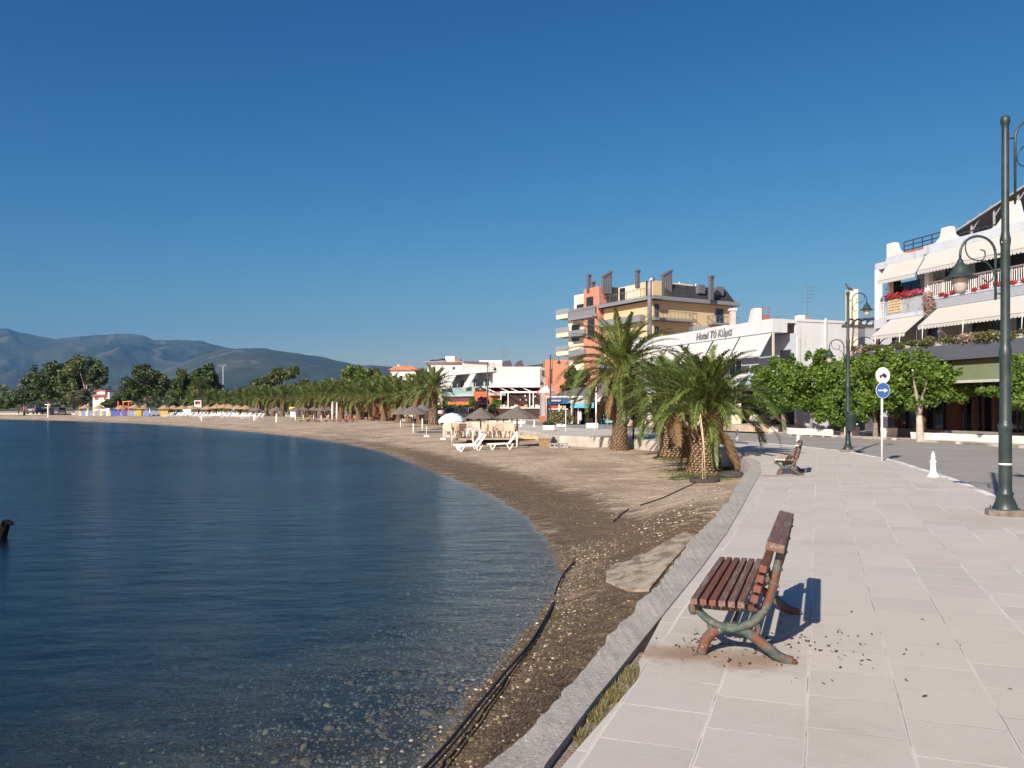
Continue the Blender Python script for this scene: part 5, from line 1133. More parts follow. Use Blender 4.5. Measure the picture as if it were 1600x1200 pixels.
MB().box(RX(838), RX(843), -2.68, -2.62, RZ(617), RZ(611)).build('red_sign', M('sign_red', (.65, .02, .04), .5), q_)
# left wing, receding facade with balconies
L2f = Fac(768, 115, .45, -.9); Lr = L2f.root('balcony_house', 'white house with slanted grey blinds and glass balconies beside the blank wall', 'house')
for pa, pb, t0, t1, a0, a1, nm, mt in [(688, 768, -.2, 9, 6.62, 7.25, 'roof_slab', WHITE), (688, 766, 1.6, 9, 0, 6.6, 'wall', M('wing_painted_shade', (.40, .43, .44), .85, .05, 1)), (688, 768, -.6, 1.6, 3.25, 3.6, 'balcony_slab', M('slab_blue', (.42, .50, .50), .7)), (690, 766, -.55, -.5, 3.6, 4.6, 'balcony_glass', M('balcony_glass2', (.32, .46, .46), .15, .05, 1, spec=.8))]:  # wing wall colour has the shade behind the balconies painted in
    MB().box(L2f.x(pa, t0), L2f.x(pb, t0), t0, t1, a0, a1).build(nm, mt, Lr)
for pa, pb in [(699, 706), (707, 716), (738, 747)]: m = MB(); a_, b_ = L2f.x(pa, .2), L2f.x(pb, .2); m.slab([(a_ - .2, -1.3, 4.5), (b_ - .2, -1.3, 4.5), (b_, -.1, 6.6), (a_, -.1, 6.6)], .04); m.build('blind', M('blind_grey', (.48, .49, .48), .8), Lr)
for p in (700, 720, 740, 758): window(Lr, L2f.x(p, 1.6), L2f.x(p, 1.6) + 1.6, 1.59, 3.7, 5.9, GLASS, WHITE, 1)
MB().box(L2f.x(706), L2f.x(741), -.3, 1.59, .9, 3.2).build('orange_wall', OR2, Lr); MB().box(L2f.x(707.5), L2f.x(739), -.33, -.302, 2.5, 3.15).build('window_strip', M('strip_purple', (.14, .07, .09), .3), Lr); MB().box(L2f.x(688), L2f.x(706), .5, 1.59, 0, 3.2).build('stone_wall', M('stone_tan', (.42, .35, .24), .9, .15), Lr)
for pa, pb in ((705, 722), (722, 739)): awning(Lr, L2f.x(pa), L2f.x(pb), -.35, 2.4, -1.5, 1.35, AWO, .25, False)
MB().box(L2f.x(686), L2f.x(736), -1.9, -1.7, 1.15, 1.28).build('canopy_edge', M('canopy_edge', (.6, .5, .42)), Lr)
# white houses behind
t = thing('white_house', 'white rendered house with dark roof, small windows and roof tank', 'house', (W(695, 150), 150, 0)); Dn = 150 / F; z = lambda py: Zp(py, 150); X_ = lambda p: (p - 695) * Dn
MB().box(X_(668), X_(722), 0, 12, 0, z(566.5)).build('wall', M('house_white', (.72, .70, .66), .85, .03, .3), t); MB().box(X_(663), X_(726), -.8, 12.5, z(566.5), z(565)).build('roof_slab', M('roof_slab_grey', (.30, .27, .25)), t)
for a, b, c_, d in [(688, 692, 574, 579), (707, 711, 573, 577.5), (670, 674, 575, 580)]: window(t, X_(a), X_(b), -.01, z(d), z(c_), GLASS, BROWN, 0)
MB().box(X_(695), X_(710), 1, 4, z(565), z(556)).build('roof_tank', WHITE, t); MB().slab([(X_(669), 0, z(565)), (X_(694), 0, z(560)), (X_(696), 4, z(560)), (X_(672), 4, z(560))], .1).build('solar_panel', SL, t); MB().box(X_(710.2), X_(719), .5, 4, z(565), z(560.5)).build('tile_hut', TILE, t); MB().box(X_(666), X_(684), -2, -.01, z(604), z(583)).build('balcony', CREAM, t)
t = thing('shed_roof_house', 'pale house with dark sheet roof behind the blank wall', 'house', (W(745, 135), 135, 0)); Dn = 135 / F; z = lambda py: Zp(py, 135); X_ = lambda p: (p - 745) * Dn
MB().box(X_(722), X_(785), 0, 9, 0, z(567)).build('wall', M('house_grey', (.45, .42, .40), .85), t); MB().slab([(X_(724), -.5, z(564)), (X_(762), -.5, z(566)), (X_(764), 6, z(563)), (X_(728), 6, z(562))], .15).build('roof', M('sheet_dark', (.13, .10, .09), .8), t)
MB().box(X_(748), X_(784), 2, 9.2, z(567), z(562)).build('upper_wall', WHITE, t)
for pa, pb in ((781, 801), (803, 819)): m = MB(); m.slab([(X_(pa), 0, z(572)), (X_(pb), 0, z(572)), (X_(pb) - .4, 3, z(561)), (X_(pa) + .6, 3, z(563))], .1); m.build('solar_panel', M('solar', (.12, .09, .09), .4), t)
antenna('tall rooftop television antenna above the blank white wall', 787, 130, 7.6, 3.6, .75, 5); antenna('thin antenna on the white house roof', 734, 140, 7.6, 2.0, .3, 2)
t = thing('tiled_house', 'small white house with red tiled roof among palm crowns', 'house', (W(628, 165), 165, 0)); Dn = 165 / F; z = lambda py: Zp(py, 165); X_ = lambda p: (p - 628) * Dn
MB().box(X_(610), X_(650), 0, 8, 0, z(577)).build('wall', M('house_white', (.7, .7, .66)), t); m = MB(); m.extr([(X_(607), z(578)), (X_(655), z(578)), (X_(645), z(572)), (X_(618), z(572))], -.6, 8); m.build('roof', M('tile_orange', (.48, .17, .09), .85, .2, 2), t); MB().box(X_(619), X_(621.5), 2, 2.6, z(573), z(569)).build('chimney', WHITE, t)
t = thing('orange_house', 'narrow orange house end beside the lamp post left of the tall palm', 'house', (W(866, 100), 100, 0)); Dn = 100 / F; z = lambda py: Zp(py, 100); X_ = lambda p: (p - 866) * Dn
MB().box(X_(852), X_(888), 0, 7, 0, z(562)).build('wall', M('house_orange', (.50, .20, .12), .85, .05), t); MB().box(X_(846), X_(852) - .01, .5, 6, 0, z(574)).build('side_wall', M('recess_grey', (.33, .31, .30)), t)
window(t, X_(846.5), X_(851), .49, z(588), z(578), GLASS, GREYM, 0); window(t, X_(858), X_(863), -.01, z(600), z(576), GLASS, OR2, 0)
# red roofed white house far left, beyond the trees
t = thing('distant_villa', 'two storey white villa with red roof between the big left trees', 'house', (W(160, 300), 300, 0)); Dn = 300 / F; z = lambda py: Zp(py, 300); X_ = lambda p: (p - 160) * Dn
MB().box(X_(145), X_(171), 0, 9, -.2, z(617)).build('wall', M('villa_white', (.6, .6, .6), .85), t); MB().box(X_(149), X_(162), 1, 8, z(617), z(610)).build('upper_wall', M('villa_white', (.6, .6, .6)), t); MB().box(X_(169.5), X_(172), -.5, 3, -.2, z(613)).build('end_wall', WHITE, t)
MB().slab([(X_(144), -1, z(618)), (X_(168), -1, z(617)), (X_(163), 4, z(614)), (X_(149), 4, z(614))], .3).build('roof', M('villa_red', (.40, .08, .07), .8), t); MB().slab([(X_(145), .5, z(611)), (X_(155), .5, z(608.5)), (X_(164), .5, z(611)), (X_(164), 7, z(610)), (X_(145), 7, z(609))], .3).build('roof', M('villa_red', (.4, .08, .07)), t)
for a, b in ((148, 154), (162, 167)): window(t, X_(a), X_(b), -.02, z(625), z(619.5), GLASS, WHITE, 0)
# ---------------------------------------------------------------- low cafes with grey roof and awnings
t = thing('cafe_pavilion', 'low cafe pavilion with wide grey shingle roof and blue awnings', 'cafe', (W(900, 84), 84, 0)); Dn = 84 / F; z = lambda py: Zp(py, 84); X_ = lambda p: (p - 900) * Dn
SH = M('shingle_grey', (.17, .15, .145), .85, .12, 3)
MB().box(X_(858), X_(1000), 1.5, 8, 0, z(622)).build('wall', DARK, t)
MB().slab([(X_(852), -.8, z(620)), (X_(909), -.8, z(619.5)), (X_(958), 6, z(601)), (X_(912), 6, z(603))], .12).build('roof', SH, t); MB().slab([(X_(909), -.8, z(619.4)), (X_(960), -.8, z(611)), (X_(1010), 6, z(600)), (X_(958), 6, z(601))], .12).build('roof', SH, t)
MB().box(X_(852), X_(909), -.92, -.8, z(621), z(619)).build('gutter', WHITE, t)
m = MB(); m.slab([(X_(854), -2.2, z(630.5)), (X_(886), -2.2, z(630.5)), (X_(889), -.9, z(623)), (X_(858), -.9, z(623))], .04); m.build('blue_awning', leafmat('awning_blue', (.03, .13, .30), (.04, .16, .36), .2), t)
MB().slab([(X_(857), -2.25, z(627)), (X_(874), -2.25, z(627)), (X_(876), -1.6, z(625)), (X_(859), -1.6, z(625))], .03).build('white_panel', AWNW, t)
BLA = leafmat('valance_blue', (.10, .42, .58), (.12, .46, .62), .1)
awning(t, X_(888), X_(923), -1.4, z(625), -3.4, z(631), AWNW, .38, False, valmat=BLA)
MB().slab([(X_(884), -2.5, z(629)), (X_(900), -2.5, z(625)), (X_(912), -1, z(621)), (X_(905), -1, z(621))], .05).build('side_awning', AWN, t)
m = MB(); [m.box(X_(p) - .06, X_(p) + .06, -2.9, -2.78, 0, z(632)) for p in (871, 890, 900)]; m.build('post', WHITE, t)
MB().box(X_(905), X_(975), -1.5, 1.4, z(626), z(621)).build('canopy', M('canopy_grey', (.15, .15, .16), .7), t); MB().box(X_(924), X_(937), -3.6, -3.0, z(632), z(625)).build('grey_screen', M('screen_grey', (.06, .065, .08), .7), t)
m = MB(); m.box(X_(856), X_(885), -2.4, -2.3, z(640), z(638.2)); m.box(X_(888), X_(908), -2.4, -2.3, z(636.5), z(635)); m.build('counter', M('counter_pale', (.5, .46, .42)), t)
for p, c_ in ((862, 2), (868, 2), (874, 1), (879, 3)): MB().box(X_(p) - .2, X_(p) + .2, -2.2, -2.0, z(640), z(634)).build('display', CUSH[c_], t)
MB().box(X_(856), X_(905), -2.3, 1, 0, z(640.2)).build('base_wall', BR2, t)
def market_umbrella(label, px, D, py_top, py_edge, half, mat, base=0, ph=0):
    z0 = base; t = thing('market_umbrella', label, 'parasol', (W(px, D), D, z0)); r = half * D / F; zt_ = Zp(py_top, D) - z0; ze = Zp(py_edge, D) - z0
    m = MB(); n = 8; vs = [(0, 0, zt_)] + [(r * math.cos(2 * pi * (i + ph) / n), r * math.sin(2 * pi * (i + ph) / n), ze) for i in range(n)] + [(r * math.cos(2 * pi * (i + ph) / n), r * math.sin(2 * pi * (i + ph) / n), ze - .22) for i in range(n)]
    m.add(vs, [(0, 1 + i, 1 + (i + 1) % n) for i in range(n)] + [(1 + i, 1 + n + i, 1 + n + (i + 1) % n, 1 + (i + 1) % n) for i in range(n)]); m.build('canopy', mat, t); MB().tube([(0, 0, 0), (0, 0, zt_)], .035, 8).build('pole', WHITE, t); MB().tube([(0, 0, 0), (0, 0, .08)], .3, 12).build('base', GREYM, t); return t
market_umbrella('white square cafe umbrella behind the tall palm trunk', 949, 74, 613, 624, 17, AWNW, 0, .5); market_umbrella('white cafe umbrella beside the orange house', 854, 90, 602, 611, 14, AWNW, 0, .5)
# ============================================================ TREES
BARK = M('tree_bark', (.20, .165, .13), .9, .3, 6, 1, 25); BARKP = M('tree_bark_pale', (.40, .36, .30), .9, .25, 6, .8, 25)
def tree(label, px, D, zb, lobes, n, leaf, mat, trunk=None, name='tree', group=None, tr=.18, bark=None, sub=12, cat='tree', forks=4):
    X0 = W(px, D); t = thing(name, label, cat, (X0, D, zb), 0, group); s = D / F; L = []
    for lp in lobes:
        a, b, ra, rb = lp[:4]; dy = lp[4] if len(lp) > 4 else 0
        cx, cz, rx, rz = W(a, D) - X0, Zp(b, D) - zb, ra * s, rb * s; ry = min(rx, rz * 1.6)
        L.append((cx, dy, cz, rx * .64, ry * .64, rz * .64))
        for k in range(sub + 4):
            d = rng.normal(size=3); d /= np.linalg.norm(d); q = rng.uniform(.18, .40)
            L.append((cx + d[0] * rx * .80, dy + d[1] * ry * .80, cz + d[2] * rz * .82, rx * q, ry * q, rz * q))
    # leaves sit on the clumps' shells so gaps open between clumps
    V = []; tot = sum(l[3] * l[5] for l in L)
    for cx, cy, cz, rx, ry, rz in L:
        k = int(n * rx * rz / tot) + 1; d = rng.normal(size=(k, 3)); d /= np.linalg.norm(d, axis=1)[:, None]; r = rng.uniform(.45, 1.06, k) ** .6
        V.append(leafcards(d * r[:, None] * np.array([rx, ry, rz]) + np.array([cx, cy, cz]), leaf, d))
    fastmesh('crown', np.concatenate(V), 4, mat, t)
    if trunk is not False:
        m = MB(); tops = [(l[0], l[1], l[2]) for l in L if l[3] > .5 * max(q[3] for q in L)][:max(forks, 1)]
        zmin = min(l[2] for l in L); fork = max(.5, zmin * .75)
        base = trunk if trunk else (0, 0)
        m.tube([(base[0], base[1], -.3), (base[0], base[1], .0), (base[0] * .6, base[1], fork * .6), (0, 0, fork)], [tr * 1.35, tr * 1.15, tr * .95, tr * .85], 8)
        for q in tops:
            m.tube(smooth([(0, 0, fork * .98), (q[0] * .45, q[1] * .45, fork + (q[2] - fork) * .5), q], 3), [tr * .75 * (1 - .11 * i) for i in range(7)], 6)
        m.build('trunk', bark or BARK, t)
    return t
PL = leafmat('plane_leaves', (.06, .125, .014), (.20, .31, .05), .38); EU = leafmat('eucalyptus_leaves', (.055, .08, .022), (.15, .18, .06), .25); DK = leafmat('dark_leaves', (.028, .052, .014), (.095, .13, .04), .25)
MG = leafmat('mid_leaves', (.04, .07, .014), (.12, .155, .04), .3); OLV = leafmat('olive_leaves', (.08, .09, .05), (.17, .18, .10), .2)
gp = 'pruned broadleaf trees in front of the cafe and hotel'
def shoots(px0, px1, y, D, k): return [(rng.uniform(px0, px1), y + rng.uniform(-4, 5), 5, 9, rng.normal() * .6) for _ in range(k)]
tree('pruned green tree farthest left, over the white car by the hotel', 1222, 53, .0, [(1216, 604, 38, 40), (1196, 592, 22, 28), (1190, 618, 18, 20)] + shoots(1195, 1245, 566, 54, 5), 9000, .11, PL, (.2, 0), 'plane_tree', gp, .15)
tree('bushy pruned tree before the hotel side wall, reaching highest', 1268, 49.5, .0, [(1266, 598, 44, 44), (1294, 590, 24, 28), (1236, 586, 22, 22), (1285, 624, 28, 28), (1244, 616, 26, 28)] + shoots(1240, 1295, 556, 51, 7), 11500, .105, PL, None, 'plane_tree', gp, .07)
tree('pruned tree hanging low behind the lamp post with the bird', 1316, 47.5, .0, [(1314, 606, 40, 46), (1340, 592, 24, 30), (1300, 642, 26, 26), (1334, 632, 24, 26)] + shoots(1292, 1340, 566, 50, 5), 11000, .105, PL, None, 'plane_tree', gp, .12)
tree('pruned tree right behind the round signs', 1368, 44.8, .0, [(1366, 600, 44, 44), (1396, 590, 26, 30), (1350, 632, 28, 26), (1388, 622, 30, 28)] + shoots(1344, 1396, 556, 47, 7), 11500, .10, PL, None, 'plane_tree', gp, .14)
tree('wide pruned tree with a pale bare trunk in front of the dark cafe', 1436, 41.2, .0, [(1422, 592, 46, 40), (1444, 584, 40, 22), (1484, 588, 28, 20), (1465, 594, 46, 34), (1500, 604, 30, 24), (1408, 616, 32, 28), (1446, 618, 34, 20), (1520, 610, 14, 10)] + shoots(1400, 1490, 556, 45, 9), 15000, .095, PL, (.05, 0), 'plane_tree', gp, .17, BARKP)
tree('tree at the right edge, its crown split by the nearest lamp post', 1608, 35.6, .0, [(1600, 598, 30, 34), (1640, 600, 40, 38), (1556, 611, 20, 9), (1535, 612, 10, 7), (1596, 630, 22, 14)] + shoots(1585, 1640, 562, 40, 5), 11000, .095, PL, (.3, 0), 'plane_tree', gp, .15)
# low leafy shoot on the pale trunk
# far left trees
far = 'big trees behind the far end of the beach'
tree('broad dark eucalyptus, second tall tree from the left edge', 78, 232, -.2, [(70, 595, 30, 30), (52, 600, 18, 17), (92, 580, 26, 20), (95, 608, 30, 22)], 7000, .42, DK, None, 'eucalyptus', far, .5)
tree('tallest lighter green eucalyptus, its crown leaning right over a thin trunk', 138, 225, -.2, [(132, 578, 30, 22), (150, 582, 18, 24), (112, 590, 22, 24), (118, 606, 22, 20), (160, 588, 9, 13)], 7500, .40, EU, None, 'eucalyptus', far, .35, BARKP)
tree('grey green rounded bush tree beside the thin pale trunk', 124, 205, -.15, [(124, 620, 15, 15), (116, 626, 10, 9)], 2200, .3, OLV, None, 'bush_tree', far, .2)
tree('low flat pine at the left edge over a parked car', 38, 205, -.15, [(34, 620, 20, 10), (52, 617, 12, 8), (22, 625, 12, 7)], 2600, .3, DK, None, 'pine_tree', far, .25)
tree('round dark tree with pale flecks, alone left of centre on the beach', 228, 215, -.15, [(226, 602, 34, 26), (246, 596, 20, 22), (205, 606, 16, 20), (222, 574, 13, 7)], 8000, .36, DK, None, 'round_tree', far, .4)
tree('bright green poplar clump left of the tall dark crown', 282, 210, -.15, [(284, 596, 15, 20), (276, 615, 14, 16), (296, 610, 14, 16)], 4200, .34, MG, None, 'leafy_tree', far, .3)
tree('tall dark rounded tree behind the brown skirted fan palm', 326, 216, -.15, [(326, 590, 22, 20), (312, 600, 18, 18), (338, 606, 12, 18)], 5200, .36, DK, None, 'leafy_tree', far, .35)
tree('hazy eucalyptus with open crown above the palm row', 432, 240, -.15, [(444, 585, 20, 11), (425, 594, 18, 11), (458, 580, 9, 9), (405, 604, 12, 12), (396, 600, 8, 9)], 5200, .36, EU, None, 'eucalyptus', far, .35)
tree('short leafy tree rising between palms in mid row', 476, 200, -.15, [(478, 600, 13, 9), (468, 606, 10, 9)], 1800, .3, MG, None, 'leafy_tree', far, .25)
tree('leafy green tree behind the right half of the palm row', 556, 170, -.15, [(552, 583, 16, 14), (570, 586, 16, 12), (585, 590, 12, 14), (540, 595, 12, 12)], 5200, .3, leafmat('light_leaves', (.07, .12, .02), (.20, .26, .07), .35), None, 'leafy_tree', far, .3)
tree('small rounded bush at the left edge beside the road', 12, 200, -.15, [(12, 632, 10, 7), (4, 630, 10, 8)], 1200, .28, MG, False, 'bush', far)
tree('grey green bush in front of the distant villa', 172, 215, -.15, [(172, 630, 14, 7), (186, 626, 14, 9)], 2200, .3, MG, False, 'bush', far)
tree('wide dark bush beneath the poplar and fan palm', 292, 200, -.15, [(284, 630, 26, 9), (312, 628, 16, 8)], 2600, .3, DK, False, 'bush', far)
# greenery in town
tree('rounded dark purple bush below the orange restaurant front', 753, 104, .0, [(753, 631, 11, 10)], 2600, .13, leafmat('purple_leaves', (.025, .012, .015), (.07, .03, .04), .15), None, 'purple_bush', None, .1)
tree('light green bush between the lamp post and white terrace', 774, 106, .0, [(774, 630, 9, 7)], 1600, .13, PL, None, 'green_bush', None, .1)
tree('leaning light green bush left of the purple bush', 736, 108, .0, [(737, 628, 6, 8)], 1200, .13, PL, None, 'green_bush', None, .1)
tree('slim green cypress in a white pot by the silver car', 696, 105, .0, [(696, 634, 5, 13)], 1200, .12, MG, None, 'potted_cypress', None, .08, sub=6)
tree('dark hedge running under the orange awnings', 716, 112, .0, [(p, 637, 9, 5) for p in range(690, 775, 11)], 2600, .14, MG, False, 'hedge', None)
tree('dark green tree between orange house and grey cafe roof', 905, 96, .0, [(897, 590, 16, 16), (905, 603, 14, 8), (884, 608, 12, 7), (912, 590, 10, 12)], 4200, .15, DK, None, 'laurel_tree', None, .14)

# ============================================================ PALM ROW
gpal = 'row of date palms along the back of the beach'
x, y = W(677, 92), 92
PP = palm('rightmost and thickest palm of the beach palm row', (x, y, gz(x, y)), 3.9, .56, 50, 3.4, 28, .55, .04, 1, True, 5, el_lo=-.15, group=gpal, skirt=.5, droop=1.2)
x, y = W(600, 113), 113
PQ = palm('palm second in height in the row, left of the grey parasols', (x, y, gz(x, y)), 3.3, .52, 48, 3.5, 26, .56, .05, 1, False, 6, el_lo=-.2, group=gpal, skirt=.5, droop=1.25)
row = [(657, 97, 1, 1.0), (640, 102, 0, .95), (622, 104, 1, .9), (580, 117, 1, .92), (561, 122, 0, .9), (547, 127, 1, 1.0), (533, 131, 0, .88), (519, 138, 1, 1.05), (502, 145, 0, 1.0), (491, 149, 1, 1.05), (475, 155, 0, .9), (466, 159, 1, .92), (441, 165, 1, 1.0),
       (427, 169, 0, .95), (416, 171, 1, 1.0), (404, 174, 1, 1.0), (394, 178, 0, 1.02), (384, 180, 1, .95), (374, 182, 1, 1.02), (352, 184, 0, .95), (338, 187, 1, .9), (326, 188, 1, 1.0), (302, 190, 0, .95), (455, 172, 0, 1.12), (484, 165, 1, 1.1), (511, 155, 0, 1.1), (527, 146, 1, 1.12), (570, 133, 0, 1.12), (590, 128, 1, 1.08), (612, 118, 0, 1.08)]
for i, (px, D, k, s) in enumerate(sorted(row)):
    x, y = W(px, D), D; i = i + (px > 600)
    dup(PQ if k else PP, (x, y, gz(x, y) - .05), i * 1.3, ORD[i] + ' palm from the left in the row behind the beach', gpal, s * (1.06 if k else .96))
x, y = W(311, 205), 205
palm('fan palm with a skirt of dead brown leaves, taller than the row', (x, y, -.2), 7.0, .4, 40, 2.6, 10, 1.3, .09, 1, False, 22, el_lo=-.3, droop=1.0, skirt=1.5)
# far-off wood
V = []
for i in range(30000):
    px = rng.uniform(-420, 900); D = rng.uniform(330, 620); hgt = 5 + 7 * vnoise(np.array([px]), np.array([D]), 14, 5)[0] + 2 * rng.random(); V.append((W(px, D), D, rng.uniform(.1, 1) ** .7 * hgt))
wood = fastmesh('far_woodland', leafcards(np.array(V), .95), 4, leafmat('wood_leaves', (.03, .05, .018), (.085, .10, .035), .2)); tag(wood, 'low dark woodland strip beyond the beach at the foot of the hills', 'woodland', kind='stuff')

# ============================================================ BEACH FURNITURE
THD = M('thatch_grey', (.15, .125, .105), .95, .35, 14, 1, 60, stretch=(1, 1, .25)); THT = M('thatch_tan', (.36, .24, .13), .95, .35, 10, 1, 50)
def parasol(label, x, y, r, top, edge, mat, group=None, white=.6, z=None, det=True):
    z = gz(x, y) if z is None else z; t = thing('thatched_parasol', label, 'parasol', (x, y, z), rng.uniform(0, 1), group); n = 20 if det else 10
    m = MB(); prof = [(.04, top), (.10, top - .04), (r * .5, edge + (top - edge) * .52), (r, edge)]; vs = []
    for k, (a, b) in enumerate(prof):
        for j in range(n): q = 1 + (.05 * math.sin(j * 2.7) if k == 3 else 0); an = 2 * pi * j / n; vs.append((a * q * math.cos(an), a * q * math.sin(an), b - (.05 * abs(math.sin(j * 1.9)) if k == 3 else 0)))
    for k, (a, b) in enumerate([(r * .97, edge - .05), (.06, top - .14)]):
        for j in range(n): an = 2 * pi * j / n; vs.append((a * math.cos(an), a * math.sin(an), b))
    K = 6; m.add(vs, [(i * n + j, (i + 1) * n + j, (i + 1) * n + (j + 1) % n, i * n + (j + 1) % n) for i in range(K - 1) for j in range(n)] + [tuple(range(n))], 0, False); m.build('thatch', mat, t)
    MB().tube([(0, 0, -.2), (0, 0, top - .1)], .045, 8).build('pole', M('parasol_pole', (.22, .18, .15), .9, .2, 5), t)
    if white: MB().tube([(0, 0, -.15), (0, 0, top * white)], .062, 8).build('pole_base', WHITE, t)
    return t
def atS(px, D): x = W(px, D); return x, D
gth = 'grey thatched parasols near the beach chairs'
for lab, px, D, rp, yt, ye in [('grey thatched parasol above the two stacked white loungers', 751, 46.5, 26, 637, 653), ('widest grey thatched parasol above the single white lounger', 808, 46, 35.5, 635, 653),
                               ('front grey thatched parasol left of the big palm trunk', 646, 70, 26, 633, 647), ('grey thatched parasol touching the big palm trunk, behind another', 660, 76, 20, 631, 642), ('tan and grey parasol half hidden, leftmost of the three by the palms', 626, 84, 17, 635, 647)]:
    x, y = atS(px, D); z = gz(x, y); parasol(lab, x, y, rp * D / F, Zp(yt, D) - z, Zp(ye, D) - z, THD, gth, .45)
gdk = 'small grey thatched parasols at mid beach'
for i, (px, D) in enumerate([(400, 128), (432, 122), (462, 121), (474, 126), (490, 130), (502, 119), (513, 127)]):
    x, y = atS(px, D); z = gz(x, y); parasol(ORD[i] + ' small grey thatched parasol from the left at mid beach', x, y, 1.25, Zp(635.5, D) - z, Zp(641.5, D) - z, THD, gdk, .55, det=False)
gtn = 'tan straw parasols at the far beach'
for i, (px, D, yt) in enumerate([(134, 182, 632), (155, 180, 632.5), (189, 178, 633), (211, 176, 631.5), (224, 180, 633), (257, 172, 632.5), (271, 176, 633), (285, 172, 633), (301, 168, 633), (312, 170, 632.5), (324, 166, 633.5), (337, 166, 632), (349, 164, 631), (360, 162, 632), (372, 160, 632.5), (384, 158, 633), (340, 176, 630.5), (356, 174, 631)]):
    x, y = atS(px, D); z = gz(x, y); parasol(ORD[i] + ' tan straw parasol, counted in their order from the left, at the far beach', x, y, 1.45, Zp(yt, D) - z, Zp(yt + 6, D) - z, THT, gtn, .6 if i < 7 else .5, det=False)
# shower and marker posts in the sand
gpo = 'white posts standing in the sand'
for i, (px, py, h_) in enumerate([(153, 649, 1.9), (190, 647.5, 1.6), (211, 647.5, 1.5), (225, 648, 1.4), (234, 649.5, 2.2), (315, 655, 1.3), (397, 655.5, 1.5), (432, 657.5, 1.6), (462, 655, 1.0)]):
    D = min(188, (EYE + .3) * F / (py - HY)); x = W(px, D); o = MB().box(-.09, .09, -.09, .09, -.2, h_ * .75).build('beach_post', WHITE); o.location = (x, D, gz(x, D)); tag(o, ORD[i] + ' white post from the left standing in the far sand', 'post', gpo)
x, y = atS(75, 178); t = thing('beach_shower', 'tall white beach shower pole with flat top at far left', 'beach shower', (x, y, gz(x, y))); MB().box(-.1, .1, -.1, .1, 0, 2.7).build('pole', WHITE, t); MB().box(-.55, .55, -.3, .3, 2.7, 2.85).build('head', WHITE, t)
def lounger_at(label, loc, rz, mat=WHITEP, group=None, back=.62, cush=None):
    t = thing('sun_lounger', label, 'sun lounger', loc, rz, group)   # local x: foot -> head
    m = MB(); 
    for s in (-.3, .3): m.bar((0, s, .30), (1.25, s, .34), .055)
    for i in range(9): m.box(.04 + i * .135, .13 + i * .135, -.27, .27, .315 + i * .0035, .34 + i * .0035)
    m.build('seat_frame', mat, t)
    m = MB(); a = math.atan2(back, .55)
    for s in (-.3, .3): m.bar((1.2, s, .33), (1.2 + .75 * math.cos(a), s, .33 + .75 * math.sin(a)), .055)
    for i in range(6): d = .08 + i * .12; m.slab([(1.2 + d * math.cos(a), -.27, .33 + d * math.sin(a)), (1.2 + (d + .08) * math.cos(a), -.27, .33 + (d + .08) * math.sin(a)), (1.2 + (d + .08) * math.cos(a), .27, .33 + (d + .08) * math.sin(a)), (1.2 + d * math.cos(a), .27, .33 + d * math.sin(a))], .025)
    m.build('backrest', mat, t)
    for s in (-.28, .28):
        for c in (.28, 1.22): m = MB(); m.bar((c, s, 0.0), (c - .17, s, .31), .045); m.bar((c, s, 0.0), (c + .2, s, .33), .045); m.bar((c - .05, s, .02), (c + .05, s, .02), .05); m.build('leg', mat, t)
    if cush: MB().slab([(.0, -.26, .375), (1.2, -.26, .40), (1.2, .26, .40), (0, .26, .375)], .05).add([(1.2, -.26, .40), (1.2 + .72 * math.cos(a), -.26, .40 + .72 * math.sin(a)), (1.2 + .72 * math.cos(a), .26, .40 + .72 * math.sin(a)), (1.2, .26, .40)], [(0, 1, 2, 3)]).build('cushion', cush, t)
    return t
gl_ = 'white plastic loungers'
x, y = atS(712, 44.5); LG = lounger_at('front white plastic lounger of the pair under the left parasol', (x, y, gz(x, y)), R(8), group=gl_, back=.75)
x, y = atS(708, 46); dup(LG, (x, y, gz(x, y)), R(8), 'rear white plastic lounger of the pair, its foot poking out left', gl_)
x, y = atS(761, 44.8); dup(LG, (x, y, gz(x, y)), R(6), 'single white plastic lounger beneath the widest grey parasol', gl_)
gfl = 'white loungers packed at the far beach'
def ORDX(i): return ORD[i] if i < 30 else (['thirtieth', 'fortieth'][(i + 1) // 10 - 3] if (i + 1) % 10 == 0 else ['thirty-', 'forty-'][(i + 1) // 10 - 3] + ORD[(i + 1) % 10 - 1])
for i in range(44):
    px = 252 + i * 3.4 + rng.normal() * .6; D = 168 - (px - 250) * .16 + rng.normal() * 3; x, y = atS(px, D)
    dup(LG, (x, y, gz(x, y)), R(rng.uniform(25, 60)), 'white lounger, ' + ORDX(i) + ' from the left in the packed far beach group', gfl)
gcl = 'loungers with coloured cushions at mid beach'; CC = [('yellow', (.70, .52, .12)), ('dark blue', (.03, .05, .16)), ('pale grey', (.6, .58, .55)), ('orange', (.72, .20, .06)), ('orange and blue', (.65, .16, .08)), ('red orange', (.7, .14, .06))]
for i, (px, (cn, cc)) in enumerate(zip([466, 479, 495, 506, 528, 537], CC)):
    x, y = atS(px, 112); lounger_at('mid beach lounger with ' + cn + ' cushion', (x, y, gz(x, y)), R(20), BROWN, gcl, .6, M('cush_' + cn.replace(' ', '_'), cc, .8))
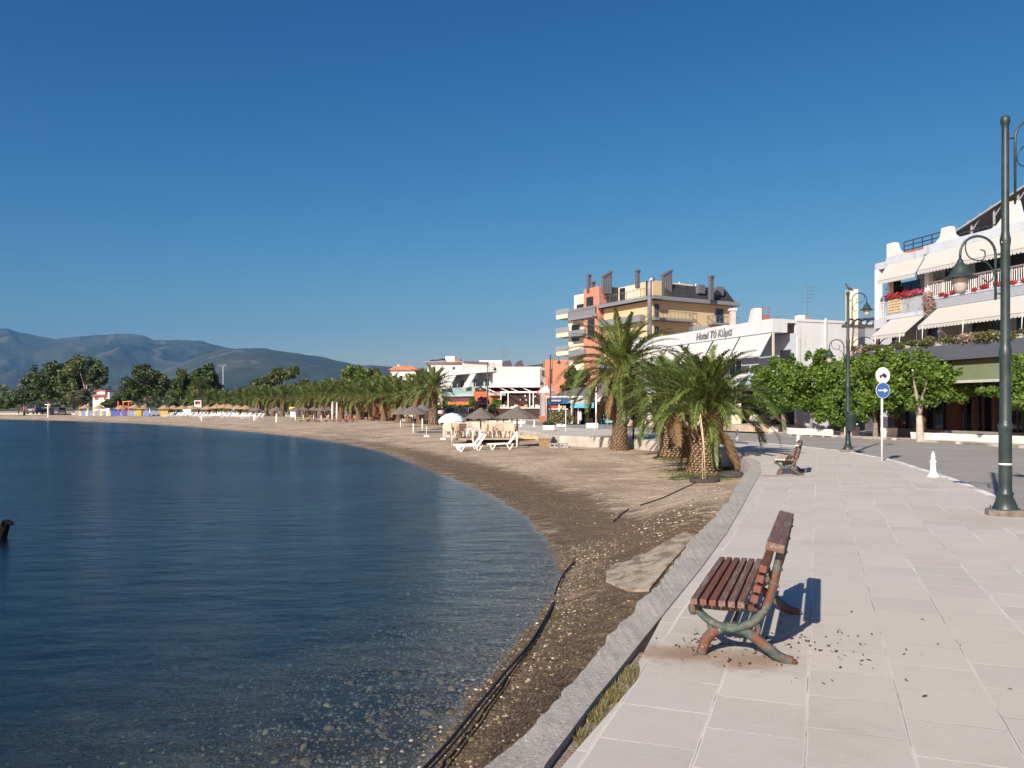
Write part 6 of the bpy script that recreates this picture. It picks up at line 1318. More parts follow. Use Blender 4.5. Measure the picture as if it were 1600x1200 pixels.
# striped pale blue beach umbrella
bw = NT('umbrella_blue'); wv = bw.n.new('ShaderNodeTexWave'); wv.bands_direction = 'Z'; wv.inputs['Scale'].default_value = 2.6; wv.inputs['Distortion'].default_value = 0; oc_ = bw.n.new('ShaderNodeTexCoord').outputs['Object']; bw.l.new(oc_, wv.inputs[0]); bw.fin(bw.mix(bw.step(wv.outputs[0], .55, .6), (.68, .74, .76), (.42, .60, .70)), None, .8)
x, y = atS(706, 50); z = gz(x, y); t = thing('beach_umbrella', 'pale blue striped fabric umbrella left of the thatched parasols', 'parasol', (x, y, z)); rr = 21 * 50 / F; m = MB(); n = 10; vs = []
for a, b in [(.03, 652 - 7), (rr * .45, 647), (rr * .8, 651.5), (rr, 656.5), (rr, 660)]:
    for j in range(n): vs.append((a * math.cos(2 * pi * j / n), a * math.sin(2 * pi * j / n), Zp(b, 50) - z))
m.add(vs, [(i * n + j, i * n + (j + 1) % n, (i + 1) * n + (j + 1) % n, (i + 1) * n + j) for i in range(4) for j in range(n)]); m.build('canopy', bw.m, t); MB().tube([(0, 0, -.1), (0, 0, Zp(645, 50) - z)], .03, 8).build('pole', WHITE, t)
# white stakes with plates in the sand
for i, (px, py, tp, pl_) in enumerate([(666.5, 683, 666, 1), (692.5, 687, 663, 1), (701.5, 683, 662, 1), (707.5, 688.5, 663, 0), (721.5, 686.5, 662, 0), (884, 686, 640, 0)]):
    x, y, z = S(px, py); h_ = Zp(tp, y) - z; t = thing('sand_stake', ['thin white stake with foot plate, alone left of the blue umbrella', 'front white stake with foot plate under the blue umbrella', 'rear white stake with foot plate under the blue umbrella', 'plain pale stake between blue umbrella and loungers', 'plain white stake right of the blue umbrella', 'tall thin pale pole by the concrete blocks near the tall palm'][i], 'stake', (x, y, z))
    MB().tube([(0, 0, -.1), (0, 0, h_)], .028, 6).build('rod', WHITE, t)
    if pl_: MB().box(-.2, .2, -.08, .08, 0, .12).build('foot_plate', WHITE, t)
# chairs and tables on the deck
PLB = M('chair_beige', (.62, .52, .38), .5, .05, 4)
def chair():
    t = thing('beach_chair', 'x', 'chair'); m = MB().box(-.24, .24, -.24, .24, .41, .45).build('seat', PLB, t)
    m = MB(); m.slab([(-.23, .22, .45), (.23, .22, .45), (.24, .36, .9), (-.24, .36, .9)], .035); m.build('backrest', PLB, t)
    for sx in (-1, 1):
        for sy in (-1, 1): MB().bar((sx * .24, sy * .25, 0), (sx * .21, sy * .20, .42), .05).build('leg', PLB, t)
        MB().tube([(sx * .25, -.2, .43), (sx * .27, -.2, .64), (sx * .27, .25, .66)], .022, 6).build('armrest', PLB, t)
    return t
cx, cy = atS(745, 53); DZ = -.28
CH = chair(); CH.location = (W(700, 56), 56, DZ); gch = 'beige plastic chairs crowded on the beach deck'; CH['label'] = 'beige plastic chair farthest left in the crowd under the blue umbrella'; CH['group'] = gch
for i in range(30):
    px = 700 + (i % 15) * 7.1 + rng.normal() * .8; D = 52.5 if i < 15 else 58; D += rng.normal() * .6
    dup(CH, (W(px, D), D, DZ), rng.choice([R(180), R(170), 0.1, R(195), 1.6, R(175)]), 'beige plastic chair, ' + ORDX(i % 15) + (' from the left in the front row on the deck' if i < 15 else ' from the left in the back row on the deck'), gch)
for i, px in enumerate([724, 744, 768, 790]):
    D = 60; t = thing('white_table', ORD[i] + ' white topped table from the left behind the beige chairs', 'table', (W(px, D), D, DZ), .1, 'white tables among the beach chairs'); MB().box(-.5, .5, -.4, .4, .72, .76).build('tabletop', WHITE, t); MB().box(-.48, .48, -.405, -.40, .5, .72).build('cloth', WHITE, t)
    for sx in (-1, 1):
        for sy in (-1, 1): MB().bar((sx * .42, sy * .32, 0), (sx * .42, sy * .32, .72), .05).build('leg', PLB, t)
x0, x1 = W(716, 50.5), W(796, 50.5)
tag(MB().box(x0, x1 + .4, 50.6, 60.5, DZ - .09, DZ - .01).build('beach_deck', M('deck_tan', (.40, .31, .22), .9, .15, 3, stretch=(1, 6, 1))), 'low tan deck platform carrying the crowd of beige chairs', 'deck')
# blankets, boxes, concrete blocks on the sand
x, y, z = S(824, 688); m = MB(); m.add([(-.9, -.3, .05), (-.3, -.35, .0), (.3, -.3, .03), (.8, -.1, .0), (.8, .3, .15), (.2, .35, .2), (-.4, .35, .25), (-.9, .2, .3)], [tuple(range(8))]); m.add([(-.9, -.3, .05), (-.3, -.35, 0), (.3, -.3, .03), (.8, -.1, 0), (.8, -.1, -.1), (-.9, -.3, -.1)], [tuple(range(6))]); o = m.build('yellow_blanket', M('blanket', (.62, .46, .22), .9, .2, 5)); o.location = (x, y, z + .08); tag(o, 'crumpled yellow blanket on the sand right of the deck', 'blanket')
x, y = W(851, 46.4), 46.4; z = gz(x, y); t = thing('wooden_crate', 'brown wooden crate behind the yellow blanket', 'crate', (x, y, z), .2); MB().box(-.28, .28, -.22, .22, 0, .40).build('body', M('crate_wood', (.30, .19, .10), .85, .25, 6), t); MB().box(-.30, .30, -.24, .24, .40, .45).build('rim', M('crate_wood', (.3, .19, .1)), t)
for i, px in enumerate((866, 880)):
    x, y = W(px, 45.4), 45.4; z = gz(x, y); m = MB(); m.box(-.27, .27, -.17, .17, 0, .09); m.box(-.27, .27, -.17, .17, .19, .26); [m.box(a, a + .07, -.17, .17, .09, .19) for a in (-.27, -.035, .2)]; o = m.build('concrete_block', M('block_grey', (.30, .30, .29), .9, .1, 6)); o.location = (x, y, z); tag(o, ['left', 'right'][i] + ' one of two grey hollow concrete blocks on the sand', 'concrete block', 'hollow concrete blocks')
# ---------------- planters
def planter(label, loc, rz, L=1.8, wd=.5, h_=.44, feet=True, group='white concrete planters along the road', plant=None, mat=WHITE, ps=1):
    t = thing('planter', label, 'planter', loc, rz, group); m = MB(); a, b = L / 2, wd / 2; k = .93
    m.hexa([(-a * k, -b * k, .06), (a * k, -b * k, .06), (a * k, b * k, .06), (-a * k, b * k, .06)], [(-a, -b, h_), (a, -b, h_), (a, b, h_), (-a, b, h_)]); m.build('box', mat, t, .012)
    MB().box(-a + .06, a - .06, -b + .06, b - .06, h_ + .002, h_ + .012).build('soil', M('soil', (.09, .06, .04), .95, .3, 20), t)
    if feet: [MB().box(x_ - .09, x_ + .09, -b * .8, b * .8, 0, .06).build('foot', mat, t) for x_ in (-a * .6, a * .6)]
    if plant: leafblob('shrub', t, plant[0], plant[1], plant[2], plant[3])
    return t
krz = math.atan2(-.985, .17)
plabs = ['white planter under the pale trunk of the wide tree', 'white planter right of the one at the pale trunk', 'white planter left of the nearest lamp post', 'white planter at the right edge past the nearest lamp post', 'square white planter behind the sign post', 'square white planter peeping out right of the litter bin lamp', 'long white planter with a fallen branch, before the dark trees', 'long white planter between the tree trunks by the hotel wall', 'white planter in front of the motorcycle', 'white planter below the white car', 'leftmost white planter beside the stone terrace']
for i, (px, py, L) in enumerate([(1447, 690, 1.8), (1489, 691.5, 1.8), (1536, 694, 1.8), (1606, 697.5, 1.8), (1389, 686.5, .7), (1331, 683.5, .7), (1281, 682, 2.2), (1247, 680.5, 2.0), (1200, 676.5, 2.0), (1176, 674, 1.8), (1162, 671, 1.6)]):
    x, y = G(px, py, -.1); planter(plabs[i], (x, y, -.1), krz if L > 1 else 0.2, L, .5, .46 if L > 1 else .62)
def sh(*l): return list(l)
for lab, px, py, L, h_, pl_, mt in [('square white planter with dark clipped shrub, left of the third lamp', 857, 673.5, .75, .40, ([(0, 0, .52, .36, .3, .14)], 900, .06, DK), WHITE),
     ('white scalloped pot with a wide flowering oleander bush', 876, 668.5, .7, .32, ([(0, 0, .85, .85, .6, .5), (.4, 0, .7, .6, .5, .35)], 3000, .08, leafmat('oleander', (.08, .10, .03), (.30, .28, .16), .25)), WHITE),
     ('white box planter at the foot of the white post', 925, 670.5, .85, .46, None, WHITE),
     ('grey planter box with a green hedge in front of the cafe', 919, 661, .95, .5, ([(0, 0, .8, .55, .3, .28)], 1800, .07, PL), M('planter_grey', (.34, .34, .32), .9)),
     ('planter with loose green bush just left of the tall palm trunk', 952, 661.5, .8, .3, ([(0, 0, .75, .55, .4, .4)], 1800, .07, MG), M('planter_teal', (.20, .42, .46), .8)),
     ('low planter with green leaves behind the tall palm trunk', 990, 661, 1.0, .3, ([(0, 0, .8, .8, .4, .4)], 2200, .07, MG), M('planter_blue', (.35, .50, .56), .8)),
     ('white planter with small shrub seen between the beach tables and the road', 811, 663, 1.2, .34, None, WHITE), ('planter with leafy shrub behind the chairs under the left parasol', 767, 662, 1.0, .3, ([(0, 0, .5, .5, .3, .25)], 900, .08, PL), WHITE), ('planter with yellow green shrub behind the chairs between the parasols', 787, 662, 1.0, .3, ([(0, 0, .5, .5, .3, .25)], 900, .08, PL), WHITE)]:
    x, y = G(px, py); planter(lab, (x, y, 0), .1, L, .6, h_, False, None, pl_, mt)
o = MB().tube([(0, 0, 0), (0, 0, 3.35)], .06, 10).build('white_post', WHITE); x, y = G(931.5, 671.5); o.location = (x, y, 0); tag(o, 'tall white post standing behind the box planter left of the tall palm', 'post')
# ---------------- menu board, folding sign, teal chairs
x, y = G(1013, 668.5); t = thing('menu_board', 'A-frame menu board with white poster and purple base beside the woman', 'menu board', (x, y, 0), .15)
MB().slab([(-.36, -.25, .1), (.36, -.25, .1), (.30, .02, 1.2), (-.30, .02, 1.2)], .03).build('front_panel', SW, t); MB().slab([(-.34, .35, 0), (.34, .35, 0), (.30, .06, 1.2), (-.30, .06, 1.2)], .03).build('rear_panel', GREYM, t); MB().box(-.40, .45, -.34, -.2, 0, .12).build('purple_base', M('purple', (.30, .05, .26), .6), t)
MB().box(-.31, .31, -.02, .04, 1.2, 1.34).build('header', M('header_blue', (.05, .06, .14), .6), t)
m = MB(); rr_ = random.Random(3)
for i in range(14): zz = .25 + .85 * rr_.random(); xx = rr_.uniform(-.25, .2); yy = -.25 + (zz - .1) * .2455; w_, hh_ = rr_.uniform(.03, .12), rr_.uniform(.02, .07); m.slab([(xx, yy - .014, zz), (xx + w_, yy - .014, zz), (xx + w_, yy - .014 + hh_ * .24, zz + hh_), (xx, yy - .014 + hh_ * .24, zz + hh_)], .006)
m.build('poster_pictures', M('poster_red', (.42, .12, .08), .6, .5, 9), t)
x, y = G(907, 662); t = thing('folding_board', 'closed white folding umbrella stand leaning beside the grey planter', 'stand', (x, y, 0)); m = MB(); m.lathe([(.02, 1.35), (.10, 1.1), (.14, .7), (.16, .35), (.05, .3)][::-1], 8); m.build('folded_cloth', WHITE, t); MB().tube([(0, 0, 0), (0, 0, 1.4)], .03, 6).build('pole', GREYM, t)
TE = M('chair_teal', (.10, .36, .42), .6); 
for i, (px, mt) in enumerate([(944, TE), (950, WHITE), (962, TE), (968, WHITE), (981, WHITE), (994, WHITE), (890, WHITE)]):
    x, y = G(px, 661.5 if i < 6 else 662); t = thing('cafe_chair', ORD[i] + (' cafe chair, ' + ('teal' if mt is TE else 'white') + ', in the row by the tall palm trunk'), 'chair', (x, y, 0), rng.uniform(-.6, .6), 'cafe chairs by the pavilion'); MB().box(-.24, .24, -.24, .24, .40, .45).build('seat', mt, t); MB().slab([(-.24, .22, .42), (.24, .22, .42), (.22, .3, .9), (-.22, .3, .9)], .04).build('backrest', mt, t)
    [MB().bar((sx * .2, sy * .2, 0), (sx * .2, sy * .2, .4), .04).build('leg', mt, t) for sx in (-1, 1) for sy in (-1, 1)]
x, y = 15.9, 61.0; t = thing('terrace_chair', 'tall beige chair on the stone terrace left of the cream pillar', 'chair', (W(1117, 61), 59.8, .02), .3); MB().box(-.25, .25, -.25, .25, .42, .48).build('seat', PLB, t); MB().slab([(-.25, .24, .45), (.25, .24, .45), (.22, .34, 1.1), (-.22, .34, 1.1)], .05).build('backrest', PLB, t); [MB().bar((sx * .21, sy * .21, 0), (sx * .21, sy * .21, .42), .05).build('leg', PLB, t) for sx in (-1, 1) for sy in (-1, 1)]
x, y = G(1, 1); x, y = G(849, 665.5); t = thing('slatted_seat', 'reddish wooden armchair against the third lamp post', 'chair', (x - .1, y, 0), 0, None, .75); WR = M('chair_red_wood', (.30, .11, .06), .7); MB().box(-.4, .4, -.35, .35, .38, .46).build('seat', WR, t); MB().slab([(-.4, .3, .42), (.4, .3, .42), (.4, .5, 1.15), (-.4, .5, 1.15)], .06).build('backrest', WR, t); [MB().bar((sx * .36, sy * .3, 0), (sx * .36, sy * .3, .4), .06).build('leg', WR, t) for sx in (-1, 1) for sy in (-1, 1)]
# ============================================================ VEHICLES
RUB = M('tyre_rubber', (.02, .02, .022), .8); RIM = M('wheel_rim', (.35, .35, .36), .35, .1, 5, metal=.7); TL = M('tail_light', (.55, .02, .02), .25)
def car(label, loc, rz, paint, name='parked_car', kind='suv', cat='car', sc=1):   # local: +x forward, z up, origin under the middle
    t = thing(name, label, cat, loc, rz, None, sc); Ln = 2.1; hw = .86
    P = {'suv': [(-2.1, .45), (-2.15, .75), (-2.08, 1.05), (-1.98, 1.08), (1.0, 1.0), (1.95, .88), (2.12, .7), (2.12, .4), (1.8, .32), (-1.95, .32)]}[('suv')]
    secs = [-1, -.9, 0, .9, 1]; m = MB(); K = len(P); vs = []
    for s in secs:
        sh_ = {-1: .94, -.9: 1, 0: 1, .9: 1, 1: .94}[s]
        for x_, z_ in P: vs.append((x_ * (1 if abs(s) < 1 else .975), s * hw, .72 + (z_ - .72) * sh_))
    fs = [(i * K + j, i * K + (j + 1) % K, (i + 1) * K + (j + 1) % K, (i + 1) * K + j) for i in range(4) for j in range(K)] + [tuple(range(K)), tuple(range(5 * K - 1, 4 * K - 1, -1))]
    m.add(vs, fs); m.build('body', paint, t)
    rw = .66; zr = 1.62; m = MB(); m.hexa([(-2.02, -.80, 1.05), (.95, -.80, 1.0), (.95, .80, 1.0), (-2.02, .80, 1.05)], [(-1.78, -rw, zr), (.15, -rw, zr), (.15, rw, zr), (-1.78, rw, zr)]); m.build('cabin', GLASS, t)
    m = MB(); m.hexa([(-1.82, -rw - .02, zr - .01), (.18, -rw - .02, zr - .01), (.18, rw + .02, zr - .01), (-1.82, rw + .02, zr - .01)], [(-1.7, -rw + .06, zr + .06), (.05, -rw + .06, zr + .06), (.05, rw - .06, zr + .06), (-1.7, rw - .06, zr + .06)])
    for sy in (-1, 1):
        for xa, xb in ((-2.02, -1.8), (-1.15, -1.1), (-.2, -.15), (.93, .17)): m.bar((xa, sy * .812, 1.03), (xb, sy * (rw + .012), zr), .07)
    m.build('roof', paint, t)
    for sx in (-1.3, 1.3):
        for sy in (-1, 1): w_ = MB().tube([(sx, sy * .70, .33), (sx, sy * .885, .33)], .33, 16, sm=False).build('wheel', RUB, t); MB().tube([(sx, sy * .886, .33), (sx, sy * .90, .33)], .20, 12, sm=False).build('rim', RIM, w_)
    for sy in (-1, 1): MB().box(-2.17, -2.02, sy * .74 - .1, sy * .74 + .1, .80, 1.25).build('tail_light', TL, t); MB().box(1.95, 2.13, sy * .64 - .15, sy * .64 + .15, .66, .80).build('headlight', GLOBE, t)
    MB().box(-2.22, -2.0, -.82, .82, .36, .60).build('bumper', M('bumper', (.05, .05, .055), .6), t); MB().box(-2.185, -2.15, -.26, .26, .70, .82).build('number_plate', SW, t)
    return t
SIL = M('paint_silver', (.22, .25, .29), .25, .04, 1, metal=.4); CWH = M('paint_white', (.70, .70, .69), .25, .03, 1)
x, y = atS(716, 97); car('silver blue SUV parked facing away behind the blue beach umbrella', (x, y, -.1), R(62), SIL)
x, y = atS(733, 106); car('grey car parked beyond the silver SUV, only its roof showing', (x, y, -.1), R(70), M('paint_grey', (.12, .14, .17), .25, .04, 1, metal=.4))
x, y = atS(1190, 62); car('white car parked rear first under the tree at the hotel', (x, y, .02), R(68), CWH)
x, y = atS(1250, 59); car('second white car by the hotel side wall behind trees', (x, y, .02), R(12), CWH)
x, y = atS(55, 205); car('dark grey van parked under the low pine at far left', (x, y, -.12), R(100), M('paint_dark', (.07, .09, .11), .3), 'parked_van', cat='van', sc=1.35)
x, y = atS(97, 212); car('small silver blue car left of the painted fence', (x, y, -.12), R(120), SIL)
x, y = atS(668, 100); car('white car half hidden behind the big palm trunk', (x, y, -.1), R(20), CWH)
# motorcycle
x, y = atS(1204, 57); t = thing('motorcycle', 'dark motorcycle parked between planters under the trees', 'motorcycle', (x, y, .02), R(10)); 
for s_ in (-.65, .65): vs = [(s_ + .28 * math.cos(a), 0, .31 + .28 * math.sin(a)) for a in np.linspace(0, 2 * pi, 17)]; MB().tube(vs, .05, 6).build('wheel', RUB, t)
MB().tube([(-.65, 0, .31), (-.3, 0, .55), (.25, 0, .62), (.45, 0, .85), (.65, 0, .31)], .05, 6).build('frame', BLK, t); MB().ball((0, 0, .45), .2, 8).build('engine', GREYM, t); MB().tube([(-.7, 0, .80), (-.1, 0, .76)], .09, 8, sx=1.4).build('seat', BLK, t); MB().ball((.18, 0, .86), .17, 8, sc=(1.3, .8, .8)).build('tank', CWH, t); MB().tube([(.4, -.36, 1.05), (.46, 0, .98), (.4, .36, 1.05)], .018, 6).build('handlebar', GREYM, t)

# ============================================================ FAR BEACH STRUCTURES
cols = {'g': (.26, .25, .31), 'y': (.50, .44, .14), 'b': (.17, .22, .45), 'w': (.62, .60, .55), 'v': (.13, .08, .26), 'd': (.06, .10, .34), 'k': (.20, .24, .36)}
t = thing('painted_fence', 'low beach fence of upright boards painted blue, lilac, yellow and white', 'fence', (W(117, 188), 188, gz(W(117, 188), 188)))
for px0, px1, c_ in [(117, 122, 'g'), (123, 126.5, 'y'), (127.5, 134, 'b'), (134, 137, 'w'), (137.5, 144, 'k'), (145, 148, 'y'), (148, 155, 'g'), (156, 160, 'y'), (161, 166, 'k'), (166, 169, 'w'), (169, 172.5, 'y'), (173, 190, 'd'), (191, 199, 'v'), (199, 211, 'k'), (223, 233, 'b'), (234, 244, 'k'), (245, 250, 'g')]:
    D = 188 - (px0 - 117) * .04; z0 = 0; a, b = W(px0, D) - W(117, 188), W(px1, D) - W(117, 188); m = MB(); k = max(1, int((b - a) / .3))
    for i in range(k): m.box(a + (b - a) * i / k + .01, a + (b - a) * (i + 1) / k - .01, D - 188, D - 188 + .05, z0, 1.25 + .06 * ((i * 7) % 3 - 1))
    m.build('board_panel', M('fence_' + c_, cols[c_], .8, .12, 1), t)
for lab, px0, px1, c_, D in [('yellow painted beach hut with straw roof, left of the other hut', 211, 221, 'y', 184), ('yellow ochre beach hut with straw roof behind the loungers', 250, 262.5, 'y', 178), ('blue beach hut beside the yellow ochre hut', 265, 276, 'b', 180)]:
    x = W((px0 + px1) / 2, D); w_ = (px1 - px0) * D / F / 2; t = thing('beach_hut', lab, 'hut', (x, D, gz(x, D))); MB().box(-w_, w_, 0, 2, 0, 1.6).build('wall', M('hut_' + c_, (.42, .31, .06) if c_ == 'y' else cols['b'], .8, .12, 1), t); MB().box(-.3, .3, -.02, -.002, 0, 1.3).build('door', M('hut_door', (.4, .3, .05), .8), t); m = MB(); m.hexa([(-w_ - .5, -.5, 1.55), (w_ + .5, -.5, 1.55), (w_ + .5, 2.5, 1.55), (-w_ - .5, 2.5, 1.55)], [(-.2, .9, 2.1), (.2, .9, 2.1), (.2, 1.1, 2.1), (-.2, 1.1, 2.1)]); m.build('roof', THT, t)
D = 178; x = W(292, D); t = thing('snack_kiosk', 'white panelled kiosk with red and white sloping roof', 'kiosk', (x, D, gz(x, D))); MB().box(-.9, .9, 0, 2, 0, 1.5).build('wall', WHITE, t); MB().slab([(-2.8, -.4, 1.55), (1.5, -.4, 2.35), (1.5, 2.4, 2.35), (-2.8, 2.4, 1.55)], .1).build('roof', M('kiosk_roof', (.6, .58, .56), .7), t); MB().slab([(-3.2, -.3, 1.75), (-.4, -.3, 2.3), (-.4, 2, 2.3), (-3.2, 2, 1.75)], .08).build('red_roof', M('kiosk_red', (.55, .05, .05), .7), t)
D = 170; x = W(311, D); t = thing('lifeguard_tower', 'white lifeguard tower cabin standing among the far loungers', 'lifeguard tower', (x, D, gz(x, D)))
for sx in (-1, 1):
    for sy in (-1, 1): MB().bar((sx * .7, sy * .7, 0), (sx * .6, sy * .6, 1.5), .14).build('leg', WHITE, t)
MB().box(-.75, .75, -.75, .75, 1.5, 2.5).build('cabin_wall', WHITE, t); m = MB(); [m.box(sx * .62 - .07, sx * .62 + .07, sy * .62 - .07, sy * .62 + .07, 2.5, 3.2) for sx in (-1, 1) for sy in (-1, 1)]; m.box(-.75, .75, -.75, .75, 3.2, 3.35); m.build('cabin_frame', WHITE, t); MB().box(-.55, .55, -.2, .5, 2.51, 3.19).build('window', GLASS, t)
D = 160; x = W(335, D); o = MB().ball((0, 0, 1.35), .75, 10, sc=(1.2, 1, .6)).build('white_buoy', WHITE); o.location = (x, 186, 2.0); bpy.data.objects.remove(o)
D = 140; x = W(458, D); t = thing('yellow_kiosk', 'small white kiosk with bright yellow roof under the palms', 'kiosk', (x, D, gz(x, D))); MB().box(-.5, .5, 0, 1.5, .3, 1.6).build('wall', WHITE, t); MB().box(-.62, .62, -.1, 1.6, 1.6, 2.0).build('roof', M('kiosk_yellow', (.72, .60, .08), .7), t); MB().box(-.4, .4, -.02, -.002, 1.2, 1.6).build('hatch', GLASS, t)
def closed(lab, px, D, yt, yb):
    x = W(px, D); z = gz(x, D); h_ = Zp(yt, D) - z; t = thing('closed_umbrella', lab, 'parasol', (x, D, z), 0, 'closed white umbrellas'); MB().lathe([(.05, h_), (.13, h_ * .85), (.17, h_ * .5), (.15, .35), (.05, .3)][::-1], 8).build('folded_canopy', AWNW, t); MB().tube([(0, 0, 0), (0, 0, h_)], .03, 6).build('pole', WHITE, t)
closed('left tall closed white umbrella among the palm trunks', 519.5, 108, 627, 654); closed('right closed white umbrella just beside the taller one', 526.5, 112, 628, 650)
D = 118; x = W(586, D); t = thing('poster_board', 'red and white poster board standing between two palm trunks', 'board', (x, D, -.15)); MB().box(-.5, .5, 0, .08, .1, 1.9).build('panel', M('poster_orange', (.62, .10, .05), .6, .1, 2), t); MB().box(-.35, .3, -.02, -.002, 1.25, 1.6).build('upper_patch', SW, t); MB().box(-.1, .4, -.02, -.002, .35, .8).build('lower_patch', SW, t)
D = 124; x = W(612, D); t = thing('orange_stall', 'dark stall with orange awning behind the palm trunks', 'stall', (x, D, -.1)); MB().box(-2.6, 1.5, 0, 3, 0, 1.9).build('wall', BR2, t); MB().slab([(-2.8, -1, 1.9), (1.7, -1, 1.9), (1.7, .2, 2.4), (-2.8, .2, 2.4)], .06).build('awning', OR2, t); MB().box(-2.6, 1.4, -.4, -.3, .7, .95).build('counter', OR2, t)
D = 195; x = W(194, D); t = thing('playground_frame', 'small red and yellow playground frame behind the straw parasols', 'playground', (x, D, -.15)); [MB().bar((a, 0, 0), (a, 0, 3.2), .25).build('post', M('play_red', (.55, .07, .04), .7), t) for a in (-1.4, -.2, 1.1)]; MB().box(-1.6, 1.3, -.2, .8, 1.7, 2.1).build('platform', M('play_red', (.55, .07, .04)), t); MB().slab([(-.3, -.3, 3.1), (1.8, -.3, 3.3), (1.8, .6, 3.3), (-.3, .6, 3.1)], .15).build('roof', M('play_yellow', (.6, .45, .08), .7), t)
# low structures behind palms: pale stalls
for i, (px, D, w_, h_, mt, lab) in enumerate([(70, 212, 2.6, 1.6, CREAM, 'low cream stone shelter between van and small car'), (375, 196, 4, 2.0, WHITE, 'pale flat roofed beach bar seen through the left palms'), (412, 186, 1.1, 3.1, M('booth_blue', (.35, .50, .62), .6), 'pale blue booth between two palm trunks'), (510, 158, 3.2, 1.7, WHITE, 'long white stall behind the mid palm trunks'), (560, 140, 3, 1.5, M('stall_grey', (.28, .30, .32), .8), 'grey market stall deep behind the palms')]):
    x = W(px, D); t = thing(['stone_shelter', 'beach_bar', 'booth', 'white_stall', 'grey_stall'][i], lab, ['shelter', 'bar', 'booth', 'stall', 'stall'][i], (x, D, -.15)); MB().box(-w_ / 2, w_ / 2, 0, 2, 0, h_).build('wall', mt, t); MB().box(-w_ / 2 - .3, w_ / 2 + .3, -.5, 2.3, h_, h_ + .2).build('roof', WHITE, t); MB().box(-w_ * .35, w_ * .35, -.02, -.002, h_ * .35, h_ * .8).build('opening', DARK, t)
x = W(29, 210); t = thing('utility_pole', 'thin dark utility pole at far left with a small crossarm', 'utility pole', (x, 210, -.2)); MB().tube([(0, 0, 0), (0, 0, 8.4)], .12, 6).build('pole', BROWN, t); MB().box(-.5, .5, -.06, .06, 7.3, 7.45).build('crossarm', BROWN, t)
x = W(348.5, 240); t = thing('floodlight_mast', 'pale mast with two floodlights above the left palms', 'mast', (x, 240, -.2)); MB().tube([(0, 0, 0), (0, 0, 14)], .06, 6).build('pole', WHITE, t); [MB().box(a - .4, a + .4, -.2, .2, 13.8, 14.2).build('floodlight', GREYM, t) for a in (-.7, .7)]

# ============================================================ PEOPLE AND DOG
def skin(name, joints, edges, mat, par=None, sub=1):
    me = bpy.data.meshes.new(name); keys = list(joints); idx = {k: i for i, k in enumerate(keys)}
    me.from_pydata([joints[k][:3] for k in keys], [(idx[a], idx[b]) for a, b in edges], []); me.materials.append(mat)
    o = bpy.data.objects.new(name, me); C.objects.link(o); 
    if par: o.parent = par
    o.modifiers.new('skin', 'SKIN')
    for i, k in enumerate(keys): r = joints[k][3]; me.skin_vertices[0].data[i].radius = (r, r)
    me.skin_vertices[0].data[0].use_root = True
    s = o.modifiers.new('sub', 'SUBSURF'); s.levels = sub; s.render_levels = sub
    for p_ in me.polygons: p_.use_smooth = True
    return o
def hand(J, E, w, d, side):   # five fingers from wrist key w along d
    wx, wy, wz, _ = J[w]; d = Vector(d).normalized(); s = Vector(side).normalized(); n = d.cross(s)
    pm = Vector((wx, wy, wz)) + d * .06; J[w + 'p'] = (*pm, .026); E.append((w, w + 'p'))
    for i, L in enumerate((.07, .08, .075, .06)):
        a = pm + s * (.027 - .018 * i) + d * .03; b = a + d * L * .6 + n * .012; J[w + 'f%da' % i] = (*a, .0095); J[w + 'f%db' % i] = (*b, .008); E += [(w + 'p', w + 'f%da' % i), (w + 'f%da' % i, w + 'f%db' % i)]
    a = pm + s * .045 - d * .01; b = a + (d + s * .4) * .04; J[w + 'ta'] = (*a, .011); J[w + 'tb'] = (*b, .009); E += [(w + 'p', w + 'ta'), (w + 'ta', w + 'tb')]
SKINM = M('skin', (.48, .28, .19), .6, .05, 6)
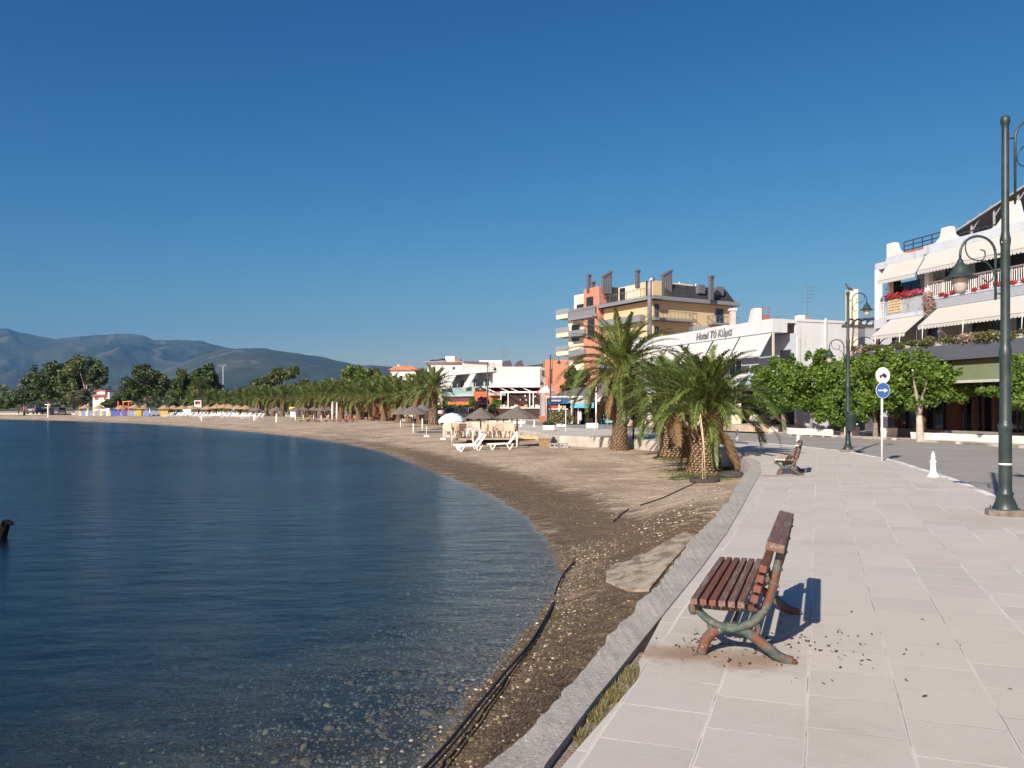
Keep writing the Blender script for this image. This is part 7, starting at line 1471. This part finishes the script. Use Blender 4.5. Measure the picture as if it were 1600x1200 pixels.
def person(label, loc, rz, J, shirt, trousers, hair, hairpts, sc=1.0, shoes=BLK):
    t = thing('person', label, 'person', loc, rz, None, sc)
    E = [('hip', 'waist'), ('waist', 'chest'), ('chest', 'neck'), ('neck', 'head'), ('head', 'crown')]
    for s in 'lr': E += [('hip', s + 'hip'), (s + 'hip', s + 'knee'), (s + 'knee', s + 'ank'), (s + 'ank', s + 'toe'), ('chest', s + 'sh'), (s + 'sh', s + 'elb'), (s + 'elb', s + 'wr')]
    JB = dict(J)
    for s in 'lr': a, b = Vector(J[s + 'elb'][:3]), Vector(J[s + 'wr'][:3]); hand(JB, E, s + 'wr', b - a, (0, 1, 0) if abs((b - a).normalized().y) < .8 else (1, 0, 0))
    skin('body', JB, E, SKINM, t, 2)
    g_ = 1.12
    keys = ['waist', 'chest', 'lsh', 'rsh', 'lelb', 'relb', 'lwr', 'rwr', 'hip']; JS = {k: (*J[k][:3], J[k][3] * g_ + .012) for k in keys}
    for s in 'lr': w_ = Vector(J[s + 'wr'][:3]); e_ = Vector(J[s + 'elb'][:3]); q = w_ + (e_ - w_) * .2; JS[s + 'wr'] = (*q, J[s + 'wr'][3] + .014)
    skin('shirt', JS, [('waist', 'chest'), ('waist', 'hip'), ('chest', 'lsh'), ('chest', 'rsh'), ('lsh', 'lelb'), ('rsh', 'relb'), ('lelb', 'lwr'), ('relb', 'rwr')], shirt, t, 2)
    keys = ['hip', 'lhip', 'rhip', 'lknee', 'rknee', 'lank', 'rank']; JT = {k: (*J[k][:3], J[k][3] * 1.08 + .014) for k in keys}
    skin('trousers', JT, [('hip', 'lhip'), ('hip', 'rhip'), ('lhip', 'lknee'), ('rhip', 'rknee'), ('lknee', 'lank'), ('rknee', 'rank')], trousers, t, 2)
    m = MB(); h_ = Vector(J['head'][:3]); c_ = Vector(J['crown'][:3])
    for p_, r in hairpts: m.ball(tuple(h_ + Vector(p_)), r, 10)
    m.build('hair', hair, t); fwd = Vector(J['face'])
    m = MB(); m.ball(tuple(h_ + fwd * .105 + Vector((0, 0, .0))), .018, 6); m.build('nose', SKINM, t)
    for s in (-1, 1): sd_ = fwd.cross(Vector((0, 0, 1))).normalized() * s; MB().ball(tuple(h_ + fwd * .088 + sd_ * .033 + Vector((0, 0, .022))), .010, 6).build('eye', BLK, t); MB().ball(tuple(h_ + sd_ * .09), .022, 6, sc=(.8, .5, 1.2)).build('ear', SKINM, t)
    for s in 'lr': a = Vector(J[s + 'ank'][:3]); b = Vector(J[s + 'toe'][:3]); MB().tube([tuple(a - (b - a) * .3 + Vector((0, 0, -.05))), tuple(b)], [.05, .042], 8, sx=.9).build('shoe', shoes, t)
    return t
def fixJ(J): f = J.pop('face'); return J, f
J = dict(hip=(0, 0, .92, .125), waist=(0, 0, 1.08, .105), chest=(.01, 0, 1.30, .12), neck=(.02, 0, 1.47, .05), head=(.05, 0, 1.60, .088), crown=(.045, 0, 1.68, .07), lhip=(0, .09, .88, .10), rhip=(0, -.09, .88, .10), lknee=(.03, .10, .48, .062), rknee=(.05, -.09, .48, .062), lank=(-.03, .10, .09, .04), rank=(.03, -.09, .09, .04), ltoe=(.14, .10, .03, .032), rtoe=(.2, -.09, .03, .032),
         lsh=(0, .17, 1.36, .055), rsh=(0, -.17, 1.36, .055), lelb=(-.02, .23, 1.10, .038), relb=(.0, -.22, 1.10, .038), lwr=(.10, .22, .92, .026), rwr=(.20, -.18, 1.02, .026))
class JD(dict): pass
def mkperson(label, loc, rz, J, face, *a, **k):
    J = dict(J)
    class D2(dict):
        def __getitem__(s, q): return face if q == 'face' else dict.__getitem__(s, q)
    return person(label, loc, rz, D2(J), *a, **k)
x, y = G(1024.5, 676); mkperson('woman in black clothes with long light brown hair, standing beside the menu board', (x, y, 0), .2, J, (1, 0, 0), M('black_cloth', (.014, .014, .018), .9), M('black_trousers', (.012, .013, .018), .9), M('hair_brown', (.30, .18, .09), .7, .3, 20), [((-.02, 0, .03), .10), ((-.07, 0, -.05), .085), ((-.10, 0, -.15), .07), ((-.11, 0, -.25), .055)], sc=1.02)
J = dict(hip=(0, 0, .86, .13), waist=(.12, 0, .98, .12), chest=(.34, 0, 1.0, .135), neck=(.48, 0, .98, .055), head=(.60, 0, .94, .09), crown=(.68, 0, .93, .07), lhip=(0, .10, .82, .10), rhip=(0, -.10, .82, .10), lknee=(.07, .12, .46, .065), rknee=(.10, -.10, .46, .065), lank=(-.04, .12, .09, .042), rank=(.0, -.10, .09, .042), ltoe=(.14, .12, .03, .033), rtoe=(.18, -.1, .03, .033),
         lsh=(.36, .18, .98, .06), rsh=(.36, -.18, .98, .06), lelb=(.42, .22, .72, .042), relb=(.44, -.20, .72, .042), lwr=(.46, .14, .50, .03), rwr=(.50, -.12, .50, .03))
x, y = W(742, 49.3), 49.3; mkperson('man in white shirt and pale shorts bending over by the chairs', (x, y, gz(x, y)), R(150), J, (.6, 0, -.8), M('white_cloth', (.72, .70, .70), .9), M('pale_trousers', (.52, .50, .42), .9), M('hair_grey', (.30, .28, .26), .8), [((.04, 0, .05), .085)])
# dog wading at the left edge
DX, DY = W(9, 16.6), 16.6
J = dict(b0=(-.25, 0, .02, .13), b1=(-.08, 0, .04, .13), b2=(.06, 0, .05, .12), tail=(-.5, 0, .0, .10), rump=(-.42, 0, .02, .12), n1=(.12, 0, .14, .098), n2=(.155, 0, .22, .082), h=(.19, 0, .275, .074), h2=(.225, 0, .285, .054), m1=(.27, 0, .262, .033), m2=(.315, 0, .252, .025),
         fl=(.06, .08, -.12, .05), fl2=(.06, .08, -.33, .035), fl3=(.10, .08, -.52, .03), fr=(.06, -.08, -.12, .05), fr2=(.08, -.08, -.33, .035), fr3=(.12, -.08, -.52, .03), hl=(-.42, .08, -.12, .06), hl2=(-.36, .09, -.30, .045), hl3=(-.46, .09, -.42, .03), hl4=(-.43, .09, -.55, .028), hr=(-.42, -.08, -.12, .06), hr2=(-.34, -.09, -.30, .045), hr3=(-.44, -.09, -.42, .03), hr4=(-.41, -.09, -.55, .028))
t = thing('dog', 'black dog wading in the water at the left edge, head turned right', 'dog', (DX - .20, DY, -1.03), R(-4), None, 1.22)
FUR = M('dog_black', (.006, .0055, .005), .8, .3, 20, .6, 60, spec=.1)
skin('body', J, [('b1', 'b0'), ('b1', 'b2'), ('b0', 'rump'), ('rump', 'tail'), ('b2', 'n1'), ('n1', 'n2'), ('n2', 'h'), ('h', 'h2'), ('h2', 'm1'), ('m1', 'm2'), ('b2', 'fl'), ('fl', 'fl2'), ('fl2', 'fl3'), ('b2', 'fr'), ('fr', 'fr2'), ('fr2', 'fr3'), ('rump', 'hl'), ('hl', 'hl2'), ('hl2', 'hl3'), ('hl3', 'hl4'), ('rump', 'hr'), ('hr', 'hr2'), ('hr2', 'hr3'), ('hr3', 'hr4')], FUR, t, 2)
for s in (-1, 1): MB().tube([(.185, s * .055, .32), (.175, s * .080, .28), (.18, s * .078, .225)], [.018, .028, .010], 8, sx=.4).build('ear', FUR, t); MB().ball((.262, s * .032, .29), .007, 6).build('eye', M('dog_eye', (.05, .03, .015), .2), t)
MB().ball((.340, 0, .262), .013, 6).build('nose', BLK, t)

# ============================================================ HAZE
hz = bpy.data.materials.new('haze_air'); hz.use_nodes = True; n = hz.node_tree.nodes; n.remove(n['Principled BSDF'])
pv = n.new('ShaderNodeVolumePrincipled'); pv.inputs['Color'].default_value = (.13, .36, .72, 1); pv.inputs['Density'].default_value = 6.5e-5; pv.inputs['Anisotropy'].default_value = .0
hz.node_tree.links.new(pv.outputs[0], n['Material Output'].inputs['Volume'])
tag(MB().box(-13000, 13000, -600, 12500, -9, 1250).build('haze', hz), kind='stuff')
